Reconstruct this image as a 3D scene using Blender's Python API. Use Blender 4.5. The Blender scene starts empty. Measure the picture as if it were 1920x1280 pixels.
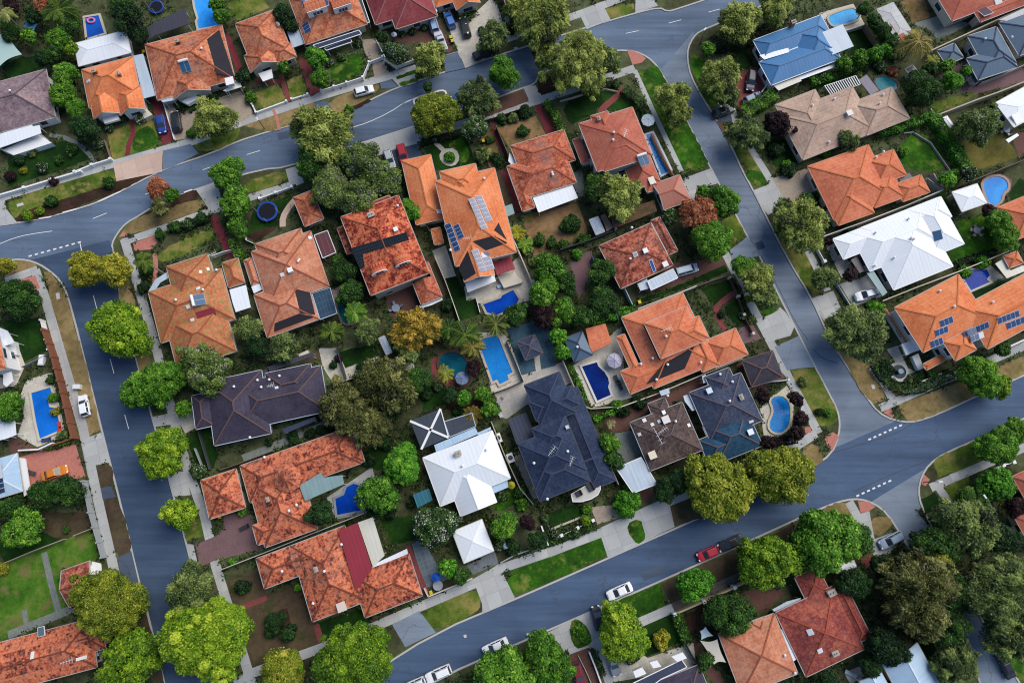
import bpy, math, random
import numpy as np
from mathutils import Vector, Matrix
random.seed(7)
RNG = np.random.default_rng(7)
SC = bpy.context.scene
COL = SC.collection
# ------------------------------------------------------------------ camera
F = 1320.0; TH = math.radians(12.0); HC = 132.0
cam = bpy.data.cameras.new('camera'); cam.sensor_width = 36; cam.lens = F/1920*36; cam.clip_end = 3000; cam.clip_start = 1
camo = bpy.data.objects.new('camera', cam); COL.objects.link(camo)
camo.location = (0, 0, HC); camo.rotation_euler = (TH, 0, 0); SC.camera = camo
CT, ST = math.cos(TH), math.sin(TH)
def ray(x, y):
    a, b, c = (x-960)/F, -(y-640)/F, -1.0
    return Vector((a, b*CT-c*ST, b*ST+c*CT))
def P(x, y, z=0.0):                       # where the sight line of a place in the photo meets height z
    d = ray(x, y); t = (z-HC)/d.z
    return Vector((d.x*t, d.y*t, z))
def to_px(p):
    x, y, z = p[0], p[1], p[2]-HC
    yc = y*CT+z*ST; zc = -y*ST+z*CT
    return (960+F*x/-zc, 640-F*yc/-zc)
# ------------------------------------------------------------------ materials
def lin(h):
    h = h.lstrip('#'); r = []
    for i in (0, 2, 4):
        c = int(h[i:i+2], 16)/255; r.append(c/12.92 if c <= .04045 else ((c+.055)/1.055)**2.4)
    return tuple(r)+(1,)
def C4(c): return lin(c) if isinstance(c, str) else tuple(c)+((1,) if len(c) == 3 else ())
class NT:
    def __init__(s, name):
        s.m = bpy.data.materials.new(name); s.m.use_nodes = True; s.t = s.m.node_tree; s.t.nodes.clear()
        s.out = s.n('ShaderNodeOutputMaterial')
    def n(s, t, **k):
        o = s.t.nodes.new(t)
        for a, v in k.items(): setattr(o, a, v)
        return o
    def l(s, a, b): s.t.links.new(a, b)
    def set(s, sock, v):
        if hasattr(v, 'is_linked'): s.l(v, sock)
        else: sock.default_value = v
    def coords(s, which, scale=(1, 1, 1), rot=0.0, off=True):
        tc = s.n('ShaderNodeTexCoord'); mp = s.n('ShaderNodeMapping')
        s.l(tc.outputs[which], mp.inputs[0]); mp.inputs['Scale'].default_value = scale; mp.inputs['Rotation'].default_value = (0, 0, rot)
        if off:
            oi = s.n('ShaderNodeObjectInfo'); mu = s.n('ShaderNodeMath', operation='MULTIPLY'); mu.inputs[1].default_value = 83
            s.l(oi.outputs['Random'], mu.inputs[0]); cx = s.n('ShaderNodeCombineXYZ'); s.l(mu.outputs[0], cx.inputs[0]); s.l(mu.outputs[0], cx.inputs[1]); s.l(cx.outputs[0], mp.inputs['Location'])
        return mp.outputs[0]
    def noise(s, v, sc, det=4, rough=.6, dist=0.0):
        o = s.n('ShaderNodeTexNoise'); s.l(v, o.inputs['Vector']); o.inputs['Scale'].default_value = sc; o.inputs['Detail'].default_value = det
        o.inputs['Roughness'].default_value = rough; o.inputs['Distortion'].default_value = dist
        return o.outputs['Fac']
    def math(s, op, a, b=0.0, c=None, clamp=False):
        o = s.n('ShaderNodeMath', operation=op, use_clamp=clamp); s.set(o.inputs[0], a); s.set(o.inputs[1], b)
        if c is not None: s.set(o.inputs[2], c)
        return o.outputs[0]
    def ramp(s, f, stops, interp='LINEAR'):
        o = s.n('ShaderNodeValToRGB'); o.color_ramp.interpolation = interp; e = o.color_ramp.elements
        while len(e) < len(stops): e.new(.5)
        for el, (p, c) in zip(e, stops): el.position = p; el.color = C4(c)
        s.l(f, o.inputs[0]); return o.outputs[0]
    def mix(s, f, a, b, mode='MIX'):
        o = s.n('ShaderNodeMix', data_type='RGBA', blend_type=mode); s.set(o.inputs[0], f)
        s.set(o.inputs[6], C4(a) if isinstance(a, (str, tuple)) else a); s.set(o.inputs[7], C4(b) if isinstance(b, (str, tuple)) else b)
        return o.outputs[2]
    def bsdf(s, col, rough=.8, spec=.3, metal=0.0, bump=None, bstr=.3, bdist=.05, **k):
        o = s.n('ShaderNodeBsdfPrincipled'); s.set(o.inputs['Base Color'], C4(col) if isinstance(col, (str, tuple)) else col)
        s.set(o.inputs['Roughness'], rough); o.inputs['Specular IOR Level'].default_value = spec; o.inputs['Metallic'].default_value = metal
        for a, v in k.items(): o.inputs[a].default_value = v
        if bump is not None:
            b = s.n('ShaderNodeBump'); b.inputs['Strength'].default_value = bstr; b.inputs['Distance'].default_value = bdist
            s.l(bump, b.inputs['Height']); s.l(b.outputs[0], o.inputs['Normal'])
        s.l(o.outputs[0], s.out.inputs[0]); return s.m
_M = {}
def memo(f):
    def g(*a, **k):
        key = (f.__name__, repr(a), repr(k))
        if key not in _M: _M[key] = f(*a, **k)
        return _M[key]
    return g
@memo
def m_tile(name, dark, mid, light, mott=.5, lichen=None, thr=.60):
    n = NT(name); uv = n.coords('UV')
    br = n.n('ShaderNodeTexBrick'); n.l(uv, br.inputs[0])
    for i, v in ((1, (0, 0, 0, 1)), (2, (1, 1, 1, 1)), (3, (.35, .35, .35, 1))): br.inputs[i].default_value = v
    br.inputs['Scale'].default_value = 1; br.inputs['Mortar Size'].default_value = .03; br.inputs['Brick Width'].default_value = .42; br.inputs['Row Height'].default_value = .36
    b2 = n.n('ShaderNodeTexBrick'); n.l(uv, b2.inputs[0]); b2.inputs[1].default_value = (0, 0, 0, 1); b2.inputs[2].default_value = (1, 1, 1, 1); b2.inputs[3].default_value = (.5, .5, .5, 1)
    b2.inputs['Scale'].default_value = 1; b2.inputs['Mortar Size'].default_value = .0; b2.inputs['Brick Width'].default_value = 1.25; b2.inputs['Row Height'].default_value = .72
    big = n.noise(uv, .16, 5, .62); med = n.noise(n.coords('UV', (1.25, .8, 1)), 1.15, 4, .72, .5); fine = n.noise(uv, 2.7, 3, .75)
    f = n.math('MULTIPLY_ADD', n.math('SUBTRACT', big, .5), 1.25-.9*mott, .5)
    f = n.math('MULTIPLY_ADD', n.math('SUBTRACT', med, .5), .7+2.2*mott, f)
    f = n.math('MULTIPLY_ADD', n.math('SUBTRACT', br.outputs[0], .5), .12+mott*.8, f)
    f = n.math('MULTIPLY_ADD', n.math('SUBTRACT', b2.outputs[0], .5), mott*1.0, f)
    f = n.math('MULTIPLY_ADD', n.math('SUBTRACT', fine, .5), .35+mott*1.5, f, clamp=True)
    c = n.ramp(f, [(.08, dark), (.42, mid), (.75, light), (1, light)])
    if lichen:
        lf = n.noise(uv, 1.5, 5, .75); gp = n.noise(uv, .23, 5, .7, .3)
        c = n.mix(n.math('MULTIPLY', n.math('MULTIPLY', n.math('SUBTRACT', gp, .50), 4.5, clamp=True), .55, clamp=True), c, lichen)
        c = n.mix(n.math('MULTIPLY', n.math('GREATER_THAN', lf, thr), .6), c, lichen)
    wv = n.n('ShaderNodeTexWave', wave_type='BANDS', bands_direction='Y', wave_profile='SAW'); n.l(uv, wv.inputs[0]); wv.inputs['Scale'].default_value = 1/.36/20*3.1416*2/2
    c = n.mix(.30, c, n.ramp(wv.outputs[0], [(0, (.62, .62, .62)), (.5, (1, 1, 1))]), 'MULTIPLY')
    return n.bsdf(c, .82, .2, bump=n.math('ADD', wv.outputs[0], br.outputs[0]), bstr=.35, bdist=.04)
@memo
def m_metal(name, col, dirt='#6b6f72', amt=.25, rough=.45):
    n = NT(name); uv = n.coords('UV')
    f = n.noise(uv, .22, 6, .65); st = n.noise(n.coords('UV', (2.2, .10, 1)), 1.0, 3, .6)
    c = n.mix(n.math('MULTIPLY', n.math('SUBTRACT', n.math('ADD', f, st), .85, clamp=True), amt*2.2), col, dirt)
    w = n.n('ShaderNodeTexWave', wave_type='BANDS', bands_direction='X'); n.l(uv, w.inputs[0]); w.inputs['Scale'].default_value = .42
    c = n.mix(.05, c, n.ramp(w.outputs[0], [(0, (.45, .45, .45)), (.25, (1, 1, 1))]), 'MULTIPLY')
    return n.bsdf(c, rough, .4, bump=w.outputs[0], bstr=.25, bdist=.03)
@memo
def m_plain(name, col, rough=.6, spec=.3, var=.18, sc=2.0, metal=0.0):
    n = NT(name); v = n.coords('Object')
    f = n.noise(v, sc, 5, .65)
    c = n.mix(n.math('MULTIPLY', f, var*2), col, tuple(x*.5 for x in C4(col)[:3]))
    return n.bsdf(c, rough, spec, metal)
@memo
def m_ground(name, a, b, c, big=.09, fine=1.3, spots=None, rot=0.0, stretch=1.0, k=.8, grain=.9):
    n = NT(name); v = n.coords('Object', off=True); vs = n.coords('Object', (1, stretch, 1), rot)
    f1 = n.noise(v, big, 5, .62, .3); f2 = n.noise(vs, fine, 5, .72); f3 = n.noise(v, 4.5, 3, .8)
    f = n.math('MULTIPLY_ADD', n.math('SUBTRACT', f1, .5), 1.7, .5)
    f = n.math('MULTIPLY_ADD', n.math('SUBTRACT', f2, .5), k, f)
    f = n.math('MULTIPLY_ADD', n.math('SUBTRACT', f3, .5), grain*.6, f, clamp=True)
    col = n.ramp(f, [(.12, a), (.5, b), (.9, c)])
    if spots: col = n.mix(n.math('MULTIPLY', n.math('SUBTRACT', n.noise(v, .33, 5, .7), .53, clamp=True), 7, clamp=True), col, spots)
    return n.bsdf(col, .92, .15, bump=f3, bstr=.3, bdist=.05)
@memo
def m_asphalt(name, col, light, rot):
    n = NT(name); v = n.coords('Object', off=False); vs = n.coords('Object', (.05, .85, 1), rot, off=False); vl = n.coords('Object', (.02, .22, 1), rot, off=False)
    f = n.math('MULTIPLY_ADD', n.noise(vs, 1.0, 5, .65), .75, n.math('MULTIPLY', n.noise(v, .06, 5, .6), .55))
    f = n.math('MULTIPLY_ADD', n.math('SUBTRACT', n.noise(vl, 1.0, 3, .5), .5), .9, f)
    f = n.math('MULTIPLY_ADD', n.math('SUBTRACT', n.noise(v, 3.5, 4, .8), .5), .35, f, clamp=True)
    c = n.ramp(f, [(.28, col), (.85, light)])
    c = n.mix(n.math('MULTIPLY', n.math('SUBTRACT', n.noise(v, .05, 4, .6, .5), .5, clamp=True), 2.2, clamp=True), c, tuple(x*.78 for x in C4(col)[:3]))
    vo = n.n('ShaderNodeTexVoronoi', feature='DISTANCE_TO_EDGE'); dv = n.n('ShaderNodeVectorMath', operation='ADD'); nz = n.n('ShaderNodeTexNoise'); n.l(v, nz.inputs[0]); nz.inputs['Scale'].default_value = .35; nz.inputs['Detail'].default_value = 5
    sc = n.n('ShaderNodeVectorMath', operation='SCALE'); n.l(nz.outputs['Color'], sc.inputs[0]); sc.inputs['Scale'].default_value = 5; n.l(v, dv.inputs[0]); n.l(sc.outputs[0], dv.inputs[1]); n.l(dv.outputs[0], vo.inputs['Vector']); vo.inputs['Scale'].default_value = .085
    ck = n.math('MULTIPLY', n.math('LESS_THAN', vo.outputs[0], .006), n.math('MULTIPLY', n.math('SUBTRACT', n.noise(v, .07, 2, .5), .42, clamp=True), 6, clamp=True))
    c = n.mix(n.math('MULTIPLY', ck, .38), c, (.03, .033, .04))
    st = n.math('MULTIPLY', n.math('SUBTRACT', n.noise(v, .55, 5, .75), .60, clamp=True), 4.0, clamp=True); c = n.mix(n.math('MULTIPLY', st, .5), c, tuple(x*.6 for x in C4(col)[:3]))
    return n.bsdf(c, .78, .25, bump=n.noise(v, 12, 2, .7), bstr=.15, bdist=.02)
@memo
def m_pave(name, a, b, w=.9, h=.9, mort=.03, joint='#77787a', rot=-.33, off=0.0, jk=.6):
    n = NT(name); v = n.coords('Object', (1, 1, 1), rot, off=False)
    br = n.n('ShaderNodeTexBrick', offset=off); n.l(v, br.inputs[0]); br.inputs[1].default_value = (0, 0, 0, 1); br.inputs[2].default_value = (1, 1, 1, 1); br.inputs[3].default_value = (.5, .5, .5, 1)
    br.inputs['Scale'].default_value = 1; br.inputs['Brick Width'].default_value = w; br.inputs['Row Height'].default_value = h; br.inputs['Mortar Size'].default_value = mort
    f = n.math('MULTIPLY_ADD', br.outputs[0], .35, n.math('MULTIPLY', n.noise(v, .3, 6, .7), .65))
    f = n.math('MULTIPLY_ADD', n.math('SUBTRACT', n.noise(v, 3, 4, .8), .5), .45, f, clamp=True)
    c = n.ramp(f, [(.2, a), (.8, b)])
    c = n.mix(n.math('MULTIPLY', br.outputs['Fac'], jk), c, joint)
    return n.bsdf(c, .85, .2)
@memo
def m_leaf(name, a, b, c, d, flower=None, trans=.3):
    n = NT(name); at = n.n('ShaderNodeAttribute', attribute_name='tint')
    oi = n.n('ShaderNodeObjectInfo')
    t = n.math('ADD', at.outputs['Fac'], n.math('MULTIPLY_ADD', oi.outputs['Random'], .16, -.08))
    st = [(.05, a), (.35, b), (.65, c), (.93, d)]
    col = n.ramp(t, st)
    if flower:
        col = n.mix(n.math('GREATER_THAN', at.outputs['Fac'], 1.5), col, flower)
    df = n.n('ShaderNodeBsdfPrincipled'); n.l(col, df.inputs['Base Color']); df.inputs['Roughness'].default_value = .55; df.inputs['Specular IOR Level'].default_value = .25
    tr = n.n('ShaderNodeBsdfTranslucent'); n.l(col, tr.inputs[0]); mx = n.n('ShaderNodeMixShader'); mx.inputs[0].default_value = trans
    n.l(df.outputs[0], mx.inputs[1]); n.l(tr.outputs[0], mx.inputs[2]); n.l(mx.outputs[0], n.out.inputs[0])
    return n.m
@memo
def m_water(name, a, b, rough=.12):
    n = NT(name); v = n.coords('Object'); f = n.noise(v, .14, 3, .5, .6); r = n.noise(v, 2.2, 4, .7, 1.2)
    c = n.ramp(n.math('MULTIPLY_ADD', n.math('SUBTRACT', r, .5), .5, f), [(.36, a), (.62, b)])
    return n.bsdf(c, rough, .09, bump=r, bstr=.22, bdist=.05)
@memo
def m_cells(name, cell, line, cu, cv):
    n = NT(name); uv = n.coords('UV', off=False)
    br = n.n('ShaderNodeTexBrick', offset=0.0); n.l(uv, br.inputs[0]); br.inputs[1].default_value = C4(cell); br.inputs[2].default_value = tuple(min(1, x*1.25) for x in C4(cell)[:3])+(1,); br.inputs[3].default_value = C4(line)
    br.inputs['Scale'].default_value = 1; br.inputs['Brick Width'].default_value = cu; br.inputs['Row Height'].default_value = cv; br.inputs['Mortar Size'].default_value = .012
    return n.bsdf(br.outputs[0], .85 if 'mat' in name else .38, .12 if 'mat' in name else .3)
@memo
def m_paint():
    n = NT('car_paint'); oi = n.n('ShaderNodeObjectInfo'); v = n.coords('Object')
    c = n.mix(n.math('MULTIPLY', n.noise(v, 1.5, 4, .6), .25), oi.outputs['Color'], (.12, .12, .12))
    return n.bsdf(c, .32, .3, **{'Coat Weight': .15, 'Coat Roughness': .1})
WHITE = lambda: m_plain('white_paint', (.74, .75, .76), .5, .3, .1)
CREAM = lambda: m_plain('cream_render', (.58, .53, .44), .8, .2, .12)
GLASS = lambda: m_plain('window_glass', (.03, .045, .06), .08, .6, .1)
DARKM = lambda: m_plain('dark_metal', (.045, .045, .05), .5, .4, .1)
CONC = lambda: m_pave('concrete', (.30, .31, .31), (.43, .44, .43), 2.6, 2.6, .035, (.2, .21, .21))
# ------------------------------------------------------------------ mesh builder
class MB:
    def __init__(s): s.v = []; s.f = []; s.uv = []; s.mi = []
    def poly(s, pts, uv=None, mi=0):
        b = len(s.v); s.v += [tuple(p) for p in pts]; s.f.append(list(range(b, b+len(pts)))); s.uv.append(uv or [(0, 0)]*len(pts)); s.mi.append(mi); return s
    def obox(s, c, ax, ay, az, mi=0):       # c centre, ax/ay/az half vectors
        c, ax, ay, az = Vector(c), Vector(ax), Vector(ay), Vector(az)
        q = [c+ax*i+ay*j+az*k for k in (-1, 1) for j in (-1, 1) for i in (-1, 1)]
        L = (2*ax.length, 2*ay.length, 2*az.length)
        for f, (w, h) in (((0, 2, 3, 1), (1, 0)), ((4, 5, 7, 6), (0, 1)), ((0, 1, 5, 4), (0, 2)), ((2, 6, 7, 3), (2, 0)), ((0, 4, 6, 2), (2, 1)), ((1, 3, 7, 5), (1, 2))):
            s.poly([q[i] for i in f], [(0, 0), (L[w], 0), (L[w], L[h]), (0, L[h])], mi)
        return s
    def box(s, c, size, mi=0, rot=0.0):
        cx, sx = math.cos(rot), math.sin(rot)
        return s.obox(c, (cx*size[0]/2, sx*size[0]/2, 0), (-sx*size[1]/2, cx*size[1]/2, 0), (0, 0, size[2]/2), mi)
    def bar(s, a, b, w, h, mi=0):
        a, b = Vector(a), Vector(b); d = b-a
        if d.length < 1e-4: return s
        n = Vector((0, 0, 1)); side = d.cross(n)
        side = side.normalized() if side.length > 1e-5 else Vector((1, 0, 0)); up = side.cross(d).normalized()
        return s.obox((a+b)/2, d/2, side*w/2, up*h/2, mi)
    def tube(s, a, b, r0, r1=None, n=8, mi=0, cap=True):
        a, b = Vector(a), Vector(b); r1 = r0 if r1 is None else r1; d = (b-a).normalized()
        x = d.orthogonal().normalized(); y = d.cross(x); i0 = len(s.v)
        for c, r in ((a, r0), (b, r1)):
            for k in range(n):
                t = 2*math.pi*k/n; s.v.append(tuple(c+x*(r*math.cos(t))+y*(r*math.sin(t))))
        for k in range(n):
            s.f.append([i0+k, i0+(k+1) % n, i0+n+(k+1) % n, i0+n+k]); s.uv.append([(0, 0)]*4); s.mi.append(mi)
        if cap:
            s.f.append([i0+n+k for k in range(n)]); s.uv.append([(0, 0)]*n); s.mi.append(mi)
            s.f.append([i0+n-1-k for k in range(n)]); s.uv.append([(0, 0)]*n); s.mi.append(mi)
        return s
    def prism(s, pts, z0, z1, mi=0, bottom=False, smi=None):
        pts = [(p[0], p[1]) for p in pts]
        if sum(a[0]*b[1]-b[0]*a[1] for a, b in zip(pts, pts[1:]+pts[:1])) < 0: pts = pts[::-1]
        n = len(pts); s.poly([(p[0], p[1], z1) for p in pts], [(p[0], p[1]) for p in pts], mi)
        if bottom: s.poly([(p[0], p[1], z0) for p in pts[::-1]], None, mi)
        for i in range(n):
            a, b = pts[i], pts[(i+1) % n]; L = math.hypot(a[0]-b[0], a[1]-b[1])
            s.poly([(a[0], a[1], z0), (b[0], b[1], z0), (b[0], b[1], z1), (a[0], a[1], z1)], [(0, 0), (L, 0), (L, z1-z0), (0, z1-z0)], mi if smi is None else smi)
        return s
    def mesh(s, name, mats, off=(0, 0, 0), smooth=False):
        me = bpy.data.meshes.new(name)
        me.from_pydata([(v[0]-off[0], v[1]-off[1], v[2]-off[2]) for v in s.v], [], s.f)
        ul = me.uv_layers.new(name='UVMap'); fl = [c for f in s.uv for p in f for c in p]
        ul.data.foreach_set('uv', fl)
        for m in (mats if isinstance(mats, (list, tuple)) else [mats]): me.materials.append(m)
        me.polygons.foreach_set('material_index', s.mi)
        if smooth: me.polygons.foreach_set('use_smooth', [True]*len(me.polygons))
        me.update(); return me
    def build(s, name, mats, parent=None, off=None, smooth=False):
        if not s.f: return None
        o0 = off if off is not None else (ORG.get(parent.name, (0, 0, 0)) if parent else (0, 0, 0))
        ob = bpy.data.objects.new(name, s.mesh(name, mats, o0, smooth)); COL.objects.link(ob)
        if parent: ob.parent = parent; ORG[ob.name] = o0
        elif off is not None: ob.location = off; ORG[ob.name] = tuple(off)
        return ob
ORG = {}
def tag(o, label=None, cat=None, group=None, kind=None):
    if label: o['label'] = label
    if cat: o['category'] = cat
    if group: o['group'] = group
    if kind: o['kind'] = kind
    return o
def empty(name, loc):
    o = bpy.data.objects.new(name, None); COL.objects.link(o); o.location = loc; o.empty_display_size = .5; ORG[o.name] = tuple(loc); return o
# ------------------------------------------------------------------ automatic wording: where a thing stands
LAND = []      # (px, py, phrase)
PEND = []      # (obj, look, px, py)
def where(x, y, skip=None):
    best = sorted(((x-l[0])**2+(y-l[1])**2, l) for l in LAND if l[2] != skip)[0]
    dx, dy = x-best[1][0], y-best[1][1]; a = math.degrees(math.atan2(-dy, dx)) % 360
    d = ('right of', 'up-right of', 'above', 'up-left of', 'left of', 'down-left of', 'below', 'down-right of')[int((a+22.5)//45) % 8]
    return d, best[1][2], math.sqrt(best[0])
def pend(o, look, x, y, cat, group=None, kind=None):
    tag(o, None, cat, group, kind); PEND.append((o, look, x, y)); return o
def finish_labels():
    g = {}; cnt = {}
    for q in PEND: cnt[q[1]] = cnt.get(q[1], 0)+1
    for o, look, x, y in PEND:
        if cnt[look] == 1 and len(look.split()) >= 6: o['label'] = look; continue
        d, w, r = where(x, y); g.setdefault(f'{look} {d} the {w}', []).append((r, o.name, o))
    ordn = ['nearest', 'second nearest', 'third nearest', 'fourth nearest', 'fifth nearest', 'sixth nearest', 'seventh nearest', 'eighth nearest', 'ninth nearest', 'tenth nearest']
    for lab, L in g.items():
        L.sort(key=lambda q: q[:2])
        for i, (r, _, o) in enumerate(L):
            o['label'] = lab if len(L) == 1 else lab+', '+(ordn[i] if i < 10 else 'farther still')
# ------------------------------------------------------------------ 2-D clipping
def clip(poly, g):                         # keep g(p) >= 0 ; g linear
    out = []; n = len(poly)
    for i in range(n):
        a, b = poly[i], poly[(i+1) % n]; ga, gb = g(a), g(b)
        if ga >= 0: out.append(a)
        if (ga >= 0) != (gb >= 0):
            t = ga/(ga-gb); out.append((a[0]+(b[0]-a[0])*t, a[1]+(b[1]-a[1])*t))
    return out
def area(p): return abs(sum(a[0]*b[1]-b[0]*a[1] for a, b in zip(p, p[1:]+p[:1])))/2
def subtract(poly, gs):
    out = []; cur = poly
    for g in gs:
        o = clip(cur, lambda p: -g(p))
        if len(o) > 2 and area(o) > .002: out.append(o)
        cur = clip(cur, g)
        if len(cur) < 3 or area(cur) < .002: return out if cur is not None else out
    return out
def seg_subtract(segs, gs):                # drop the parts of segments where every g > 0
    res = []
    for a, b in segs:
        t0, t1 = 0.0, 1.0
        for g in gs:
            ga, gb = g(a), g(b)
            if ga <= 0 and gb <= 0: t0, t1 = 1, 0; break
            if ga < 0 < gb: t0 = max(t0, ga/(ga-gb))
            elif gb < 0 < ga: t1 = min(t1, ga/(ga-gb))
        L = lambda t: (a[0]+(b[0]-a[0])*t, a[1]+(b[1]-a[1])*t)
        if t0 >= t1: res.append((a, b)); continue
        if t0 > 1e-3: res.append((a, L(t0)))
        if t1 < 1-1e-3: res.append((L(t1), b))
    return [(a, b) for a, b in res if math.hypot(a[0]-b[0], a[1]-b[1]) > .05]
# ------------------------------------------------------------------ houses
HOUSE_FOOT = []    # world polygons taken by buildings
SIDES = ('u-', 'u+', 'v-', 'v+')
class House:
    def __init__(s, name, label, short, dirpx, z=3.0, cat='house', wallmat=None, gutter=None, group='houses of the suburb'):
        s.z = z; a, b = P(*dirpx[:2], z), P(*dirpx[2:], z); d = (b-a); d.z = 0; s.du = d.normalized(); s.dv = Vector((-s.du.y, s.du.x, 0))
        s.o = a; s.rects = []; s.faces = []; s.wall = wallmat or CREAM(); s.gut = gutter or m_plain('gutter_pale', (.40, .38, .36), .5, .3); s.name = name; s.label = label; s.short = short
        s.root = None; s.cat = cat; s.group = group
    def loc(s, x, y, z):
        p = P(x, y, z)-s.o; return p.dot(s.du), p.dot(s.dv)
    def W(s, u, v, z=0.0):
        q = s.o+s.du*u+s.dv*v; return Vector((q.x, q.y, z))
    def rect(s, x0, y0, x1, y1, z=None, t=.42, g='', mat=None, ridge=None, wall=True):
        z = s.z if z is None else z; a, b = s.loc(x0, y0, z), s.loc(x1, y1, z)
        s.rects.append(dict(u0=min(a[0], b[0]), u1=max(a[0], b[0]), v0=min(a[1], b[1]), v1=max(a[1], b[1]), z=z+.006*len(s.rects), t=t, g=g.split(), mat=mat or s.mat, ridge=ridge or s.ridge, wall=wall))
        return s
    def planes(s, r):
        z, t = r['z'], r['t']
        return {'u-': lambda p: z+t*(p[0]-r['u0']), 'u+': lambda p: z+t*(r['u1']-p[0]), 'v-': lambda p: z+t*(p[1]-r['v0']), 'v+': lambda p: z+t*(r['v1']-p[1])}
    def dist(s, r, k=0.0):
        return [lambda p: p[0]-r['u0']-k, lambda p: r['u1']-k-p[0], lambda p: p[1]-r['v0']-k, lambda p: r['v1']-k-p[1]]
    def higher(s, j, h, i, strict=True):    # constraints describing where rect j's roof lies above plane h
        r = s.rects[j]; e = 1e-4 if j > i else -1e-4
        pl = s.planes(r)
        return [(lambda p, f=pl[k]: f(p)-h(p)-e) for k in SIDES if k not in r['g']]+[(lambda p, f=f: f(p)) for f in s.dist(r)]
    def build(s):
        cu = [(r['u0']+r['u1'])/2 for r in s.rects]; cv = [(r['v0']+r['v1'])/2 for r in s.rects]
        c = s.W(sum(cu)/len(cu), sum(cv)/len(cv), 0.1)
        s.root = tag(empty(s.name, c), s.label, s.cat, s.group)
        px = to_px((c.x, c.y, s.z)); LAND.append((px[0], px[1], s.short)); s.px = px
        roofs = {}; ridges = {}; wall = MB(); gut = MB(); wsegs = []
        for i, r in enumerate(s.rects):
            box = [(r['u0'], r['v0']), (r['u1'], r['v0']), (r['u1'], r['v1']), (r['u0'], r['v1'])]
            HOUSE_FOOT.append([tuple(s.W(*p)[:2]) for p in box])
            pl = s.planes(r); act = [k for k in SIDES if k not in r['g']]
            base = {}
            for k in act:
                f = box
                for o in act:
                    if o != k: f = clip(f, lambda p, a=pl[o], b=pl[k]: a(p)-b(p))
                if len(f) < 3: continue
                base[k] = f; parts = [f]
                for j in range(len(s.rects)):
                    if j != i: parts = [q for f2 in parts for q in subtract(f2, s.higher(j, pl[k], i))]
                sl = math.sqrt(1+r['t']**2); mb = roofs.setdefault(r['mat'].name, (MB(), r['mat']))[0]
                for q in parts:
                    if area(q) < .02: continue
                    if sum(a[0]*b[1]-b[0]*a[1] for a, b in zip(q, q[1:]+q[:1])) < 0: q = q[::-1]
                    pts = [s.W(p[0], p[1], pl[k](p)) for p in q]
                    uv = [((p[0] if k[0] == 'v' else p[1]), (pl[k](p)-r['z'])/r['t']*sl) for p in q]
                    mb.poly(pts, uv)
                    dn = {'u-': s.du, 'u+': -s.du, 'v-': s.dv, 'v+': -s.dv}[k]
                    up = (Vector((dn.x, dn.y, 0))+Vector((0, 0, r['t']))).normalized(); al = (s.dv if k[0] == 'u' else s.du)
                    nrm = al.cross(up); nrm = nrm if nrm.z > 0 else -nrm
                    s.faces.append((pts, nrm.normalized(), al.copy(), up))
            # hips and ridges
            for ia, k in enumerate(act):
                for o in act[ia+1:]:
                    if k not in base: continue
                    f = base[k]; e = [(a, b) for a, b in zip(f, f[1:]+f[:1]) if abs(pl[k](a)-pl[o](a)) < 1e-4 and abs(pl[k](b)-pl[o](b)) < 1e-4]
                    for j in range(len(s.rects)):
                        if j != i: e = seg_subtract(e, s.higher(j, pl[k], i))
                    mb = ridges.setdefault(r['ridge'].name, (MB(), r['ridge']))[0]
                    for a, b in e:
                        me_ = r['ridge'].name.startswith('metal'); mb.bar(s.W(*a, pl[k](a)+(.0 if me_ else .03)), s.W(*b, pl[k](b)+(.0 if me_ else .03)), .16 if me_ else .24, .06 if me_ else .10)
            # eaves
            for k in SIDES:
                a, b = {'u-': (box[3], box[0]), 'u+': (box[1], box[2]), 'v-': (box[0], box[1]), 'v+': (box[2], box[3])}[k]
                on = {'u-': (-1, 0), 'u+': (1, 0), 'v-': (0, -1), 'v+': (0, 1)}[k]
                if k in act:
                    sg = [(a, b)]
                    for j in range(len(s.rects)):
                        if j != i: sg = seg_subtract(sg, s.higher(j, lambda p: r['z'], i))
                    for a2, b2 in sg:
                        off = lambda p: (p[0]+on[0]*.055, p[1]+on[1]*.055)
                        gut.bar(s.W(*off(a2), r['z']-.07), s.W(*off(b2), r['z']-.07), .11, .15)
                else:
                    m = ((a[0]+b[0])/2, (a[1]+b[1])/2); h = max(0, r['t']*math.hypot(a[0]-b[0], a[1]-b[1])/2)
                    for q in (a, b):
                        gut.bar(s.W(*q, r['z']-.04), s.W(*m, r['z']+h-.04), .12, .22)
            if not r['wall']: continue
            # walls
            ins = .58; u0, u1, v0, v1 = r['u0']+ins, r['u1']-ins, r['v0']+ins, r['v1']-ins
            if u1-u0 < .6 or v1-v0 < .6: continue
            q = [(u0, v0), (u1, v0), (u1, v1), (u0, v1)]
            for k, (a, b) in zip(('v-', 'u+', 'v+', 'u-'), zip(q, q[1:]+q[:1])):
                sg = [(a, b)]
                for j, r2 in enumerate(s.rects):
                    if j == i or r2['z'] < r['z']-.2 or not r2['wall']: continue
                    kk = ins-.004 if j < i else ins+.004
                    sg = seg_subtract(sg, [(lambda p, f=f: f(p)) for f in s.dist(r2, kk)])
                for a2, b2 in sg:
                    L = math.hypot(a2[0]-b2[0], a2[1]-b2[1])
                    wall.poly([s.W(*a2, 0), s.W(*b2, 0), s.W(*b2, r['z']-.02), s.W(*a2, r['z']-.02)], [(0, 0), (L, 0), (L, r['z']), (0, r['z'])])
                    wsegs.append((s.W(*a2, 0), s.W(*b2, 0), L, r['z']))
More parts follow.
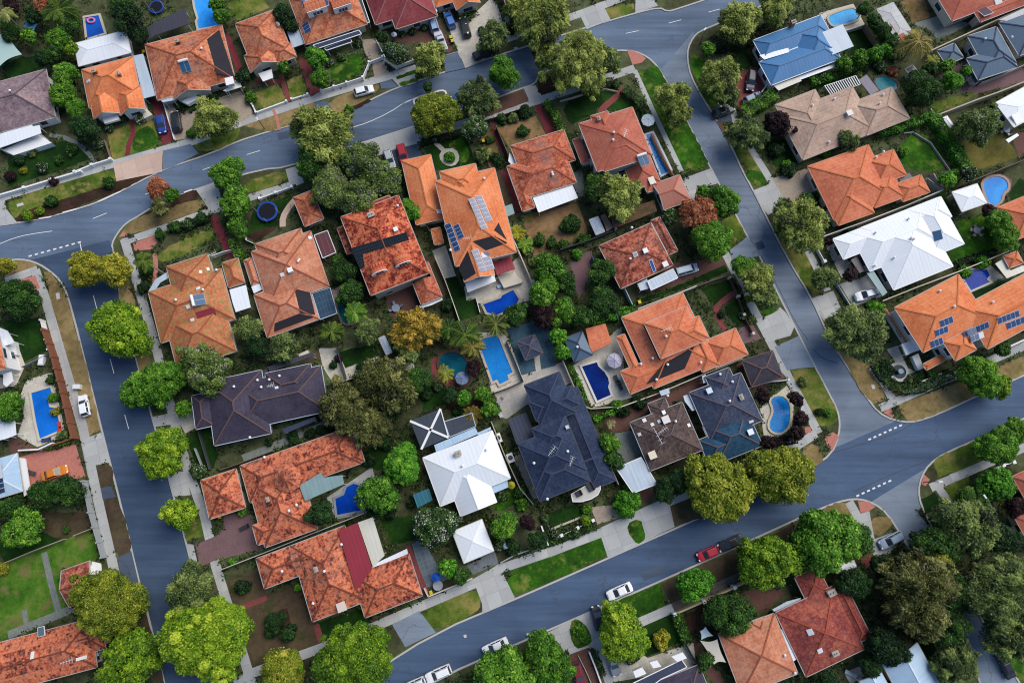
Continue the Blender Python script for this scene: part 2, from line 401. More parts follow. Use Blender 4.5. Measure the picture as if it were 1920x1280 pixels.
                if k in r['g']:
                    m = ((a[0]+b[0])/2, (a[1]+b[1])/2); h = r['t']*math.hypot(a[0]-b[0], a[1]-b[1])/2
                    wall.poly([s.W(*a, r['z']-.02), s.W(*b, r['z']-.02), s.W(*m, r['z']+h+r['t']*ins*.5)])
        wall.build('wall', s.wall, s.root)
        for mb, m in roofs.values(): mb.build('roof', m, s.root)
        for mb, m in ridges.values(): mb.build('ridge_capping', m, s.root)
        gut.build('gutter', s.gut, s.root)
        # windows and a door on the walls that face the viewer's side
        rnd = random.Random(s.name+s.short); done = 0; door = False
        fm, gm = WHITE(), GLASS()
        for a, b, L, z in sorted(wsegs, key=lambda w: -w[2]):
            mid = (a+b)/2; d = (b-a).normalized(); nrm = Vector((d.y, -d.x, 0))
            if nrm.dot(Vector((0, 0, 0))-mid) < 4 or L < 2.4: continue
            px = to_px(mid)
            if not (-40 < px[0] < 1960 and -40 < px[1] < 1320): continue
            nwin = max(1, int(L/4.2)); lev = [1.5] if z < 4.5 else [1.5, z-1.35]
            for k in range(nwin):
                for zc in lev:
                    c = a+d*(L*(k+.5)/nwin)+nrm*.03; w = rnd.uniform(.7, 1.1)
                    if not door and zc == 1.5 and k == nwin//2 and L > 3:
                        door = True
                        dd = MB().obox((c.x, c.y, 1.1), d*.45, nrm*.04, (0, 0, 1.05)).build('door', m_plain('timber_door', (.12, .06, .035), .5, .3), s.root)
                        MB().obox((c+d*.36+nrm*.07).to_tuple()[:2]+(1.05,), d*.03, nrm*.03, (0, 0, .08)).build('handle', DARKM(), dd)
                        continue
                    if done > 12: break
                    done += 1; cz = Vector((c.x, c.y, zc)); fr = MB()
                    for sgn in (-1, 1):
                        fr.obox(cz+d*sgn*w, d*.05, nrm*.05, (0, 0, .65)); fr.obox(cz+Vector((0, 0, sgn*.6)), d*(w-.05), nrm*.05, (0, 0, .05))
                    wd = fr.build('window', fm, s.root)
                    MB().obox(cz, d*(w-.05), nrm*.02, (0, 0, .55)).build('pane', gm, wd)
        return s
    def hit(s, x, y):
        d = ray(x, y); o = Vector((0, 0, HC)); best = None
        for pts, nrm, al, up in s.faces:
            den = d.dot(nrm)
            if abs(den) < 1e-6: continue
            t = (pts[0]-o).dot(nrm)/den; p = o+d*t; ok = True
            n = len(pts)
            for i in range(n):
                a, b = pts[i], pts[(i+1) % n]
                if (b.x-a.x)*(p.y-a.y)-(b.y-a.y)*(p.x-a.x) < -1e-3: ok = False; break
            if ok and (best is None or t < best[0]): best = (t, p, nrm, al, up)
        return best
    def on(s, x, y):
        h = s.hit(x, y)
        if h: return h[1], h[2], h[3], h[4]
        p = P(x, y, s.z+.5); return p, Vector((0, 0, 1)), s.du, s.dv
    def quad(s, q, off):                    # four places on the roof plane under their centre
        x = sum(p[0] for p in q)/4; y = sum(p[1] for p in q)/4
        p, n, al, up = s.on(x, y); o = Vector((0, 0, HC)); out = []
        for a in q:
            d = ray(*a); t = (p+n*off-o).dot(n)/d.dot(n); out.append(o+d*t)
        return out, n
    def slab(s, q, off, th, name, mat, parent=None, uvs=True):
        pts, n = s.quad(q, off); mb = MB(); lo = [p-n*th for p in pts]
        W, L = (pts[1]-pts[0]).length, (pts[3]-pts[0]).length
        if (pts[1]-pts[0]).cross(pts[3]-pts[0]).z < 0: pts = [pts[0], pts[3], pts[2], pts[1]]; lo = [lo[0], lo[3], lo[2], lo[1]]; W, L = L, W
        mb.poly(pts, [(0, 0), (W, 0), (W, L), (0, L)])
        for i in range(4): mb.poly([lo[i], lo[(i+1) % 4], pts[(i+1) % 4], pts[i]])
        return mb.build(name, mat, parent or s.root)
    def solar(s, q, nc, nr, col='blue'):    # array: frame part, every panel a sub-part ; q = TL TR BR BL
        fr = s.slab(q, .08, .05, 'solar_array', m_plain('solar_frame', (.55, .58, .62), .5, .3))
        cell = {'blue': (.018, .05, .135), 'grey': (.155, .16, .215), 'navy': (.012, .035, .075)}[col]
        cm = m_cells('solar_cells_'+col, cell, tuple(min(1, c*1.9+.012) for c in cell), .33, .33)
        L = lambda a, b, t: (a[0]+(b[0]-a[0])*t, a[1]+(b[1]-a[1])*t)
        for i in range(nc):
            for j in range(nr):
                g = .06; u0, u1 = (i+g)/nc, (i+1-g)/nc; v0, v1 = (j+g)/nr, (j+1-g)/nr
                B = lambda u, v: L(L(q[0], q[1], u), L(q[3], q[2], u), v)
                s.slab([B(u0, v0), B(u1, v0), B(u1, v1), B(u0, v1)], .115, .03, 'solar_panel', cm, fr)
        return s
    def mat_black(s, q, stripes=0):
        n = NT('x') if False else None
        s.slab(q, .05, .045, 'pool_heating_mat', m_cells('heating_mat', (.022, .021, .027), (.035, .030, .038), .22, 40))
        return s
    def heater(s, x, y, w=1.9):             # rooftop water heater: tank above two collectors
        p, n, al, up = s.on(x, y); r = MB().obox(p+n*.12, al*w/2, up*1.0, n*.04).build('solar_water_heater', m_plain('solar_rail', (.34, .36, .39), .4, .4), s.root)
        cm = m_cells('collector_glass', (.015, .07, .15), (.03, .1, .19), .12, 3.0)
        for sg in (-1, 1): MB().obox(p+n*.17+al*sg*w/4, al*(w/4-.05), up*.93, n*.02).build('collector', cm, r)
        t = p+n*.3+up*1.25; MB().tube(t-al*w/2, t+al*w/2, .27, n=14).build('tank', WHITE(), r, smooth=False)
        return s
    def skylight(s, x, y, w=.8, h=.8, col=(.62, .68, .72)):
        p, n, al, up = s.on(x, y); f = MB()
        f.obox(p+n*.07, al*w/2, up*h/2, n*.08); o = f.build('skylight', WHITE(), s.root)
        MB().obox(p+n*.165, al*(w/2-.08), up*(h/2-.08), n*.012).build('pane', m_plain('skylight_pane_%d' % int(col[0]*100+col[2]*10), col, .15, .5, .1), o); return s
    def vent(s, *xy):
        for x, y in xy:
            p, n, al, up = s.on(x, y); o = MB().tube(p-n*.1, p+Vector((0, 0, .35)), .13, n=10).build('roof_vent', m_plain('vent_metal', (.5, .5, .5), .4, .4), s.root)
            mb = MB(); q = p+Vector((0, 0, .35))
            for k in range(3): mb.tube(q+Vector((0, 0, .1*k)), q+Vector((0, 0, .1*k+.1)), (.2, .26, .2)[k], (.26, .2, .06)[k], n=12)
            mb.build('turbine', WHITE(), o)
        return s
    def cooler(s, x, y, w=1.0, col=(.55, .52, .46)):
        p, n, al, up = s.on(x, y); a2 = al; b2 = Vector((-al.y, al.x, 0))
        o = MB().obox(p+Vector((0, 0, .25)), a2*w*.42, b2*w*.42, (0, 0, .45)).build('roof_cooler', m_plain('cooler_shell_%d' % int(col[0]*100), col, .6, .3), s.root)
        MB().obox(p+Vector((0, 0, .74)), a2*w*.52, b2*w*.52, (0, 0, .07)).build('lid', m_plain('cooler_lid_%d' % int(col[0]*100), tuple(min(.8, c*1.25) for c in col), .5, .3), o); return s
    def chimney(s, x, y, col=(.34, .11, .055), w=.8, h=1.3):
        p, n, al, up = s.on(x, y); b2 = Vector((-al.y, al.x, 0))
        o = MB().obox(p+Vector((0, 0, h/2-.4)), al*w/2, b2*w*.35, (0, 0, h/2)).build('chimney', m_plain('chimney_brick_%d' % int(col[0]*100+col[2]*900), col, .9, .1, .3, 6), s.root)
        mb = MB().obox(p+Vector((0, 0, h-.35)), al*(w/2+.08), b2*(w*.35+.08), (0, 0, .06))
        for sg in (-1, 1): mb.tube(p+al*sg*w*.22+Vector((0, 0, h-.3)), p+al*sg*w*.22+Vector((0, 0, h+.05)), .12, .10, n=10)
        mb.build('chimney_cap', m_plain('chimney_cap', (.4, .36, .31), .9, .1), o); return s
    def antenna(s, x, y, ang=.3, L=2.6):
        L *= .62
        p, n, al, up = s.on(x, y); top = p+Vector((0, 0, 1.7)); d = Vector((math.cos(ang), math.sin(ang), 0)); e = Vector((-d.y, d.x, 0)); am = m_plain('aluminium', (.62, .62, .63), .4, .5)
        mb = MB().tube(p-Vector((0, 0, .2)), top, .035, n=6); o = mb.build('antenna', am, s.root); b = MB().bar(top-d*L/2, top+d*L/2, .07, .05)
        for k in range(5): q = top+d*L*(k/4-.5); w = .35+.16*k; b.bar(q-e*w*.55, q+e*w*.55, .035, .03)
        b.build('antenna_boom', am, o); return s
    def dormer(s, x, y, w=3.2, h=1.25, d=1.7, arch=True):
        h *= 1.45
        p, n, al, up = s.on(x, y); f = Vector((-up.x, -up.y, 0)).normalized(); mb = MB(); N = 8
        prof = [(-w/2, 0)]+[(w/2*math.cos(math.pi-math.pi*k/N), (h*.55)+(h*.45)*math.sin(math.pi*k/N) if arch else h) for k in range(N+1)]+[(w/2, 0)]
        pts = [p+al*a+Vector((0, 0, b-.15)) for a, b in prof]
        if (pts[1]-pts[0]).cross(f).dot(Vector((0, 0, 1))) is None: pass
        mb.poly(pts[::-1] if al.cross(Vector((0, 0, 1))).dot(f) > 0 else pts)
        o = mb.build('dormer', WHITE(), s.root); rf = MB()
        for a, b in zip(pts[1:-1], pts[2:-1]):
            rf.poly([a+f*.15+Vector((0, 0, .06)), b+f*.15+Vector((0, 0, .06)), b-f*d+Vector((0, 0, .06)), a-f*d+Vector((0, 0, .06))], [(0, 0), (.5, 0), (.5, d), (0, d)])
        rf.build('dormer_roof', s.mat, o)
        edge = MB()
        for a, b in zip(pts[1:-1], pts[2:-1]): edge.bar(a+f*.17, b+f*.17, .1, .2)
        edge.build('bargeboard', WHITE(), o)
        for k in (-1, 0, 1):
            c = p+al*k*w*.17+Vector((0, 0, h*.33))+f*.05
            MB().obox(c, al*w*.065, f*.03, (0, 0, h*.2)).build('window', GLASS(), o)
        return s
    def flat(s, pts, z=2.7, mat=None, name='patio_roof', th=.14, posts=True, rise=0.0, edge=None):
        w = [P(x, y, z) for x, y in pts]; cen = sum(w, Vector())/len(w)
        if sum(a.x*b.y-b.x*a.y for a, b in zip(w, w[1:]+w[:1])) < 0: w = w[::-1]
        zz = lambda p: z+rise*((p-s.o).dot(s.dv)-(cen-s.o).dot(s.dv)); mb = MB(); n = len(w)
        tp = [Vector((p.x, p.y, zz(p))) for p in w]; mb.poly(tp, [((p-s.o).dot(s.du), (p-s.o).dot(s.dv)) for p in tp])
        for i in range(n):
            a, b = tp[i], tp[(i+1) % n]; mb.poly([a-Vector((0, 0, th)), b-Vector((0, 0, th)), b, a])
        mb.poly([p-Vector((0, 0, th)) for p in tp[::-1]])
        o = mb.build(name, mat, s.root); HOUSE_FOOT.append([tuple(p[:2]) for p in w])
        if edge:
            e = MB()
            for i in range(n): e.bar(tp[i]+Vector((0, 0, -.02)), tp[(i+1) % n]+Vector((0, 0, -.02)), .14, .12)
            e.build('edge_trim', edge, o)
        if posts:
            for p in tp[:4]:
                q = p+(cen-p).normalized()*.35; MB().tube((q.x, q.y, .1), (q.x, q.y, p.z-th-.01), .06, n=6).build('post', WHITE(), o)
        return o
# ------------------------------------------------------------------ ground sheets
SHEETS = []        # photo polygons already surfaced (kept clear of undergrowth)
_zi = [0]
def chaikin(p, it=1, closed=True):
    for _ in range(it):
        q = []; n = len(p)
        if not closed: q.append(p[0])
        for i in range(n if closed else n-1):
            a, b = p[i], p[(i+1) % n]; q += [(a[0]*.75+b[0]*.25, a[1]*.75+b[1]*.25), (a[0]*.25+b[0]*.75, a[1]*.25+b[1]*.75)]
        if not closed: q.append(p[-1])
        p = q
    return p
SHZ = []           # (photo polygon, bounds, level): a sheet lies 4 mm above the ones it overlaps
def bounds(p): return (min(q[0] for q in p), min(q[1] for q in p), max(q[0] for q in p), max(q[1] for q in p))
def overlap(p, q):
    a, b = np.array(p), np.array(q)
    if inpoly(a, q).any() or inpoly(b, p).any(): return True
    a2, b2 = np.roll(a, -1, 0), np.roll(b, -1, 0); X = lambda u, v, w: (v[..., 0]-u[..., 0])*(w[..., 1]-u[..., 1])-(v[..., 1]-u[..., 1])*(w[..., 0]-u[..., 0])
    A, A2, B, B2 = a[:, None], a2[:, None], b[None], b2[None]
    return bool(((X(A, A2, B)*X(A, A2, B2) < 0) & (X(B, B2, A)*X(B, B2, A2) < 0)).any())
def zfor(poly):
    b = bounds(poly); lv = 0
    for q, c, l in SHZ:
        if l >= lv and b[0] < c[2] and c[0] < b[2] and b[1] < c[3] and c[1] < b[3] and overlap(poly, q): lv = l+1
    SHZ.append((poly, b, lv)); return .126+.004*lv
def ground_z(x, y):
    pt = np.array([[x, y]]); z = 0.02
    for q in BLOCKS:
        if inpoly(pt, q)[0]: z = .122
    for q, c, l in SHZ:
        if z > .1 and inpoly(pt, q)[0]: z = max(z, .127+.004*l)
    return z
BLOCKS = []
def sheet(name, mat, pts, smooth=0, z=None, look=None, clear=True):
    if smooth: pts = chaikin(pts, smooth)
    z = zfor(pts) if z is None else z; w = [P(x, y, z) for x, y in pts]
    if sum(a.x*b.y-b.x*a.y for a, b in zip(w, w[1:]+w[:1])) < 0: w = w[::-1]
    if name in ('lawn', 'garden_bed'):      # grass never ends in a knife edge
        q = []; rj = random.Random(len(SHEETS))
        for a, b in zip(w, w[1:]+w[:1]):
            n = max(1, int((b-a).length/.7))
            for k in range(n): c = a.lerp(b, k/n); q.append(Vector((c.x+rj.uniform(-.14, .14), c.y+rj.uniform(-.14, .14), z)))
        w = q
    o = MB().poly(w, [(p.x, p.y) for p in w]).build(name, mat); o['kind'] = 'structure'
    if clear: SHEETS.append(pts)
    cx = sum(p[0] for p in pts)/len(pts); cy = sum(p[1] for p in pts)/len(pts)
    pend(o, look or {'lawn': 'patch of mown lawn'}.get(name, name.replace('_', ' ')+' surface'), cx, cy, name.replace('_', ' '), None, 'structure'); return o
def strip_world(w, width, closed=False, side=0.0):
    n = len(w); L, R = [], []
    for i in range(n):
        a = w[(i-1) % n] if (closed or i > 0) else w[i]; b = w[(i+1) % n] if (closed or i < n-1) else w[i]
        d1 = (w[i]-a); d2 = (b-w[i]); d1 = d1.normalized() if d1.length > 1e-6 else d2.normalized(); d2 = d2.normalized() if d2.length > 1e-6 else d1
        t = (d1+d2); t = t.normalized() if t.length > 1e-4 else d1; nn = Vector((-t.y, t.x, 0)); c = max(.5, nn.dot(Vector((-d1.y, d1.x, 0))))
        L.append(w[i]+nn*(width*(.5+side)/c)); R.append(w[i]-nn*(width*(.5-side)/c))
    return L, R
def path(name, mat, pts, width, smooth=0, z=None, look=None, closed=False, side=0.0, zd=None, clear=True):
    if smooth: pts = chaikin(pts, smooth, closed)
    if z is None:
        L, R = strip_world([P(x, y, .15) for x, y in pts], width, closed, side); z = zfor([to_px(p) for p in L]+[to_px(p) for p in R[::-1]])
    w = [P(x, y, z) for x, y in pts]; L, R = strip_world(w, width, closed, side); mb = MB(); n = len(w); acc = 0
    for i in range(n if closed else n-1):
        j = (i+1) % n; l = (w[j]-w[i]).length; mb.poly([R[i], R[j], L[j], L[i]], [(acc, 0), (acc+l, 0), (acc+l, width), (acc, width)])
        if zd: 
            for S, fl in ((R, 0), (L, 1)):
                a, b = (S[i], S[j]) if not fl else (S[j], S[i]); mb.poly([(a.x, a.y, zd), (b.x, b.y, zd), b, a])
        acc += l
    o = mb.build(name, mat); o['kind'] = 'structure'; m = pts[len(pts)//2]
    if clear: SHEETS.append([to_px(p) for p in L]+[to_px(p) for p in R[::-1]])
    pend(o, look or name.replace('_', ' '), m[0], m[1], name.replace('_', ' '), None, 'structure'); return o
def inpoly(xy, poly):
    x, y = xy[:, 0], xy[:, 1]; c = np.zeros(len(xy), bool); n = len(poly)
    for i in range(n):
        (x1, y1), (x2, y2) = poly[i], poly[(i+1) % n]
        if y1 == y2: continue
        k = ((y1 > y) != (y2 > y)) & (x < (x2-x1)*(y-y1)/(y2-y1)+x1); c ^= k
    return c
# ------------------------------------------------------------------ foliage
def quads(name, mat, c, ax, ay, tint):      # c,ax,ay Nx3 ; leaf = diamond-ish quad
    n = len(c); v = np.empty((n, 4, 3)); v[:, 0] = c-ax; v[:, 1] = c-ay*.9; v[:, 2] = c+ax; v[:, 3] = c+ay
    me = bpy.data.meshes.new(name); me.vertices.add(4*n); me.loops.add(4*n); me.polygons.add(n)
    me.vertices.foreach_set('co', v.reshape(-1)); me.loops.foreach_set('vertex_index', np.arange(4*n, dtype=np.int32))
    me.polygons.foreach_set('loop_start', np.arange(0, 4*n, 4, dtype=np.int32)); me.polygons.foreach_set('loop_total', np.full(n, 4, dtype=np.int32))
    me.update(); a = me.attributes.new('tint', 'FLOAT', 'FACE'); a.data.foreach_set('value', tint.astype(np.float32)); me.materials.append(mat); me.validate(); return me
def unit(v): return v/np.maximum(1e-9, np.linalg.norm(v, axis=-1, keepdims=True))
def leaf_frame(nrm, jit, rng, along=None):
    nn = unit(nrm+rng.normal(0, jit, nrm.shape)); r = rng.normal(0, 1, nrm.shape) if along is None else along
    ax = unit(r-nn*(r*nn).sum(1, keepdims=True)); return nn, ax, np.cross(nn, ax)
def fib(n, rng, zmin=-.35):
    i = np.arange(n)+.5; z = 1-(1-zmin)*i/n; t = i*2.39996+rng.uniform(0, 6); r = np.sqrt(np.maximum(0, 1-z*z)); d = np.stack([r*np.cos(t), r*np.sin(t), z], 1)
    return unit(d+rng.normal(0, .16, d.shape))
def crown_mesh(style, R, seed, mat, flower=0.0):  # leaf tint: random variation plus painted shade, darker inside, lighter on top
    rng = np.random.default_rng(seed); cs, ax_, ay_, ti = [], [], [], []
    nl = {'round': int(20+R*R*1.8), 'loose': int(10+R*R*.75), 'weep': int(16+R*R*1.0)}[style]; nl = min(nl, 105)
    d = fib(nl, rng, -.25); H = {'round': .82, 'loose': .72, 'weep': .70}[style]
    bump = 1+rng.normal(0, {'round': .09, 'loose': .17, 'weep': .15}[style], nl)
    # an outline that is never a circle
    ph = rng.uniform(0, 6.28, 3); an = np.arctan2(d[:, 1], d[:, 0]); out = 1+.12*np.sin(2*an+ph[0])+.10*np.sin(3*an+ph[1])+.05*np.sin(5*an+ph[2])
    rl = R*{'round': .29, 'loose': .33, 'weep': .31}[style]*rng.uniform(.6, 1.35, nl)*(14/nl)**.28
    lc = d*(R-rl)[:, None]*(bump*out)[:, None]*np.array([1, 1, H]); lt = rng.normal(0, .13, nl)
    if style != 'weep':
        ls = max(.14, min(.215, .12+R*.02)); per = int(max(60, min(620, 2.6*4*3.14*float(np.mean(rl))**2*.75/(ls*ls*1.2))))
        for k in range(nl):
            m = per; q = unit(rng.normal(0, 1, (m, 3))); keep = (q@d[k] > -.35); q = q[keep]; m = len(q)
            rr = rl[k]*(rng.uniform(.45, 1.0, m)**.6); 
            fl = 1+.22*np.sin(q[:, 0]*7+seed+k)*np.sin(q[:, 1]*7)*np.sin(q[:, 2]*7+k); c = lc[k]+q*(rr*fl)[:, None]
            nn, a, b = leaf_frame(unit(q*.8+np.array([0, 0, .55])), .45, rng); s = ls*rng.uniform(.6, 1.2, m)
            cs.append(c); ax_.append(a*s[:, None]); ay_.append(b*(s*.62)[:, None])
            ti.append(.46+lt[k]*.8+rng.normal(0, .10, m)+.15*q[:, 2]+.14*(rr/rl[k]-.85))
        m = int(nl*per*.18); q = unit(rng.normal(0, 1, (m, 3))); c = q*(R*.72*rng.uniform(.3, 1, m)**.4)[:, None]*np.array([1, 1, H*.9]); c[:, 2] = np.abs(c[:, 2])*.9-.1*R
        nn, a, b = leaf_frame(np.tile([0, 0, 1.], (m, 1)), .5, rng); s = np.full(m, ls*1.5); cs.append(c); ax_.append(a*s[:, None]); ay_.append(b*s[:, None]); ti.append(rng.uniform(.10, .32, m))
    else:
        for k in range(nl):                 # soft hanging tufts: short narrow leaves, many and fine
            m = int(520*min(1.5, (rl[k]/1.5)**1.6)+90); q = unit(rng.normal(0, 1, (m, 3))+d[k]*.4+np.array([0, 0, .3])); rr = rl[k]*rng.uniform(.2, 1.0, m)**.7
            rr *= 1+.35*np.sin(q[:, 0]*5+k)*np.sin(q[:, 1]*5+2*k); c = lc[k]+q*rr[:, None]*np.array([1, 1, .8]); c[:, :2] += d[k, :2]*(rng.uniform(0, .5, (m, 1))**2)*rl[k]
            o2 = unit(q*np.array([.7, .7, .2])+d[k]*np.array([.7, .7, 0])+np.array([0, 0, -.55])+rng.normal(0, .55, (m, 3)))
            nn = unit(q*.6+np.array([0, 0, .9])+rng.normal(0, .3, (m, 3))); b = unit(np.cross(nn, o2)); s = rng.uniform(.16, .36, m)
            cs.append(c); ax_.append(o2*s[:, None]); ay_.append(b*rng.uniform(.06, .13, (m, 1)))
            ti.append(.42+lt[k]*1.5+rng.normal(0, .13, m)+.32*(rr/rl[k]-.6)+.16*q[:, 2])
        m = int(nl*60); q = unit(rng.normal(0, 1, (m, 3))); c = q*(R*.62*rng.uniform(.2, 1, m)**.5)[:, None]*np.array([1, 1, H*.8])
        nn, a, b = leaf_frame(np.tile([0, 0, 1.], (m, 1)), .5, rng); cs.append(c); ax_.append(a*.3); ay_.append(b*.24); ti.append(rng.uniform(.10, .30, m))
    m = int(sum(len(q) for q in cs)*.32); q = unit(rng.normal(0, 1, (m, 3))+np.array([0, 0, .35])); qa = np.arctan2(q[:, 1], q[:, 0])      # loose outer leaves that close the crown
    ro = R*(1+.12*np.sin(2*qa+ph[0])+.10*np.sin(3*qa+ph[1])+.05*np.sin(5*qa+ph[2]))*rng.uniform(.70, .97, m)*(1+.07*np.sin(q[:, 0]*9+seed)*np.sin(q[:, 1]*9)*np.sin(q[:, 2]*8))
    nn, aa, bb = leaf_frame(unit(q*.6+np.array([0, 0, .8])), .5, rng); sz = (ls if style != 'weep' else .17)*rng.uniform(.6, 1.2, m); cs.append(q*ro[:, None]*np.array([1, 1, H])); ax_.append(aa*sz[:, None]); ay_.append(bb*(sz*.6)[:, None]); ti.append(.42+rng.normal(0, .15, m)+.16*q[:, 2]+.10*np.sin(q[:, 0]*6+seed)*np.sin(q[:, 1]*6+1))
    c = np.concatenate(cs); a = np.concatenate(ax_); b = np.concatenate(ay_); t = np.clip(np.concatenate(ti), 0, 1)
    k_ = R/np.percentile(np.hypot(c[:, 0], c[:, 1]), 96.5); c = c*np.array([k_, k_, 1])
    if flower:
        top = np.where((c[:, 2] > -.1*R) & (np.linalg.norm(c, axis=1) > R*.55))[0]
        cl = rng.random(len(top)) < flower*(.25+1.5*(np.sin(c[top, 0]*2.1/R*2+seed)*np.sin(c[top, 1]*2.3/R*2) > .05)); t[top[cl]] = 2.0; sc = rng.uniform(.5, .9, (cl.sum(), 1)); a[top[cl]] *= sc; b[top[cl]] *= sc
    return quads('crown', mat, c, a, b, t)
def palm_mesh(R, seed, mat, nf=17, droop=.9):
    rng = np.random.default_rng(seed); cs, A, B, T = [], [], [], []
    for k in range(nf):
        az = k*2.39996+rng.normal(0, .15); el = rng.uniform(.1, 1.0); L = R*rng.uniform(.8, 1.1); n = 22; t = np.linspace(.06, 1, n); h = np.array([math.cos(az), math.sin(az), 0]); sd = np.array([-h[1], h[0], 0])
        x = L*t*math.cos(el*.6); z = L*(math.sin(el)*.75*t-droop*.62*t*t); mid = h[None]*x[:, None]+np.array([0, 0, 1])*z[:, None]; tb = rng.normal(0, .12)
        for sg in (-1, 1):
            w = R*.30*np.sin(np.pi*np.clip(t*.93+.07, 0, 1))**.7*rng.uniform(.8, 1.1, n); o2 = unit(sd[None]*sg*1.0+h[None]*.55+np.array([0, 0, -.35])+rng.normal(0, .08, (n, 3)))
            cs.append(mid+o2*(w*.5)[:, None]); A.append(o2*(w*.55)[:, None]); B.append(np.tile(h, (n, 1))*(R*.024)); T.append(np.clip(.45+tb+rng.normal(0, .1, n)+.1*sg, 0, 1))
        cs.append(mid); A.append(np.tile(h, (n, 1))*L/n*.75); B.append(np.tile(sd, (n, 1))*R*.018); T.append(np.full(n, .85))
    return quads('crown', mat, np.concatenate(cs), np.concatenate(A), np.concatenate(B), np.concatenate(T))
# species: style, look words, leaf colours, flower share, trunk colour
SPEC = {
 'lime':   ('round', 'lime-green round', ('#12240a', '#446c12', '#7fa21e', '#bccb3f'), 0),
 'gold':   ('round', 'yellow-green round', ('#22280a', '#666f1c', '#a6a32e', '#d6c550'), 0),
 'moss':   ('round', 'mossy yellow-green', ('#1a260a', '#536817', '#8c9628', '#beb94a'), 0),
 'green':  ('round', 'mid-green leafy', ('#0c1c07', '#2d5a12', '#5b9022', '#9cc246'), 0),
 'bright': ('round', 'vivid emerald-green', ('#0a2806', '#2a620f', '#569a22', '#9cca45'), 0),
 'dark':   ('loose', 'dark green', ('#050d04', '#183510', '#355e1c', '#668c30'), 0),
 'deep':   ('loose', 'deep shaded green', ('#030903', '#0e220d', '#1f4219', '#3e6428'), 0),
 'pep':    ('weep', 'weeping olive-green', ('#191d0f', '#4a5a24', '#83923e', '#b6be64'), 0),
 'olive':  ('weep', 'grey-olive feathery', ('#111911', '#354726', '#5c7038', '#909f54'), 0),
 'bare':   ('weep', 'thin-leaved olive', ('#14150b', '#383f1b', '#646a30', '#99965a'), 0),
 'autumn': ('weep', 'orange-yellow autumn', ('#2a270a', '#62601e', '#a88a2c', '#dcb44e'), 0),
 'rust':   ('weep', 'rusty red-brown', ('#2a130b', '#7c4029', '#b06a47', '#cf9468'), 0),
 'plum':   ('loose', 'dark plum', ('#0a0507', '#170b0f', '#2f191d', '#4b2b2d'), 0),
 'jac':    ('loose', 'lilac-flowered green', ('#121a0c', '#3d5523', '#6b823a', '#a2b05a'), .09),
 'flower': ('round', 'white-flowered dark green', ('#061005', '#193310', '#33561d', '#64803a'), .15),
}
GRP = {'lime': 'lime green trees', 'gold': 'yellow-green trees', 'moss': 'mossy yellow-green trees', 'green': 'mid green trees', 'bright': 'vivid green trees', 'dark': 'dark green trees', 'deep': 'deep shaded trees', 'pep': 'weeping olive trees', 'olive': 'grey-olive trees',
       'bare': 'thin-leaved trees', 'autumn': 'autumn trees', 'rust': 'rusty red-brown trees', 'plum': 'dark plum trees', 'jac': 'lilac-flowered trees', 'flower': 'white-flowered trees', 'palm': 'garden palms'}
def leafmat(sp):
    c = SPEC[sp][2]; return m_leaf('foliage_'+sp, *c, flower={'jac': (.42, .33, .50), 'flower': (.72, .72, .66)}.get(sp), trans=.25)
_crowns = {}
def get_crown(sp, R, var):
    cl = .55 if R < .8 else 1.2 if R < 1.8 else 2.6 if R < 3.4 else 4.4 if R < 5.6 else 7.0; var = var % 3
    k = (sp, cl, var)
    if k not in _crowns: _crowns[k] = crown_mesh(SPEC[sp][0], cl, hash(k[1:]) % 1000+len(_crowns)*17+3, leafmat(sp), SPEC[sp][3])
    return _crowns[k], cl
_trunks = {}
def get_trunk(var, pale):
    k = (var, pale)
    if k not in _trunks:
        rnd = random.Random(var*5+1); mb = MB(); mb.tube((0, 0, 0), (.02, .01, .5), .055, .042, 9); b = Vector((.02, .01, .5))
        mb.tube(b, (0, 0, .95), .04, .018, 8)
        for i in range(8):
            a = i*2.4+rnd.uniform(-.4, .4); s = b+Vector((0, 0, rnd.uniform(-.06, .25))); e = s+Vector((math.cos(a)*.36, math.sin(a)*.36, rnd.uniform(.12, .34))); mb.tube(s, e, .022, .012, 6)
            for q in range(3):
                f = e+Vector((math.cos(a+(q-1)*.6)*.26, math.sin(a+(q-1)*.6)*.26, rnd.uniform(.02, .2))); mb.tube(e, f, .011, .004, 5)
        _trunks[k] = mb.mesh('trunk', m_plain('bark_pale', (.30, .26, .20), .9, .1, .3, 4) if pale else m_plain('bark', (.075, .055, .042), .9, .1, .3, 4), smooth=True)
    return _trunks[k]
CROWNS = []
_tn = [0]
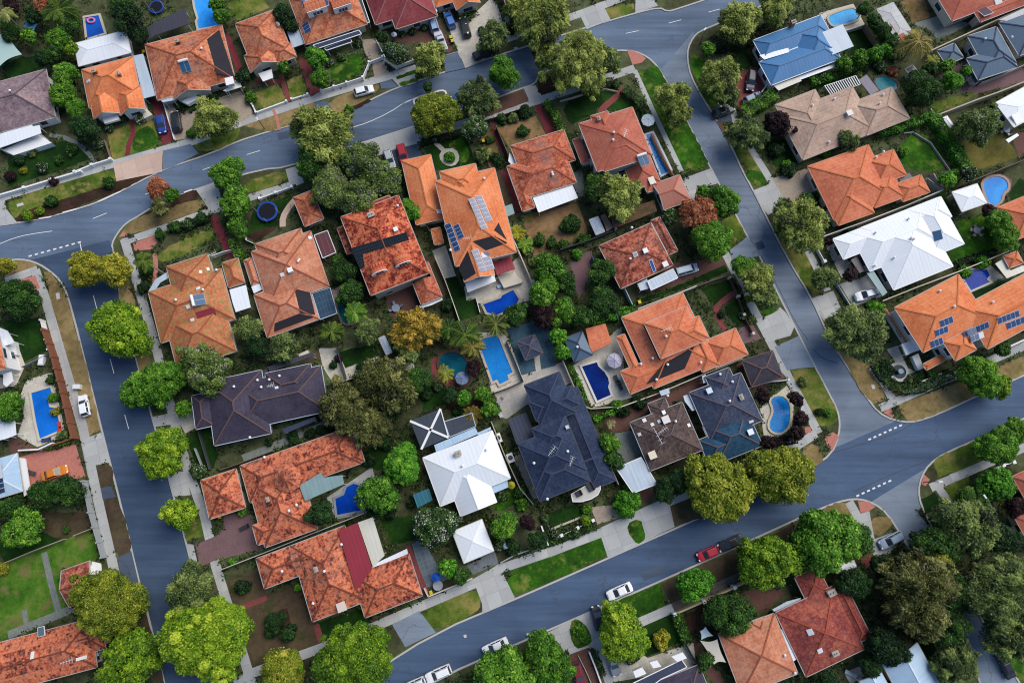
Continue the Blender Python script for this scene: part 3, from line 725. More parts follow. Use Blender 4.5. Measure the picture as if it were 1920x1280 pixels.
def tree(x, y, rpx, sp, h=None, sx=1.0, sy=1.0, rot=None):
    _tn[0] += 1; k = _tn[0]; rnd = random.Random(k*77)
    R = rpx*HC/F*.97
    top = h if h else min(11.5, 2.2+R*1.18); zc = top-R*.62; zc = max(zc, R*.5+.3)
    p = P(x, y, zc); R *= (HC-zc)/HC; rot = rnd.uniform(0, 6.28) if rot is None else rot
    size = 'huge' if rpx > 60 else 'big' if rpx > 42 else 'medium' if rpx > 28 else 'small'
    o = empty('street_tree' if rpx > 28 else 'garden_tree', (p.x, p.y, .1)); me, cl = get_crown(sp, R, k)
    c = bpy.data.objects.new('crown', me); COL.objects.link(c); c.parent = o; c.location = (0, 0, zc-.1); c.rotation_euler = (0, 0, rot); q = R/cl; c.scale = (q*sx*rnd.uniform(.9, 1.1), q*sy*rnd.uniform(.9, 1.1), q)
    t = bpy.data.objects.new('trunk', get_trunk(k % 3, sp in ('bare', 'gold', 'pep'))); COL.objects.link(t); t.parent = o; t.rotation_euler = (0, 0, rot); H = (zc+R*.35); t.scale = (max(R*1.15, 1.2), max(R*1.15, 1.2), H)
    CROWNS.append((x, y, rpx)); pend(o, f'{size} {SPEC[sp][1]} tree', x, y, 'tree', GRP[sp]); return o
def shrub(x, y, rpx, sp, sx=1.0, sy=1.0):
    _tn[0] += 1; k = _tn[0]; R = rpx*HC/F; zc = R*.55+.1; p = P(x, y, zc); me, cl = get_crown(sp, R, k)
    o = bpy.data.objects.new('shrub', me); COL.objects.link(o); o.location = p; o.rotation_euler = (0, 0, k*1.7); q = R/cl; o.scale = (q*sx, q*sy, q)
    CROWNS.append((x, y, rpx)); w = {'round': '', 'loose': '', 'weep': ''}[SPEC[sp][0]]
    pend(o, ('low ' if rpx < 13 else 'bushy ')+SPEC[sp][1]+' shrub', x, y, 'shrub', 'shrubs, '+GRP[sp].replace(' trees', '')); return o
def palm(x, y, rpx, bx=None, by=None, h=None, col=('#0c1a05', '#2c4a10', '#56761c', '#8f9a3c'), droop=.9, look='green feather palm', nf=17):
    _tn[0] += 1; k = _tn[0]; R = rpx*HC/F; h = h or 3.2; p = P(x, y, h); b = P(bx, by, .1) if bx else Vector((p.x, p.y, .1))
    o = empty('palm_tree', b); n = str(col)
    c = bpy.data.objects.new('crown', palm_mesh(R*(HC-h)/HC, k*31, m_leaf('palm_'+col[2][1:], *col), nf, droop)); COL.objects.link(c); c.parent = o; c.location = p-b
    mb = MB(); q = [b+(p-b)*t for t in (0, .33, .66, 1)]
    for i in range(3): mb.tube(q[i], q[i+1], .20-.03*i, .17-.03*i, 8)
    mb.build('trunk', m_plain('palm_bark', (.27, .23, .18), .9, .1, .3, 5), o); CROWNS.append((x, y, rpx)); pend(o, look, x, y, 'palm tree', 'garden palms'); return o
def hedge(pts, w=1.2, h=1.5, sp='dark', look=None, dens=1.0, wav=.2):
    _tn[0] += 1; rng = np.random.default_rng(_tn[0]*3+1); W = [P(x, y, h) for x, y in pts]; cs, A, B, T = [], [], [], []
    for a, b in zip(W, W[1:]):
        L = (b-a).length; d = np.array((b-a).normalized()); s = np.array([-d[1], d[0], 0]); ls = .2; n = int(dens*L*(w+2*h)*2.3/(ls*ls)*.5)
        u = rng.uniform(-.1, L+.1, n); k = rng.uniform(0, w+1.6*h, n)
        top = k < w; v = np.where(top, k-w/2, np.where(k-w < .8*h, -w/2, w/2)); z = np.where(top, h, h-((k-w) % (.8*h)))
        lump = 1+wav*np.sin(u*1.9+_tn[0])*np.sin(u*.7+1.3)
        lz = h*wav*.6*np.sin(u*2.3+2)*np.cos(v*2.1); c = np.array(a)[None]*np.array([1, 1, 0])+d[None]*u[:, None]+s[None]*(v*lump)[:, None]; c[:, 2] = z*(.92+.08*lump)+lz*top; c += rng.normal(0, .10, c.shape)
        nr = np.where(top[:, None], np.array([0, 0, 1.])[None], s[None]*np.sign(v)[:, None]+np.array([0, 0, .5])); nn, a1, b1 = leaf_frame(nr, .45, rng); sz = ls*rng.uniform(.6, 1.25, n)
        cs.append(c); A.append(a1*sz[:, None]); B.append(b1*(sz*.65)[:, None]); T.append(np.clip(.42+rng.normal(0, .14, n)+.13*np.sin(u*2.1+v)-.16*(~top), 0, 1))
    me = quads('hedge', leafmat(sp), np.concatenate(cs), np.concatenate(A), np.concatenate(B), np.concatenate(T))
    o = bpy.data.objects.new('hedge', me); COL.objects.link(o); m = pts[len(pts)//2]; x, y = (m if len(pts) > 2 else ((pts[0][0]+pts[1][0])/2, (pts[0][1]+pts[1][1])/2))
    L, R = strip_world(W, w); SHEETS.append([to_px(p) for p in L]+[to_px(p) for p in R[::-1]])
    pend(o, look or 'clipped '+SPEC[sp][1].replace(' round', '').replace(' leafy', '')+' hedge', x, y, 'hedge', 'garden hedges'); return o
# ------------------------------------------------------------------ vehicles
CARS = {
 'sedan': dict(L=4.75, W=1.84, belt=(.80, .96, 1.0, .98, .97, .96, .90, .80, .60), cab=(-.37, -.22, .06, .25), roof=1.44),
 'hatch': dict(L=4.15, W=1.78, belt=(.82, .98, 1.0, 1.0, .99, .98, .93, .82, .60), cab=(-.475, -.37, .05, .25), roof=1.48),
 'wagon': dict(L=4.8, W=1.84, belt=(.85, 1.0, 1.02, 1.0, .99, .98, .93, .82, .60), cab=(-.48, -.41, .06, .25), roof=1.50),
 'suv':   dict(L=4.6, W=1.90, belt=(.90, 1.1, 1.12, 1.1, 1.09, 1.08, 1.04, .94, .70), cab=(-.48, -.42, .06, .24), roof=1.72),
 'ute':   dict(L=5.1, W=1.86, belt=(.95, 1.1, 1.1, 1.1, 1.09, 1.08, 1.0, .92, .70), cab=(-.08, -.03, .10, .25), roof=1.68),
 'van':   dict(L=4.7, W=1.86, belt=(.9, 1.1, 1.12, 1.1, 1.1, 1.08, 1.0, .9, .68), cab=(-.49, -.46, .17, .33), roof=1.85),
}
_car = {}
def car_proto(kind):
    if kind in _car: return _car[kind]
    c = CARS[kind]; L, W = c['L'], c['W']/2; sx = (-.5, -.475, -.40, -.2, 0, .2, .36, .46, .5); sw = (.80, .93, .985, 1, 1, 1, .98, .88, .70)
    mb = MB(); rings = []
    for x, w, b in zip(sx, sw, c['belt']):
        q = [(-.86*w, .28), (-w, .42), (-w*1.0, b-.22), (-w*.95, b-.05), (-w*.82, b), (w*.82, b), (w*.95, b-.05), (w*1.0, b-.22), (w, .42), (.86*w, .28)]; rings.append([Vector((x*L, y*W, z)) for y, z in q])
    for r0, r1 in zip(rings, rings[1:]):
        for i in range(len(r0)):
            j = (i+1) % len(r0); mb.poly([r0[i], r1[i], r1[j], r0[j]][::-1])
    mb.poly(rings[0][::-1]); mb.poly(rings[-1])
    a, b, d, e = [k*L for k in c['cab']]; zb = c['belt'][4]-.02; zr = c['roof']; wb, wt = W*.88, W*.70
    base = [Vector((a, -wb, zb)), Vector((e, -wb*.93, zb-.03)), Vector((e, wb*.93, zb-.03)), Vector((a, wb, zb))]; top = [Vector((b, -wt, zr)), Vector((d, -wt*.96, zr)), Vector((d, wt*.96, zr)), Vector((b, wt, zr))]
    for i in range(4): mb.poly([base[i], base[(i+1) % 4], top[(i+1) % 4], top[i]])
    cen = Vector(((b+d)/2, 0, zr+.035)); mb2 = [t*.8+Vector((cen.x*.2, 0, zr*.2))+Vector((0, 0, .035)) for t in top]; mb.poly(mb2)
    for i in range(4): mb.poly([top[i], top[(i+1) % 4], mb2[(i+1) % 4], mb2[i]])
    root = empty('parked_car', (0, 0, 0)); body = mb.build('body', m_paint(), root); gm = GLASS()
    def pane(nm, q, kx=.9, kz=.84):
        cc = sum(q, Vector())/4; n = (q[1]-q[0]).cross(q[3]-q[0]).normalized(); n = n if n.dot(cc-Vector(((a+e)/2, 0, .9))) > 0 else -n
        u = ((q[1]-q[0])+(q[2]-q[3]))/4; v = ((q[3]-q[0])+(q[2]-q[1]))/4; t = ((q[2]-q[3])-(q[1]-q[0]))/4
        pts = [cc+n*.015+u*sgu*kx+v*sgv*kz+t*sgu*sgv*kx*kz for sgu, sgv in ((-1, -1), (1, -1), (1, 1), (-1, 1))]; return MB().poly(pts).build(nm, gm, root)
    pane('windscreen', [base[1], base[2], top[2], top[1]]); pane('rear_window', [base[3], base[0], top[0], top[3]])
    for i, j in ((0, 1), (3, 2)):
        q = [base[i], base[j], top[j], top[i]]; M = lambda p, r, t: p+(r-p)*t
        for t0, t1 in ((.04, .5), (.53, .96)): pane('side_window', [M(q[0], q[1], t0), M(q[0], q[1], t1), M(q[3], q[2], t1), M(q[3], q[2], t0)], .95, .84)
    for sx_ in (-.30, .31):
        for sg in (-1, 1):
            y = sg*(W-.10); w = MB().tube((sx_*L, y-.11, .33), (sx_*L, y+.11, .33), .33, n=18).build('wheel', m_plain('tyre_rubber', (.015, .015, .016), .9, .1), root)
            MB().tube((sx_*L, y+sg*.10, .33), (sx_*L, y+sg*.125, .33), .21, n=14).build('rim', m_plain('alloy', (.4, .4, .42), .3, .5, metal=.6), w)
    for sg in (-1, 1):
        MB().obox((L*.472, sg*W*.62, c['belt'][7]-.06), (.10, sg*-.05, -.03), (.02, .17, 0), (.02, 0, .07)).build('headlight', m_plain('lamp_glass', (.75, .78, .8), .1, .6, .05), root)
        MB().obox((-L*.492, sg*W*.68, c['belt'][1]-.16), (.03, 0, 0), (0, .16, 0), (0, 0, .09)).build('tail_light', m_plain('tail_lamp_red', (.35, .01, .012), .2, .5, .05), root)
        MB().obox((d+.32*L*.25, sg*(W+.07), zb+.04), (.06, 0, 0), (0, .09, 0), (0, 0, .06)).build('wing_mirror', m_plain('mirror_shell', (.1, .1, .1), .4), root)
    if kind == 'ute':
        MB().box((-.29*L, 0, 1.115), (.38*L, W*1.5, .03)).build('tray_cover', m_plain('tray_cover', (.42, .45, .48), .5), root)
    if kind in ('suv', 'wagon', 'van'):
        for sg in (-1, 1): MB().bar((b+.1, sg*wt*.9, zr+.06), (d-.1, sg*wt*.9, zr+.06), .05, .05).build('roof_rail', DARKM(), root)
    _car[kind] = [root, False]; return _car[kind]
def car(x, y, fx, fy, kind, col, look, z=None, label=None):
    z = ground_z(x, y) if z is None else z
    pr = car_proto(kind); zc = z+.8
    if not pr[1]: r = pr[0]; pr[1] = True; kids = list(r.children)
    else:
        r = pr[0].copy(); COL.objects.link(r)
        for ch in pr[0].children:
            c2 = ch.copy(); COL.objects.link(c2); c2.parent = r
            for g in ch.children: g2 = g.copy(); COL.objects.link(g2); g2.parent = c2
    p, q = P(x, y, zc), P(x+fx, y+fy, zc); d = q-p; r.location = (p.x, p.y, z); r.rotation_euler = (0, 0, math.atan2(d.y, d.x))
    for ch in r.children:
        if ch.name.startswith('body'): ch.color = C4(col)
    HOUSE_FOOT.append([(p.x-1.5, p.y-1.5), (p.x+1.5, p.y-1.5), (p.x+1.5, p.y+1.5), (p.x-1.5, p.y+1.5)])
    pend(r, look, x, y, 'car', 'parked cars')
    if label: PEND.pop(); r['label'] = label
    return r
# ------------------------------------------------------------------ garden things
def pool(pts, label, a='#1266b8', b='#2a86d8', cop='#b9b2a4', cw=.45, smooth=0, cover=False):
    if smooth: pts = chaikin(pts, smooth)
    z = .30; w = [P(x, y, z) for x, y in pts]
    if sum(p.x*q.y-q.x*p.y for p, q in zip(w, w[1:]+w[:1])) < 0: w = w[::-1]
    c = sum(w, Vector())/len(w); o = empty('swimming_pool', (c.x, c.y, .1)); MB().poly(w).build('water', m_water('pool_water_'+a[1:], a, b), o)
    _, R = strip_world(w, cw, True, -.5); L2, _ = strip_world(w, .02, True, 0); mb = MB(); n = len(w); up = lambda p, zz: Vector((p.x, p.y, zz))
    for i in range(n):
        j = (i+1) % n; mb.poly([up(R[i], .40), up(R[j], .40), up(w[j], .40), up(w[i], .40)]); mb.poly([up(w[i], .40), up(w[j], .40), up(w[j], .05), up(w[i], .05)]); mb.poly([up(R[j], .40), up(R[i], .40), up(R[i], .05), up(R[j], .05)])
    mb.build('coping', m_plain('coping_'+cop[1:], lin(cop)[:3], .8, .2, .12), o); tag(o, label, 'swimming pool', 'backyard swimming pools')
    SHEETS.append([to_px(p) for p in R]); return o
def fence(pts, h, mat, look, th=.12, post=0.0, name='fence', pw=.3, pmat=None, ph=.25, z=.1, cap=None):
    w = [P(x, y, h) for x, y in pts]; o = None; mb = MB(); c = w[len(w)//2]; o = empty(name, (c.x, c.y, z))
    for a, b in zip(w, w[1:]): mb.bar((a.x, a.y, z+h/2), (b.x, b.y, z+h/2), th, h)
    mb.build('fence_panel' if name == 'fence' else 'wall_panel', mat, o)
    if cap:
        mb = MB()
        for a, b in zip(w, w[1:]): mb.bar((a.x, a.y, z+h+.02), (b.x, b.y, z+h+.02), th+.1, .06)
        mb.build('coping', cap, o)
    if post:
        for a, b in zip(w, w[1:]):
            n = max(1, int((b-a).length/post))
            for k in range(n+1):
                if k == n and b is not w[-1]: continue
                p = a+(b-a)*(k/n); MB().box((p.x, p.y, z+(h+ph)/2), (pw, pw, h+ph), rot=math.atan2(b.y-a.y, b.x-a.x)).build('post', pmat or mat, o)
    m = pts[len(pts)//2] if len(pts) > 2 else ((pts[0][0]+pts[1][0])/2, (pts[0][1]+pts[1][1])/2)
    pend(o, look, m[0], m[1], 'fence' if name == 'fence' else 'wall', 'garden fences and walls'); return o
def umbrella(x, y, rpx, label, col=(.62, .60, .66), n=8, h=2.5):
    R = rpx*HC/F; p = P(x, y, h); o = empty('patio_umbrella', (p.x, p.y, .15)); mb = MB()
    rim = [Vector((p.x+R*math.cos(2*math.pi*k/n), p.y+R*math.sin(2*math.pi*k/n), h-.45)) for k in range(n)]; top = Vector((p.x, p.y, h+.15))
    for k in range(n): mb.poly([rim[k], rim[(k+1) % n], top]); mb.poly([rim[k]-Vector((0, 0, .18)), rim[(k+1) % n]-Vector((0, 0, .18)), rim[(k+1) % n], rim[k]])
    mb.build('canopy', m_plain('canvas_%d%d' % (int(col[0]*100), int(col[2]*100)), col, .9, .1, .1), o); MB().tube((p.x, p.y, .15), top, .035, n=8).build('pole', DARKM(), o)
    rb = MB()
    for q in rim: rb.bar(q+Vector((0, 0, .03)), top+Vector((0, 0, .03)), .05, .03)
    rb.build('ribs', m_plain('umbrella_rib', tuple(c*.8 for c in col), .7), o); tag(o, label, 'umbrella', 'patio umbrellas'); return o
def trampoline(x, y, rpx, label):
    z = .95; p = P(x, y, z); R = rpx*HC/F; o = empty('trampoline', (p.x, p.y, .1)); N = 28; cyc = lambda r, zz, k: Vector((p.x+r*math.cos(2*math.pi*k/N), p.y+r*math.sin(2*math.pi*k/N), zz))
    mb = MB().poly([cyc(R*.80, z-.03, k) for k in range(N)]); mb.build('jumping_mat', m_plain('mat_black', (.012, .013, .02), .8, .1), o); pd = MB()
    for k in range(N): pd.poly([cyc(R, z, k), cyc(R, z, k+1), cyc(R*.8, z+.03, k+1), cyc(R*.8, z+.03, k)]); pd.poly([cyc(R, z-.15, k), cyc(R, z-.15, k+1), cyc(R, z, k+1), cyc(R, z, k)])
    pd.build('safety_pad', m_plain('pad_blue', (.008, .05, .26), .5, .3, .05), o)
    for k in range(0, N, 7):
        MB().tube(cyc(R, .1, k), cyc(R, 2.5, k), .04, n=6).build('net_pole', m_plain('aluminium', (.62, .62, .63), .4, .5), o)
    tag(o, label, 'trampoline'); return o
def bin_(x, y, lid=(.62, .47, .01), rot=.3, look='yellow-lidded wheelie bin'):
    p = P(x, y, 1.0); o = empty('wheelie_bin', (p.x, p.y, .12)); o.rotation_euler = (0, 0, rot); ORG[o.name] = (0, 0, 0)
    mb = MB(); a = [(-.24, -.28), (.24, -.28), (.24, .28), (-.24, .28)]; 
    for i in range(4):
        (x0, y0), (x1, y1) = a[i], a[(i+1) % 4]; mb.poly([(x0*.8, y0*.8, .06), (x1*.8, y1*.8, .06), (x1, y1, .98), (x0, y0, .98)])
    mb.build('bin_body', m_plain('bin_green', (.015, .05, .025), .6, .2), o); ld = MB().box((0, 0, 1.0), (.56, .66, .05)); ld.box((0, .1, 1.045), (.44, .36, .04)); ld.build('lid', m_plain('bin_lid_%d' % int(lid[0]*100+lid[1]*10), lid, .5, .3, .05), o)
    for sg in (-1, 1): MB().tube((sg*.2, .27, .1), (sg*.27, .27, .1), .1, n=10).build('wheel', m_plain('tyre_rubber', (.015, .015, .016), .9, .1), o)
    pend(o, look, x, y, 'bin', 'wheelie bins'); return o
def table_set(x, y, label, n=4, col=(.55, .54, .52), tr=.75):
    p = P(x, y, .75); o = empty('garden_table', (p.x, p.y, .15)); ORG[o.name] = (0, 0, 0); m = m_plain('garden_furniture_%d' % int(col[0]*100), col, .6, .3, .1)
    MB().tube((0, 0, .56), (0, 0, .6), tr, n=18).build('table_top', m, o); MB().tube((0, 0, 0), (0, 0, .56), .07, n=8).build('leg', m, o); tag(o, label, 'table')
    for k in range(n):
        a = 2*math.pi*k/n+.4; c = empty('garden_chair', (p.x+math.cos(a)*(tr+.35), p.y+math.sin(a)*(tr+.35), .15)); ORG[c.name] = (0, 0, 0); c.rotation_euler = (0, 0, a)
        MB().box((0, 0, .42), (.48, .48, .05)).build('seat', m, c); MB().box((.24, 0, .7), (.05, .48, .5)).build('backrest', m, c)
        for i in (-1, 1):
            for j in (-1, 1): MB().box((i*.2, j*.2, .2), (.05, .05, .395)).build('leg', m, c)
        pend(c, 'garden chair at a round table', x, y, 'chair', 'garden chairs'); PEND.pop(); d, w, r = where(x, y); c['label'] = f'garden chair drawn up to the table {d} the {w}'; c['group'] = f'chairs around the table {d} the {w}'
    return o
def lounger(x, y, fx, fy, look='dark sun lounger', col=(.06, .065, .07)):
    p = P(x, y, .4); q = P(x+fx, y+fy, .4); r = math.atan2(q.y-p.y, q.x-p.x); o = empty('sun_lounger', (p.x, p.y, .15)); ORG[o.name] = (0, 0, 0); o.rotation_euler = (0, 0, r); m = m_plain('lounger_%d' % int(col[0]*100), col, .7, .2, .1)
    MB().box((-.25, 0, .34), (1.4, .66, .1)).build('mattress', m, o); MB().obox((.68, 0, .5), (.3, 0, .2), (0, .33, 0), (-.03, 0, .045)).build('backrest', m, o)
    for i in (-.85, .55):
        for j in (-.28, .28): MB().box((i, j, .14), (.06, .06, .29)).build('leg', DARKM(), o)
    pend(o, look, x, y, 'sun lounger', 'sun loungers'); return o
def shade_sail(pts, z, label, col=(.36, .46, .43)):
    w = [P(x, y, zz) for (x, y), zz in zip(pts, z)]; N = 9; n4 = [w[0], w[1], w[2], w[3] if len(w) > 3 else (w[2]+w[0])/2]; c = sum(n4, Vector())/4; o = empty('shade_sail', (c.x, c.y, .1)); mb = MB(); g = []
    for i in range(N):
        row = []
        for j in range(N):
            u, v = i/(N-1), j/(N-1); p = (n4[0]*(1-u)+n4[1]*u)*(1-v)+(n4[3]*(1-u)+n4[2]*u)*v; e = 1-abs(2*u-1); f = 1-abs(2*v-1)
            pull = .16*(max(0, 1-min(u, 1-u)*4)*(4*v*(1-v))+max(0, 1-min(v, 1-v)*4)*(4*u*(1-u))); p = p+(c-p)*pull; row.append(p)
        g.append(row)
    for i in range(N-1):
        for j in range(N-1): mb.poly([g[i][j], g[i+1][j], g[i+1][j+1], g[i][j+1]])
    mb.build('sail_cloth', m_plain('sail_%d%d' % (int(col[0]*100), int(col[2]*100)), col, .8, .15, .1), o)
    for p in w: MB().tube((p.x, p.y, .1), (p.x, p.y, p.z+.05), .05, n=8).build('post', DARKM(), o)
    tag(o, label, 'shade sail'); return o
# ================================================================== the suburb
OX = (0, 380, 760, 1140, 1520); OY = (0, 320, 640, 960)
def T(c, r, *v):                            # places read off an enlarged part of the photo (column c, row r, four times enlarged)
    return [(OX[c]+v[i]/4, OY[r]+v[i+1]/4) for i in range(0, len(v), 2)]
# ---- ground, roads and street blocks
mg = m_ground('garden_soil', '#2b2a1c', '#464a31', '#5d6946', .12, .9)
A1 = m_asphalt('asphalt_top_street', '#39475a', '#627389', math.radians(-15)); A2 = m_asphalt('asphalt_left_street', '#2b3a50', '#43566f', math.radians(78))
A3 = m_asphalt('asphalt_right_street', '#4f5b6a', '#758292', math.radians(65)); A4 = m_asphalt('asphalt_bottom_street', '#2f4058', '#4a5f7b', math.radians(-22))
A5 = m_asphalt('asphalt_apron', '#5b6878', '#808d9b', math.radians(40)); AD = m_asphalt('asphalt_dark', '#333f52', '#4c596b', math.radians(60))
big = MB().poly([(-900, -900, -.05), (900, -900, -.05), (900, 900, -.05), (-900, 900, -.05)]).build('ground', m_ground('far_ground', '#23251a', '#34361f', '#4a4a2f')); tag(big, 'broad earth ground under the whole suburb', 'ground', None, 'structure')
def road(mat, pts, z, look):
    w = [P(x, y, 0) for x, y in pts]; w = [Vector((p.x, p.y, z)) for p in w]
    if sum(a.x*b.y-b.x*a.y for a, b in zip(w, w[1:]+w[:1])) < 0: w = w[::-1]
    tag(MB().poly(w).build('road', mat), look, 'road', None, 'structure'); SHEETS.append(pts)
road(A1, [(-360, 560), (-360, 462), (-60, 405), (100, 395), (300, 300), (460, 230), (700, 150), (900, 80), (1240, 0), (1420, -60), (1720, -180), (1800, -130), (1440, 10), (1340, 60), (1290, 130), (1240, 140), (1130, 110), (1000, 200), (660, 300), (480, 340), (260, 410), (205, 480), (60, 505), (-60, 505)], 0.0, 'blue-grey asphalt street running across the top of the suburb')
road(A2, [(40, 492), (205, 450), (250, 600), (300, 800), (340, 960), (430, 1300), (520, 1640), (390, 1640), (300, 1300), (200, 860), (120, 530)], .008, 'dark blue asphalt street running down the left side')
road(A3, [(1240, 130), (1300, 60), (1330, 180), (1400, 330), (1520, 540), (1640, 760), (1700, 795), (1560, 880), (1550, 800), (1480, 660), (1400, 470), (1300, 280)], .004, 'grey asphalt street running down the right side')
road(A4, [(-360, 1700), (560, 1310), (735, 1190), (900, 1120), (1140, 1030), (1330, 945), (1540, 850), (1700, 780), (2300, 530), (2300, 630), (1740, 880), (1650, 950), (1480, 985), (1200, 1120), (980, 1215), (780, 1302), (-200, 1730)], .012, 'blue asphalt street running across the bottom of the suburb')
road(A5, [(1600, 965), (1640, 936), (1745, 872), (1780, 880), (1720, 960), (1760, 1010), (1860, 1180), (1940, 1310), (2090, 1640), (1960, 1640), (1830, 1290), (1690, 1010), (1650, 955)], .016, 'asphalt side street leaving the bottom right corner')
def block(pts, look, smooth=1):
    pts = chaikin(pts, smooth); w = [P(x, y, .12) for x, y in pts]; BLOCKS.append(pts)
    o = MB().prism(w, -.02, .12).build('verge_ground', mg); tag(o, look+' raised earth of the street block', 'ground', None, 'structure')
    kb = path('kerb', m_plain('kerb_concrete', (.44, .43, .41), .85, .2, .18, 3), pts, .32, 0, .1235, 'pale concrete kerb around the '+look, True, 0.0, -.02, clear=False); tag(kb, 'pale concrete kerb along the edge of the '+look, 'kerb', None, 'structure'); PEND.pop()
block([(213, 470), (209, 458), (220, 437), (236, 418), (258, 406), (290, 385), (346, 362), (400, 344), (487, 318), (540, 313), (672, 270), (777, 237), (860, 206), (915, 190), (977, 166), (1003, 158), (1010, 140), (1032, 131), (1080, 115), (1135, 96), (1177, 94), (1202, 100), (1225, 115), (1243, 140), (1287, 225), (1326, 302), (1347, 342), (1377, 397), (1400, 441), (1425, 480), (1457, 547), (1497, 625), (1530, 691), (1552, 732), (1570, 767), (1575, 790), (1573, 815), (1560, 850), (1520, 878), (1312, 970), (1140, 1046), (972, 1120), (817, 1185), (680, 1272), (600, 1305), (480, 1352), (448, 1345), (425, 1300), (400, 1215), (360, 1060), (314, 887), (261, 695), (227, 570)], 'central block of houses')
block([(-360, 1690), (-360, 560), (-60, 500), (0, 492), (25, 486), (50, 487), (72, 494), (95, 509), (112, 525), (125, 547), (150, 640), (190, 805), (230, 960), (260, 1091), (277, 1150), (315, 1310), (330, 1370), (310, 1400)], 'left block of houses')
block([(-360, 470), (-60, 430), (32, 418), (75, 410), (120, 399), (185, 379), (225, 359), (272, 335), (305, 318), (400, 286), (442, 266), (502, 247), (555, 232), (630, 219), (695, 187), (747, 163), (830, 136), (910, 112), (977, 90), (1085, 56), (1190, 25), (1236, 14), (1252, 22), (1270, 17), (1345, -8), (1450, -60), (1720, -180), (1720, -420), (-360, -420)], 'top left block of houses')
block([(1430, 10), (1345, 45), (1312, 59), (1300, 70), (1290, 90), (1289, 112), (1295, 142), (1315, 180), (1345, 227), (1372, 275), (1392, 320), (1410, 352), (1475, 482), (1520, 555), (1557, 637), (1592, 692), (1635, 760), (1660, 782), (1695, 791), (1717, 790), (1757, 777), (1845, 736), (1960, 686), (2300, 530), (2300, -420), (1800, -140)], 'right block of houses')
block([(2300, 630), (1980, 760), (1920, 784), (1845, 818), (1770, 850), (1742, 870), (1728, 893), (1722, 920), (1728, 950), (1752, 995), (1840, 1160), (1880, 1225), (1930, 1310), (2070, 1640), (2300, 1640)], 'bottom right block of houses')
block([(-150, 1730), (780, 1300), (842, 1262), (910, 1232), (1067, 1164), (1140, 1132), (1315, 1055), (1485, 977), (1545, 950), (1587, 936), (1615, 935), (1640, 944), (1662, 960), (1692, 1005), (1785, 1170), (1850, 1300), (1960, 1640), (1900, 1730)], 'bottom block of houses')
# traffic island on the top street
isl = chaikin(T(2, 0, 60, 760, 75, 735, 200, 700, 270, 675, 310, 690, 300, 735, 180, 780, 80, 800), 1)
o = MB().prism([P(x, y, .12) for x, y in isl], -.02, .13).build('traffic_island', mg); tag(o, 'planted traffic island with white kerb in the top street', 'traffic island')
k = path('kerb', m_plain('kerb_white', (.66, .66, .64), .7, .2, .15, 3), isl, .34, 0, .145, '', True, 0, -.02, clear=False); tag(k, 'white painted kerb around the planted traffic island', 'kerb', None, 'structure'); PEND.pop()
# ---- surfacing materials
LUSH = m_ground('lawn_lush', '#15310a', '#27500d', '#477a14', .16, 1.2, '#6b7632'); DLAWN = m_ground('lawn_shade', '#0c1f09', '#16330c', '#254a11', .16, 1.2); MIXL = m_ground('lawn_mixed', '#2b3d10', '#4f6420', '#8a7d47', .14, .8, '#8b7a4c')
DRY = m_ground('lawn_dry', '#5c4f33', '#82704b', '#a08a60', .12, 1.0, '#5d5c2c'); DIRT = m_ground('bare_earth', '#352b22', '#4b3f31', '#5b5039', .12, 1.0, '#333a1c'); MULCH = m_ground('bark_mulch', '#1f1511', '#38271f', '#4b372c', .2, 2.2, '#2a2b17'); MOWN = m_ground('lawn_striped', '#3a3d18', '#565225', '#6f6834', .2, 2.0, None, -.4, 6)
STRAW = m_ground('dry_leaf_yard', '#4b3a28', '#7c6243', '#94785a', .14, 1.4, '#4e5a24')
CO = CONC(); CREAMP = m_pave('cream_paving', (.42, .39, .33), (.56, .53, .46), .6, .6, .02, (.3, .28, .24)); BEIGE = m_pave('beige_paving', (.27, .22, .17), (.40, .33, .26), .4, .2, .02, (.2, .17, .14), off=.5, jk=.3); REDP = m_pave('red_brick_paving', (.15, .035, .035), (.25, .07, .065), .23, .115, .012, (.1, .04, .04), off=.5, jk=.25)
MAROON = m_pave('maroon_paving', (.13, .018, .026), (.21, .04, .05), .23, .115, .012, (.08, .02, .025), off=.5, jk=.25); PINK = m_pave('pink_beige_concrete', (.42, .30, .24), (.54, .40, .33), 3, 3, .03, (.3, .22, .18)); TERRA = m_pave('terracotta_corner', (.36, .13, .10), (.48, .20, .16), .3, .3, .02, (.3, .12, .1), off=.5, jk=.3)
BROWNP = m_pave('brown_brick_paving', (.085, .040, .032), (.15, .075, .06), .23, .115, .012, (.05, .03, .025), off=.5, jk=.25); PURP = m_pave('mauve_brick_paving', (.12, .07, .075), (.2, .12, .125), .23, .115, .012, (.08, .05, .05), off=.5, jk=.3); TEALP = m_pave('teal_paving', (.035, .075, .11), (.07, .14, .19), .4, .4, .03, (.02, .07, .1), jk=.5); GREYP = m_pave('grey_green_paving', (.13, .15, .14), (.21, .23, .21), .4, .4, .03, (.1, .12, .11), jk=.4)
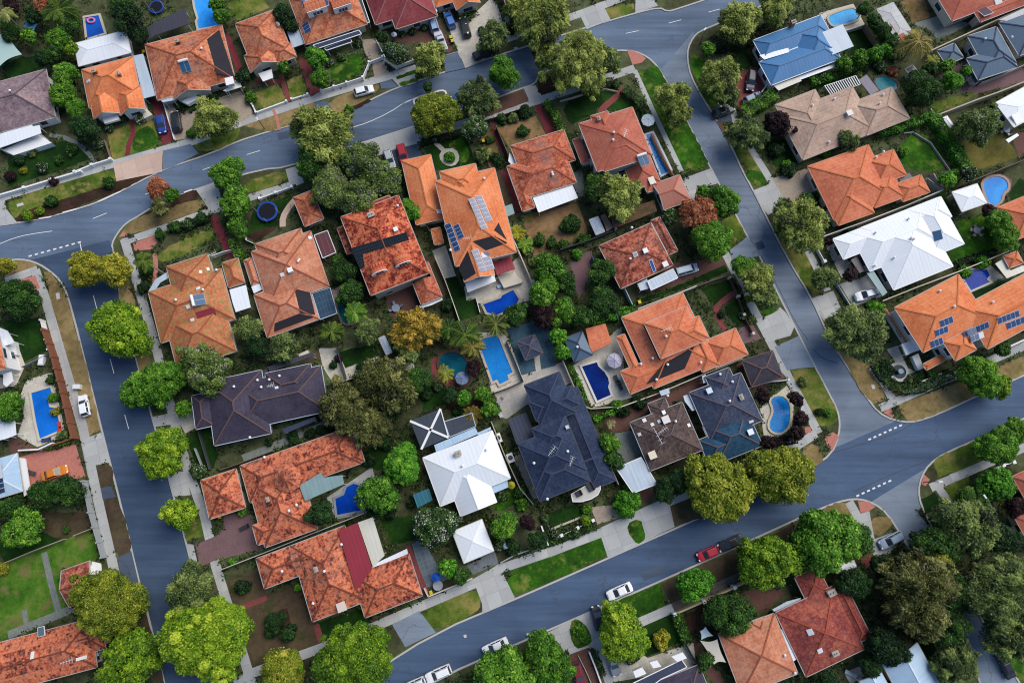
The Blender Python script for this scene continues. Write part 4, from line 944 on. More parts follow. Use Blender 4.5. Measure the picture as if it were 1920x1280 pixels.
# ---- verges and lawns
S = sheet
S('lawn', MIXL, T(0, 1, 40, 230, 700, 20, 850, -5, 872, 80, 760, 122, 480, 220, 200, 300, 110, 370, 70, 300), 1, look='green roadside verge with dry edges'); S('garden_bed', MULCH, T(0, 1, 100, 375, 180, 300, 480, 215, 760, 122, 872, 85, 1150, 0, 1190, 2, 900, 150, 480, 310, 290, 366, 130, 384), look='dark mulched roadside bed')
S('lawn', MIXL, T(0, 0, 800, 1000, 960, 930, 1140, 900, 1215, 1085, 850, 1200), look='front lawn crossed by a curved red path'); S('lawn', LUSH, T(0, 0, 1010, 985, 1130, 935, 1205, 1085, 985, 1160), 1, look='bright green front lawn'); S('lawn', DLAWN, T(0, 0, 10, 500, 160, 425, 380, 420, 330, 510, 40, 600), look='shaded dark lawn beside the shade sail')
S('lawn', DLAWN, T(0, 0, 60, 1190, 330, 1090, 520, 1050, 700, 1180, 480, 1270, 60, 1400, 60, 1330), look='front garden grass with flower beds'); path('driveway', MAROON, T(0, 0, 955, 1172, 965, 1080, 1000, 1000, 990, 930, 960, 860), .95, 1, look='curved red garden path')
S('lawn', DRY, [(456, 236), (588, 191), (600, 221), (555, 232), (505, 247)], look='dry straw-coloured verge'); S('lawn', DRY, T(1, 0, 925, 755, 1310, 620, 1335, 660, 1240, 745, 1100, 820, 990, 850), 1, look='dry verge where the white hatchback parks'); S('garden_bed', MULCH, T(1, 0, 995, 855, 1240, 745, 1265, 755, 1150, 820, 1030, 875), look='mulched kerbside bed with white edge')
S('lawn', MIXL, [(362, 280), (368, 250), (385, 225), (440, 212), (452, 240), (442, 265), (400, 285)], 1, look='olive grass verge under the weeping tree'); S('lawn', MIXL, T(1, 0, 390, 700, 560, 630, 590, 660, 630, 760, 410, 830), look='patchy front lawn behind low white wall'); S('lawn', MIXL, T(1, 0, 630, 600, 740, 560, 790, 700, 660, 750), look='narrow front lawn beside red path'); S('lawn', LUSH, T(1, 0, 960, 470, 1180, 380, 1215, 480, 1180, 570, 960, 640), 1, look='green front lawn behind white balustrade')
S('lawn', MIXL, T(1, 0, 180, 20, 430, -40, 500, 60, 260, 160), look='back lawn at the top edge')
S('lawn', MIXL, T(0, 1, 1165, 640, 1270, 560, 1590, 420, 1610, 520, 1300, 670, 1200, 690), 1, look='front lawn with planted border'); S('lawn', DRY, T(0, 1, 900, 480, 960, 400, 1050, 340, 1500, 195, 1560, 285, 950, 490), 1, look='dry corner verge'); S('garden_bed', MULCH, T(0, 1, 1030, 352, 1120, 300, 1420, 150, 1480, 145, 1510, 190, 1300, 270), look='mulched verge bed')
S('lawn', MIXL, T(1, 1, 280, 95, 600, -10, 655, 70, 360, 180), 1, look='verge lawn with green middle'); S('lawn', DLAWN, T(1, 1, 380, 270, 660, 190, 680, 240, 600, 310, 580, 420, 330, 500), look='shaded front yard around the trampoline'); S('garden_bed', MULCH, T(1, 1, 430, 440, 580, 410, 400, 540, 320, 490), look='brown leaf litter yard')
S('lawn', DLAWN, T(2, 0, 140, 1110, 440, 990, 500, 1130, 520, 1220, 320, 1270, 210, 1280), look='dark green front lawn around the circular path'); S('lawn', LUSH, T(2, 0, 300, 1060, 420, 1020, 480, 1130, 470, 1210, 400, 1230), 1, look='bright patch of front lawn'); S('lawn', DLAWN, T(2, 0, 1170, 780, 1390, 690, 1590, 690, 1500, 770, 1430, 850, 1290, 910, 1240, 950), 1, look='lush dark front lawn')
S('lawn', LUSH, T(3, 0, 205, 545, 360, 492, 408, 556, 590, 900, 748, 1210, 715, 1272, 572, 1282, 400, 960, 330, 800), 0, look='long bright green verge'); S('lawn', DLAWN, T(3, 0, -60, 690, 60, 690, 100, 720, 230, 770, 200, 830, 0, 835), look='corner lawn by the red path'); S('lawn', DLAWN, T(3, 0, 905, 360, 1020, 335, 1095, 490, 1000, 530), look='small square front lawn')
S('lawn', LUSH, T(3, 0, 600, 440, 690, 390, 760, 560, 830, 720, 880, 780, 790, 785, 745, 780, 660, 600), 1, look='kerbside grass under weeping trees'); S('lawn', MIXL, T(3, 0, -120, 100, 180, 10, 205, 85, 10, 155), 1, look='green verge at the top'); S('lawn', MIXL, T(3, 0, 930, 1090, 1090, 1130, 1180, 1400, 1060, 1290), look='olive verge under trees')
S('lawn', DLAWN, T(3, 1, 690, 885, 915, 805, 955, 880, 900, 935, 790, 1015), look='dark green lawn above the curved path'); S('lawn', DLAWN, T(3, 1, 850, 1040, 1000, 945, 1065, 1130, 955, 1165), 1, look='dark green lawn below the curved path'); S('lawn', LUSH, T(3, 1, 930, 695, 1020, 655, 1150, 760, 1290, 950, 1250, 1060, 1150, 1105, 1040, 900), 1, look='green verge beside the concrete crossover')
S('lawn', MIXL, T(3, 1, 870, 330, 950, 320, 1030, 470, 1010, 515, 920, 575, 800, 560), 1, look='bare verge below the red-brown tree'); S('lawn', LUSH, T(3, 1, 1015, 5, 1150, -5, 1205, 100, 1090, 125), 1, look='small verge lawn'); S('lawn', MIXL, T(3, 1, 1205, 345, 1350, 270, 1500, 560, 1600, 900, 1525, 935, 1330, 620), 1, look='long worn verge on the right street'); S('lawn', DLAWN, T(3, 1, 560, 850, 880, 700, 900, 760, 660, 850, 220, 1000, 170, 990), look='rough grass beside the silver van')
S('lawn', MIXL, [(1478, 697), (1504, 690), (1530, 692), (1552, 734), (1569, 768), (1572, 790), (1545, 801), (1532, 795)], 1, look='olive corner verge'); S('lawn', DIRT, T(3, 2, 420, 1235, 620, 1150, 800, 1130, 900, 1200, 700, 1325, 500, 1385), look='brown bare verge under the yellow-green trees'); S('lawn', DRY, T(3, 2, 1440, 800, 1560, 750, 1610, 860, 1610, 910, 1520, 945), 1, look='small dry corner plot'); S('lawn', DRY, T(4, 2, 205, 60, 450, 190, 565, 430, 470, 468, 385, 385, 290, 205), look='dry brown corner verge'); S('lawn', DRY, T(4, 2, 650, 475, 1300, 235, 1800, 30, 1800, 160, 1290, 375, 950, 540, 790, 598, 720, 592), look='wide straw-coloured verge'); S('lawn', DRY, T(4, 2, 580, 345, 760, 370, 630, 410), look='dry wedge by the curved hedge')
S('lawn', LUSH, T(2, 3, 740, 465, 1090, 318, 1440, 165, 1490, 170, 1518, 290, 1490, 345, 830, 628, 785, 590), 1, look='long bright green roadside lawn'); S('lawn', MIXL, T(2, 3, 105, 738, 525, 555, 575, 690, 540, 752, 230, 892, 150, 830), 1, look='brown and green roadside plot'); S('lawn', LUSH, T(3, 3, 20, 690, 130, 640, 395, 530, 430, 700, 250, 795, 180, 800), look='bright kerbside lawn'); S('lawn', DIRT, T(3, 3, 400, 540, 720, 390, 1000, 270, 1390, 90, 1400, 150, 1000, 470, 790, 560, 470, 710), look='brown bare verge under street trees')
S('lawn', DIRT, [(430, 1090), (492, 1068), (500, 1113), (563, 1090), (586, 1168), (690, 1132), (693, 1162), (760, 1140), (592, 1212), (470, 1254)], look='brown earth front yard'); S('lawn', DLAWN, [(590, 1170), (684, 1134), (695, 1165), (610, 1200)], look='dark strip of front lawn'); S('garden_bed', MULCH, T(1, 3, 500, 770, 630, 715, 675, 860, 520, 945), 0, look='square mulched bed'); path('footpath', REDP, T(1, 3, 250, 730, 480, 640), .9, look='red brick front path'); path('footpath', REDP, T(1, 3, 850, 840, 890, 970), 1.1, look='short red brick path')
S('lawn', m_ground('lawn_rough', '#22400f', '#3d6618', '#6d7a35', .14, .9, '#6d6240'), T(0, 3, -30, 390, 460, 215, 640, 140, 700, 150, 740, 350, 680, 370, 470, 440, 440, 590, 520, 720, 200, 850, 0, 960, -60, 960), look='rough back lawn with worn patches'); S('lawn', DIRT, T(0, 3, 260, 0, 640, 0, 680, 120, 480, 200, 330, 160), look='grey bare yard'); S('lawn', DLAWN, T(0, 3, -40, 200, 300, 130, 450, 210, 30, 375), look='shady lawn by the back fence'); path('footpath', GREYP, T(0, 3, 330, 300, 380, 520, 440, 750), 1.1, look='concrete slab path across the back lawn'); path('footpath', GREYP, T(0, 3, 60, 920, 550, 720), 1.4, look='grey path beside the shed house'); path('footpath', GREYP, T(0, 3, 180, 730, 200, 850), .9, look='short grey garden slab')
S('lawn', DRY, T(0, 1, 0, 700, 100, 672, 200, 675, 285, 705, 200, 760, 0, 800), 1, look='dry corner verge by the curved kerb'); S('lawn', DRY, T(0, 1, 330, 760, 380, 765, 440, 830, 490, 915, 580, 1240, 590, 1300, 460, 1300, 400, 1050), look='dry verge along the left street'); S('lawn', DRY, T(0, 2, 470, 0, 600, 0, 690, 370, 755, 660, 650, 720, 560, 330), look='dry verge with the white hatchback'); S('lawn', DIRT, T(0, 2, 700, 940, 830, 915, 855, 1000, 830, 1080, 750, 1115), 1, look='square brown verge plot'); S('lawn', DIRT, [(190, 937), (215, 930), (232, 962), (247, 1020), (240, 1040), (218, 1045), (205, 990)], 1, look='brown verge strip'); S('lawn', DIRT, T(0, 3, 1000, 880, 1100, 780, 1240, 1300, 1180, 1300), look='red-brown verge strip'); S('lawn', DLAWN, T(0, 1, 0, 1130, 300, 1100, 345, 1285, 380, 1340, 170, 1440, 120, 1290), look='green back lawn on the left'); S('lawn', DLAWN, T(0, 2, 1390, 710, 1560, 640, 1640, 850, 1600, 940, 1500, 1020, 1440, 850), look='dark lawn beside the purple-grey roof'); S('lawn', MIXL, T(0, 3, 1370, 110, 1500, 40, 1540, 170, 1400, 220), look='verge grass under pale tree')
S('lawn', DRY, [(222, 560), (232, 490), (256, 575), (285, 690), (300, 760), (270, 720)], look='dry strip between street and path')
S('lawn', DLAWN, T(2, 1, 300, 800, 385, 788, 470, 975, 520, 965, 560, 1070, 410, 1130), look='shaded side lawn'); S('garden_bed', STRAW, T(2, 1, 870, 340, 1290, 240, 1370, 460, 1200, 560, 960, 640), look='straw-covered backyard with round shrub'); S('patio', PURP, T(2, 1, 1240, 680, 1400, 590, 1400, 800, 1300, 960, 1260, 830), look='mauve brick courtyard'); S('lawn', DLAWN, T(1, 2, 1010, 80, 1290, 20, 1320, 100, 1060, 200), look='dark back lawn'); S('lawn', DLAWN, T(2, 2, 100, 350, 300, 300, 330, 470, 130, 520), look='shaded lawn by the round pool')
S('lawn', DLAWN, T(4, 0, 270, 240, 400, 195, 510, 340, 300, 420, 240, 430), look='square dark lawn'); S('lawn', LUSH, T(4, 0, 650, 1110, 740, 1020, 840, 990, 930, 1040, 1050, 1280, 700, 1280), 1, look='bright oval lawn'); S('lawn', DLAWN, T(4, 0, 870, 950, 960, 940, 1160, 1270, 1060, 1280, 1000, 1110), look='dark lawn strip beside hedge'); S('lawn', MOWN, T(4, 0, 1120, 1070, 1300, 1010, 1420, 960, 1560, 1180, 1230, 1290), look='striped olive mown lawn'); S('lawn', MIXL, T(4, 0, 880, 780, 1020, 740, 1270, 690, 1100, 790, 960, 850), look='dry strip by the boundary wall')
S('lawn', LUSH, T(4, 1, 1105, 375, 1290, 330, 1450, 560, 1080, 700, 1030, 625), look='bright back lawn with table'); S('lawn', DLAWN, T(4, 1, 1480, 170, 1570, 50, 1640, 90, 1640, 290, 1530, 300), look='dark lawn beside the kidney pool'); S('lawn', DLAWN, T(4, 1, 1200, 910, 1500, 810, 1540, 860, 1240, 970), look='dark grass strip'); S('lawn', DLAWN, T(4, 1, 800, 230, 990, 150, 1080, 340, 1000, 340, 940, 190), look='narrow green strip')
S('lawn', DLAWN, T(3, 3, 240, 850, 480, 740, 560, 970, 290, 1080), look='dark front lawn with yellow shrub'); S('lawn', DLAWN, T(4, 3, 760, 960, 900, 920, 1020, 1290, 900, 1290), look='dark green strip by the blue roof'); S('lawn', LUSH, T(4, 3, 1440, 1010, 1640, 1000, 1640, 1300, 1540, 1230), look='green lawn in the bottom right corner'); S('lawn', MIXL, T(4, 2, 915, 905, 960, 860, 1300, 715, 1620, 590, 1620, 640, 1380, 880, 960, 1015), look='patchy verge above the side street'); S('lawn', MIXL, T(4, 2, 1000, 1090, 1180, 1010, 1200, 1130, 1060, 1190), look='patchy corner plot'); S('lawn', DRY, T(4, 3, 430, 60, 560, 20, 610, 60, 610, 110, 480, 200), 1, look='small dry corner plot with arrow'); S('lawn', DRY, T(4, 2, 70, 1290, 150, 1215, 280, 1200, 330, 1330, 260, 1360), 1, look='dry corner plot'); S('lawn', DLAWN, T(4, 2, 830, 1180, 930, 1130, 1000, 1200, 860, 1290), look='shaded corner grass')
S('garden_bed', MULCH, T(3, 3, 560, 770, 760, 690, 780, 880, 620, 900), look='brown leafy yard'); S('patio', BROWNP, T(3, 3, 960, 600, 1220, 560, 1330, 600, 1180, 740, 1060, 720), look='brown brick forecourt')
for m_, p, lk in ((DLAWN, T(1, 3, 1330, 50, 1600, 20, 1600, 200, 1420, 250), 'dark back lawn right of the cream awning'), (DLAWN, T(1, 2, 1230, 800, 1420, 780, 1400, 960, 1280, 960), 'dark back lawn left of the emerald tree'), (LUSH, T(2, 2, 600, 1180, 700, 1120, 840, 1080, 860, 1200, 700, 1280), 'small front lawn below the white verandah'), (MULCH, T(2, 2, 330, 350, 520, 360, 640, 560, 500, 620, 300, 500), 'brown mulched garden above the white house'), (DIRT, T(2, 1, 130, 650, 210, 640, 300, 840, 380, 1100, 300, 1060), 'bare strip between the red and bright orange roofs'), (DIRT, T(2, 1, 620, 20, 740, 0, 870, 310, 780, 350, 700, 260), 'bare side yard beside the cream side wall'), (GREYP, T(2, 1, 1240, 20, 1330, 0, 1345, 200, 1290, 190), 'grey-green paved side strip'), (DLAWN, T(3, 0, 1160, 1060, 1400, 1040, 1490, 1200, 1250, 1260), 'shady garden lawn below the beige roof'), (BROWNP, T(1, 0, 1440, 240, 1620, 225, 1600, 310, 1440, 320), 'dark red paving in front of the maroon roof'), (BROWNP, T(3, 3, 600, 900, 700, 1000, 900, 1290, 780, 1290, 640, 1000), 'brown side court by the shade sails'), (CREAMP, T(0, 2, -40, 100, 130, 20, 190, 180, 120, 330, -40, 360), 'pale paved yard of the balcony house'), (DIRT, T(4, 0, 1230, 640, 1620, 510, 1620, 590, 1270, 720), 'dusty yard along the limestone wall'), (BEIGE, T(4, 1, 860, 60, 930, 20, 990, 140, 910, 170), 'beige paved end of the orange roof'), (DIRT, T(4, 1, 330, 400, 640, 260, 660, 300, 350, 440), 'bare strip below the orange roof'), (DIRT, T(1, 2, 700, 180, 900, 40, 980, 60, 960, 120), 'bare strip behind the purple-grey roof'), (DIRT, T(0, 0, 1000, 330, 1090, 280, 1120, 420, 1070, 420), 'bare strip behind the carport'), (DIRT, T(3, 2, 560, 860, 740, 790, 800, 900, 620, 960), 'bare yard below the grey-brown roof'), (BEIGE, T(2, 2, 800, 860, 860, 840, 1000, 1170, 960, 1180), 'narrow paved strip beside the villa')):
    S('lawn' if m_ in (DLAWN, LUSH, DIRT) else 'garden_bed' if m_ is MULCH else 'patio', m_, p, look=lk)
path('footpath', MAROON, T(1, 0, 170, 250, 230, 390, 290, 560), 1.3, look='maroon side path beside the heating mat')
# ---- footpaths, crossovers and drives
F1 = path
F1('footpath', CO, [(-40, 383), (60, 353), (200, 311), (365, 264), (460, 227), (590, 184), (780, 128), (860, 103), (975, 65), (1100, 22), (1170, -5)], 1.7, look='concrete footpath along the top street'); F1('footpath', CO, [(228, 455), (300, 430), (395, 395), (470, 370), (545, 347)], 1.5, look='concrete footpath by the corner garden'); F1('footpath', CO, [(770, 262), (862, 234), (905, 220), (995, 193), (1067, 170), (1135, 147), (1190, 128)], 1.7, look='concrete footpath south of the top street')
F1('footpath', CO, [(233, 448), (250, 505), (265, 557), (290, 640), (327, 790), (352, 880), (383, 965), (405, 1062), (432, 1150), (475, 1290)], 1.7, look='concrete footpath beside the left street'); F1('footpath', CO, [(66, 506), (85, 560), (108, 640), (155, 800), (180, 920), (213, 1065), (243, 1200), (265, 1300)], 1.75, look='concrete footpath left of the left street'); F1('footpath', CO, [(10, 527), (70, 505)], 1.6, look='short concrete footpath at the corner')
F1('footpath', CO, [(440, 1282), (470, 1262), (592, 1218), (680, 1184), (780, 1140), (890, 1093), (940, 1065), (1035, 1033), (1122, 1000), (1240, 945), (1300, 922), (1420, 868), (1490, 838), (1530, 812)], 1.6, look='concrete footpath along the bottom street'); F1('footpath', CO, [(1350, 190), (1375, 220), (1415, 290), (1435, 322), (1465, 372), (1530, 500), (1552, 545)], 1.4, look='footpath on the right of the right street'); F1('footpath', CO, [(1190, 132), (1222, 203), (1278, 322)], 1.0, look='narrow footpath beside the green verge'); F1('footpath', CO, [(1350, 460), (1365, 484), (1380, 515), (1422, 597), (1447, 645), (1475, 700), (1510, 765), (1535, 812)], 1.6, look='footpath on the left of the right street')
F1('footpath', CO, [(1634, 688), (1655, 715), (1680, 760)], 1.5, look='footpath beside the curved hedge'); F1('footpath', CO, [(1650, 765), (1680, 752), (1785, 706), (1960, 632)], 1.5, look='footpath below the large orange house'); F1('footpath', CO, [(1745, 914), (1857, 866), (1950, 826)], 1.5, look='footpath in the lower right block'); F1('footpath', CO, [(1755, 905), (1768, 925), (1790, 960)], 1.5, look='short footpath by the street sign'); F1('footpath', CO, [(1150, 1190), (1200, 1166), (1262, 1139)], 1.6, look='pale footpath on the lower side'); F1('footpath', m_ground('old_path', '#3f3d3c', '#55524f', '#6a6662'), [(1262, 1139), (1340, 1103), (1390, 1080)], 1.6, look='worn grey footpath under the tree'); F1('footpath', CO, [(1592, 940), (1612, 975), (1638, 1025)], 1.6, look='footpath by the silver wagon')
D = lambda m, p, look, s=0, nm='driveway': S(nm, m, p, s, look=look)
D(CO, [(-40, 372), (9, 375), (12, 392), (32, 417), (-40, 428)], 'pale concrete crossover at the left edge'); D(CO, T(0, 1, 1468, 140, 1600, 88, 1630, 90, 1680, 300, 1570, 330, 1560, 280), 'concrete crossover under the street trees'); D(CO, T(1, 1, 620, -10, 720, -40, 760, 90, 660, 130), 'concrete crossover by the lilac trees'); D(CO, T(1, 0, 1168, 1078, 1588, 945, 1610, 1090, 1340, 1160, 1200, 1180), 'concrete crossover below the top street'); D(AD, T(2, 0, -150, 1140, 100, 1075, 120, 1170, -120, 1250), 'dark drive with the red car')
D(CO, T(2, 0, 888, 662, 975, 640, 1045, 760, 940, 780), 'small concrete crossover'); D(MAROON, T(2, 0, 968, 792, 1040, 775, 1148, 985, 1060, 1012), 'red paved driveway'); F1('footpath', MAROON, T(2, 0, 655, 905, 700, 1060, 780, 1210), 1.0, look='straight red garden path'); F1('footpath', MAROON, T(2, 1, 740, 0, 800, 130, 860, 300), 1.5, look='red side path'); D(STRAW, T(2, 0, 690, 960, 980, 870, 1055, 1010, 880, 1090, 780, 1110), 'dry leafy front yard'); D(STRAW, T(2, 0, 560, 1010, 650, 970, 720, 1230, 640, 1280), 'narrow dry strip', nm='garden_bed')
D(BROWNP, T(2, 0, 590, 800, 880, 670, 930, 760, 600, 880), 'brown earth verge', nm='garden_bed'); D(MULCH, T(2, 0, 985, 600, 1080, 530, 1200, 620, 1120, 690, 1000, 720), 'mulched verge under the large weeping tree', 1, nm='garden_bed')
F1('footpath', CREAMP, T(2, 0, 215, 1040, 235, 1080, 290, 1130), .9, look='pale path to the circular bed'); F1('footpath', CREAMP, T(2, 0, 290, 1130, 370, 1125, 395, 1190, 360, 1235, 300, 1225, 265, 1175), .8, 1, closed=True, look='pale circular garden path'); F1('footpath', REDP, T(3, 0, 110, 660, 60, 730, -30, 800, -60, 850), 1.3, 1, look='curved red brick path')
D(CO, T(3, 1, 560, 60, 780, -20, 835, 92, 700, 130, 655, 245, 590, 160), 'wide white concrete driveway'); D(CO, T(3, 1, 1150, 1105, 1260, 1060, 1300, 1010, 1432, 1220, 1180, 1290), 'concrete crossover to the right street', 1); D(A5, [(1452, 650), (1497, 630), (1528, 688), (1503, 690), (1476, 694)], 'asphalt drive apron'); D(PURP, T(3, 1, 970, 1190, 1080, 1140, 1150, 1260, 1010, 1300), 'dark mauve brick forecourt'); D(BROWNP, T(3, 1, 500, 690, 860, 660, 890, 700, 560, 840, 330, 920, 210, 900), 'brown brick side drive'); D(A5, T(3, 1, 915, 595, 1050, 490, 1150, 640, 1030, 655, 930, 690), 'asphalt crossover by the glossy tree'); F1('footpath', REDP, T(3, 1, 990, 890, 880, 960, 800, 1040, 830, 1110, 880, 1200), 1.1, 1, look='curved brick front path')
D(CO, T(3, 3, -70, 130, 460, -70, 500, 108, 0, 343), 'wide pale concrete driveway'); S('lawn', LUSH, T(3, 3, 133, 85, 240, 40, 285, 160, 275, 212, 225, 236, 175, 190), 1, look='green lawn island in the concrete drive'); D(CO, T(2, 3, 505, 520, 700, 385, 748, 490, 822, 640, 578, 756, 575, 685, 525, 550), 'concrete crossover below the square carport'); D(m_pave('carport_shade_paving', (.10, .12, .14), (.17, .19, .21), .6, .6), T(2, 3, 460, 400, 670, 290, 700, 385, 505, 465), 'carport slab painted shade-dark'); D(A5, T(2, 3, -100, 840, 105, 737, 230, 900, 0, 1010), 'asphalt crossover on the bottom street')  # carport slab coloured dark to stand for the shade under its roof
D(CO, T(0, 2, 615, 780, 650, 722, 757, 682, 832, 905, 700, 930, 680, 970), 'concrete crossover on the left street'); D(TERRA, T(0, 2, 130, 870, 560, 750, 640, 1010, 500, 1050, 240, 1130), 'red paved forecourt with the orange car'); D(AD, T(0, 2, 755, 1100, 830, 1080, 870, 1165, 770, 1185), 'dark asphalt patch between verges'); D(AD, T(0, 3, 880, 340, 985, 290, 1040, 525, 1000, 540, 900, 440), 'dark asphalt crossover'); D(CO, T(0, 2, 1142, 565, 1280, 535, 1300, 620, 1160, 640), 'small concrete crossover under tree'); D(CREAMP, T(0, 2, 1300, 530, 1440, 470, 1480, 640, 1390, 690), 'cream paved strip beside the house'); D(CO, T(0, 2, 1255, 988, 1390, 972, 1430, 1150, 1300, 1162), 'white concrete crossover'); D(CO, T(0, 3, 1390, 237, 1450, 240, 1490, 420, 1440, 412), 'concrete ramp to the street')
D(PURP, T(0, 3, 1465, 240, 1600, 185, 1770, 100, 1860, 250, 1500, 410), 'mauve brick driveway with pale border'); D(PURP, T(1, 3, 90, 200, 160, 110, 160, 30, 350, -10, 400, 90, 420, 90, 470, 270, 140, 350), 'mauve brick courtyard of the red house')
D(CO, T(3, 1, 1085, 150, 1210, 100, 1345, 250, 1200, 332, 1150, 270), 'concrete crossover on the right'); D(BEIGE, T(3, 1, 1230, 60, 1500, -20, 1560, 150, 1345, 250), 'beige paved driveway'); D(CO, T(4, 1, 0, 960, 170, 900, 240, 1060, 110, 1110, 100, 1130), 'white concrete crossover on the right'); D(CO, T(4, 1, 215, 850, 450, 780, 560, 930, 320, 1020), 'pale concrete drive with the white car'); D(CREAMP, T(4, 1, 110, 560, 180, 530, 330, 740, 300, 790, 230, 800), 'cream front terrace'); D(AD, T(3, 0, 800, 795, 870, 870, 930, 860, 930, 920, 830, 912), 'dark asphalt crossover on the right'); D(BROWNP, T(3, 0, 815, 910, 850, 905, 930, 1075, 920, 1092), 'dark brick edging strip'); D(CO, T(3, 0, 890, 770, 920, 750, 975, 860, 930, 890), 'short concrete ramp'); D(REDP, T(3, 0, 960, 560, 1110, 500, 1180, 690, 1000, 845, 930, 740), 'red brick driveway of the blue-roofed house')
D(CREAMP, T(2, 0, 320, 200, 560, 90, 690, 60, 560, 330, 600, 452, 450, 512), 'cream concrete driveway'); D(CREAMP, T(2, 0, 480, 140, 640, -10, 690, 40, 760, 250, 740, 260), 'cream path beside the drive', nm='footpath'); D(BROWNP, T(2, 0, -20, 340, 120, 260, 200, 120, 240, 120, 360, 380, 300, 410, 100, 320), 'dark red brick driveway'); D(A1, T(2, 0, 290, 420, 390, 390, 450, 512, 300, 545), 'asphalt crossover at the top'); D(CO, T(3, 0, 205, 5, 330, -20, 375, 45, 205, 98), 'concrete crossover at the top edge'); D(CO, T(2, 0, 1295, 85, 1470, 15, 1540, 150, 1360, 222), 'concrete crossover by the weeping tree')
D(A1, T(1, 0, 1330, 625, 1410, 595, 1465, 650, 1400, 665, 1340, 665), 'asphalt crossover by the white fence'); D(BEIGE, T(1, 0, 1190, 300, 1300, 290, 1400, 550, 1290, 590, 1270, 480, 1220, 400), 'beige driveway behind white gate'); D(CO, T(1, 0, 1400, 570, 1600, 510, 1600, 625, 1480, 655), 'striped crossover strips'); S('lawn', LUSH, T(1, 0, 1450, 575, 1610, 520, 1610, 545, 1460, 600), look='thin grass strip in the crossover'); S('lawn', LUSH, T(1, 0, 1470, 625, 1620, 580, 1620, 610, 1490, 650), look='second thin grass strip in the crossover')
D(BEIGE, T(1, 0, 100, 740, 300, 680, 385, 860, 280, 920), 'beige paved driveway with yellow bin'); F1('footpath', REDP, T(1, 0, 590, 560, 600, 620, 650, 760), 1.0, 1, look='curved red path to the gable'); F1('footpath', REDP, T(1, 0, 400, 610, 500, 610, 600, 615), 1.1, look='red path across the front'); D(REDP, T(1, 0, 715, 440, 790, 430, 880, 690, 810, 730), 'red brick side drive'); F1('footpath', TERRA, T(1, 0, 530, 825, 560, 900, 575, 975), .6, look='terracotta strip in pale path'); D(A1, T(1, 0, 830, 775, 915, 755, 985, 830, 900, 850), 'asphalt crossover by the gold tree')
D(MAROON, T(0, 0, 1135, 740, 1205, 735, 1312, 1050, 1215, 1087), 'deep red driveway with the blue car'); D(BEIGE, T(0, 0, 1215, 745, 1300, 770, 1330, 850, 1560, 780, 1400, 1000, 1420, 1040, 1315, 1052), 'grey-beige driveway with the black car'); D(PINK, T(0, 0, 850, 1235, 1150, 1140, 1220, 1130, 1215, 1290, 872, 1360), 'pink-beige concrete crossover'); D(A1, T(0, 0, 1222, 1130, 1430, 1080, 1490, 1150, 1300, 1250, 1220, 1275), 'asphalt crossover on the top street'); F1('footpath', GREYP, T(0, 0, 370, 1010, 520, 1040, 650, 1130, 720, 1230), .9, 1, look='curved grey garden path')
F1('footpath', MAROON, T(1, 1, 75, 340, 130, 460, 200, 610, 220, 680), 1.6, look='straight red path between hedges'); F1('footpath', PINK, T(1, 1, 600, 420, 600, 350, 640, 280, 690, 220), 1.2, 1, look='curved pink path to the porch'); F1('footpath', TERRA, T(0, 1, 1160, 620, 1170, 720, 1160, 850), .9, 1, look='red path beside the palm')
D(CREAMP, T(2, 1, 200, 600, 300, 560, 380, 790, 290, 810, 230, 680), 'cream side court', nm='patio'); D(CREAMP, T(2, 1, 440, 870, 690, 800, 850, 640, 990, 950, 850, 1000, 600, 1060, 520, 960, 460, 975), 'cream pool terrace', nm='patio'); D(m_pave('pale_terrace', (.34, .32, .29), (.46, .44, .40), .6, .6, .02, (.26, .25, .23)), T(2, 2, 640, 330, 1190, 150, 1260, 300, 900, 480, 760, 580, 700, 560, 690, 440), 'beige back terrace', nm='patio'); D(CREAMP, T(2, 2, 540, -70, 760, -60, 890, 290, 650, 390), 'cream pool surround', nm='patio'); D(TEALP, T(2, 1, 760, 1180, 960, 1130, 1060, 1170, 1100, 1240, 1130, 1460, 870, 1530), 'blue-green tiled court', nm='patio'); D(CREAMP, T(2, 2, 965, 110, 1005, 100, 1020, 220, 980, 230), 'cream strip across the tiled court', nm='footpath')
D(CREAMP, T(2, 2, 1260, 180, 1400, 80, 1620, -120, 1640, 240, 1700, 420, 1400, 500), 'mottled cream pool terrace', nm='patio'); D(CREAMP, T(3, 2, 1140, 500, 1340, 330, 1400, 420, 1380, 640, 1280, 720, 1170, 720), 'cream surround of the kidney pool', nm='patio'); D(BROWNP, T(3, 2, -20, 530, 160, 460, 470, 370, 640, 290, 720, 260, 720, 330, 600, 420, 170, 590, 150, 680, -20, 660), 'brown brick side yard', nm='patio'); D(GREYP, T(3, 2, 50, 690, 190, 665, 260, 860, 80, 935), 'grey-green paved yard', nm='patio'); D(BROWNP, T(3, 2, 170, 1110, 400, 1020, 420, 1120, 240, 1230), 'dark brown brick drive'); D(BROWNP, T(3, 2, 960, 180, 1160, 80, 1340, 270, 1090, 370, 1000, 220), 'brown brick yard around the dark hut', nm='patio')
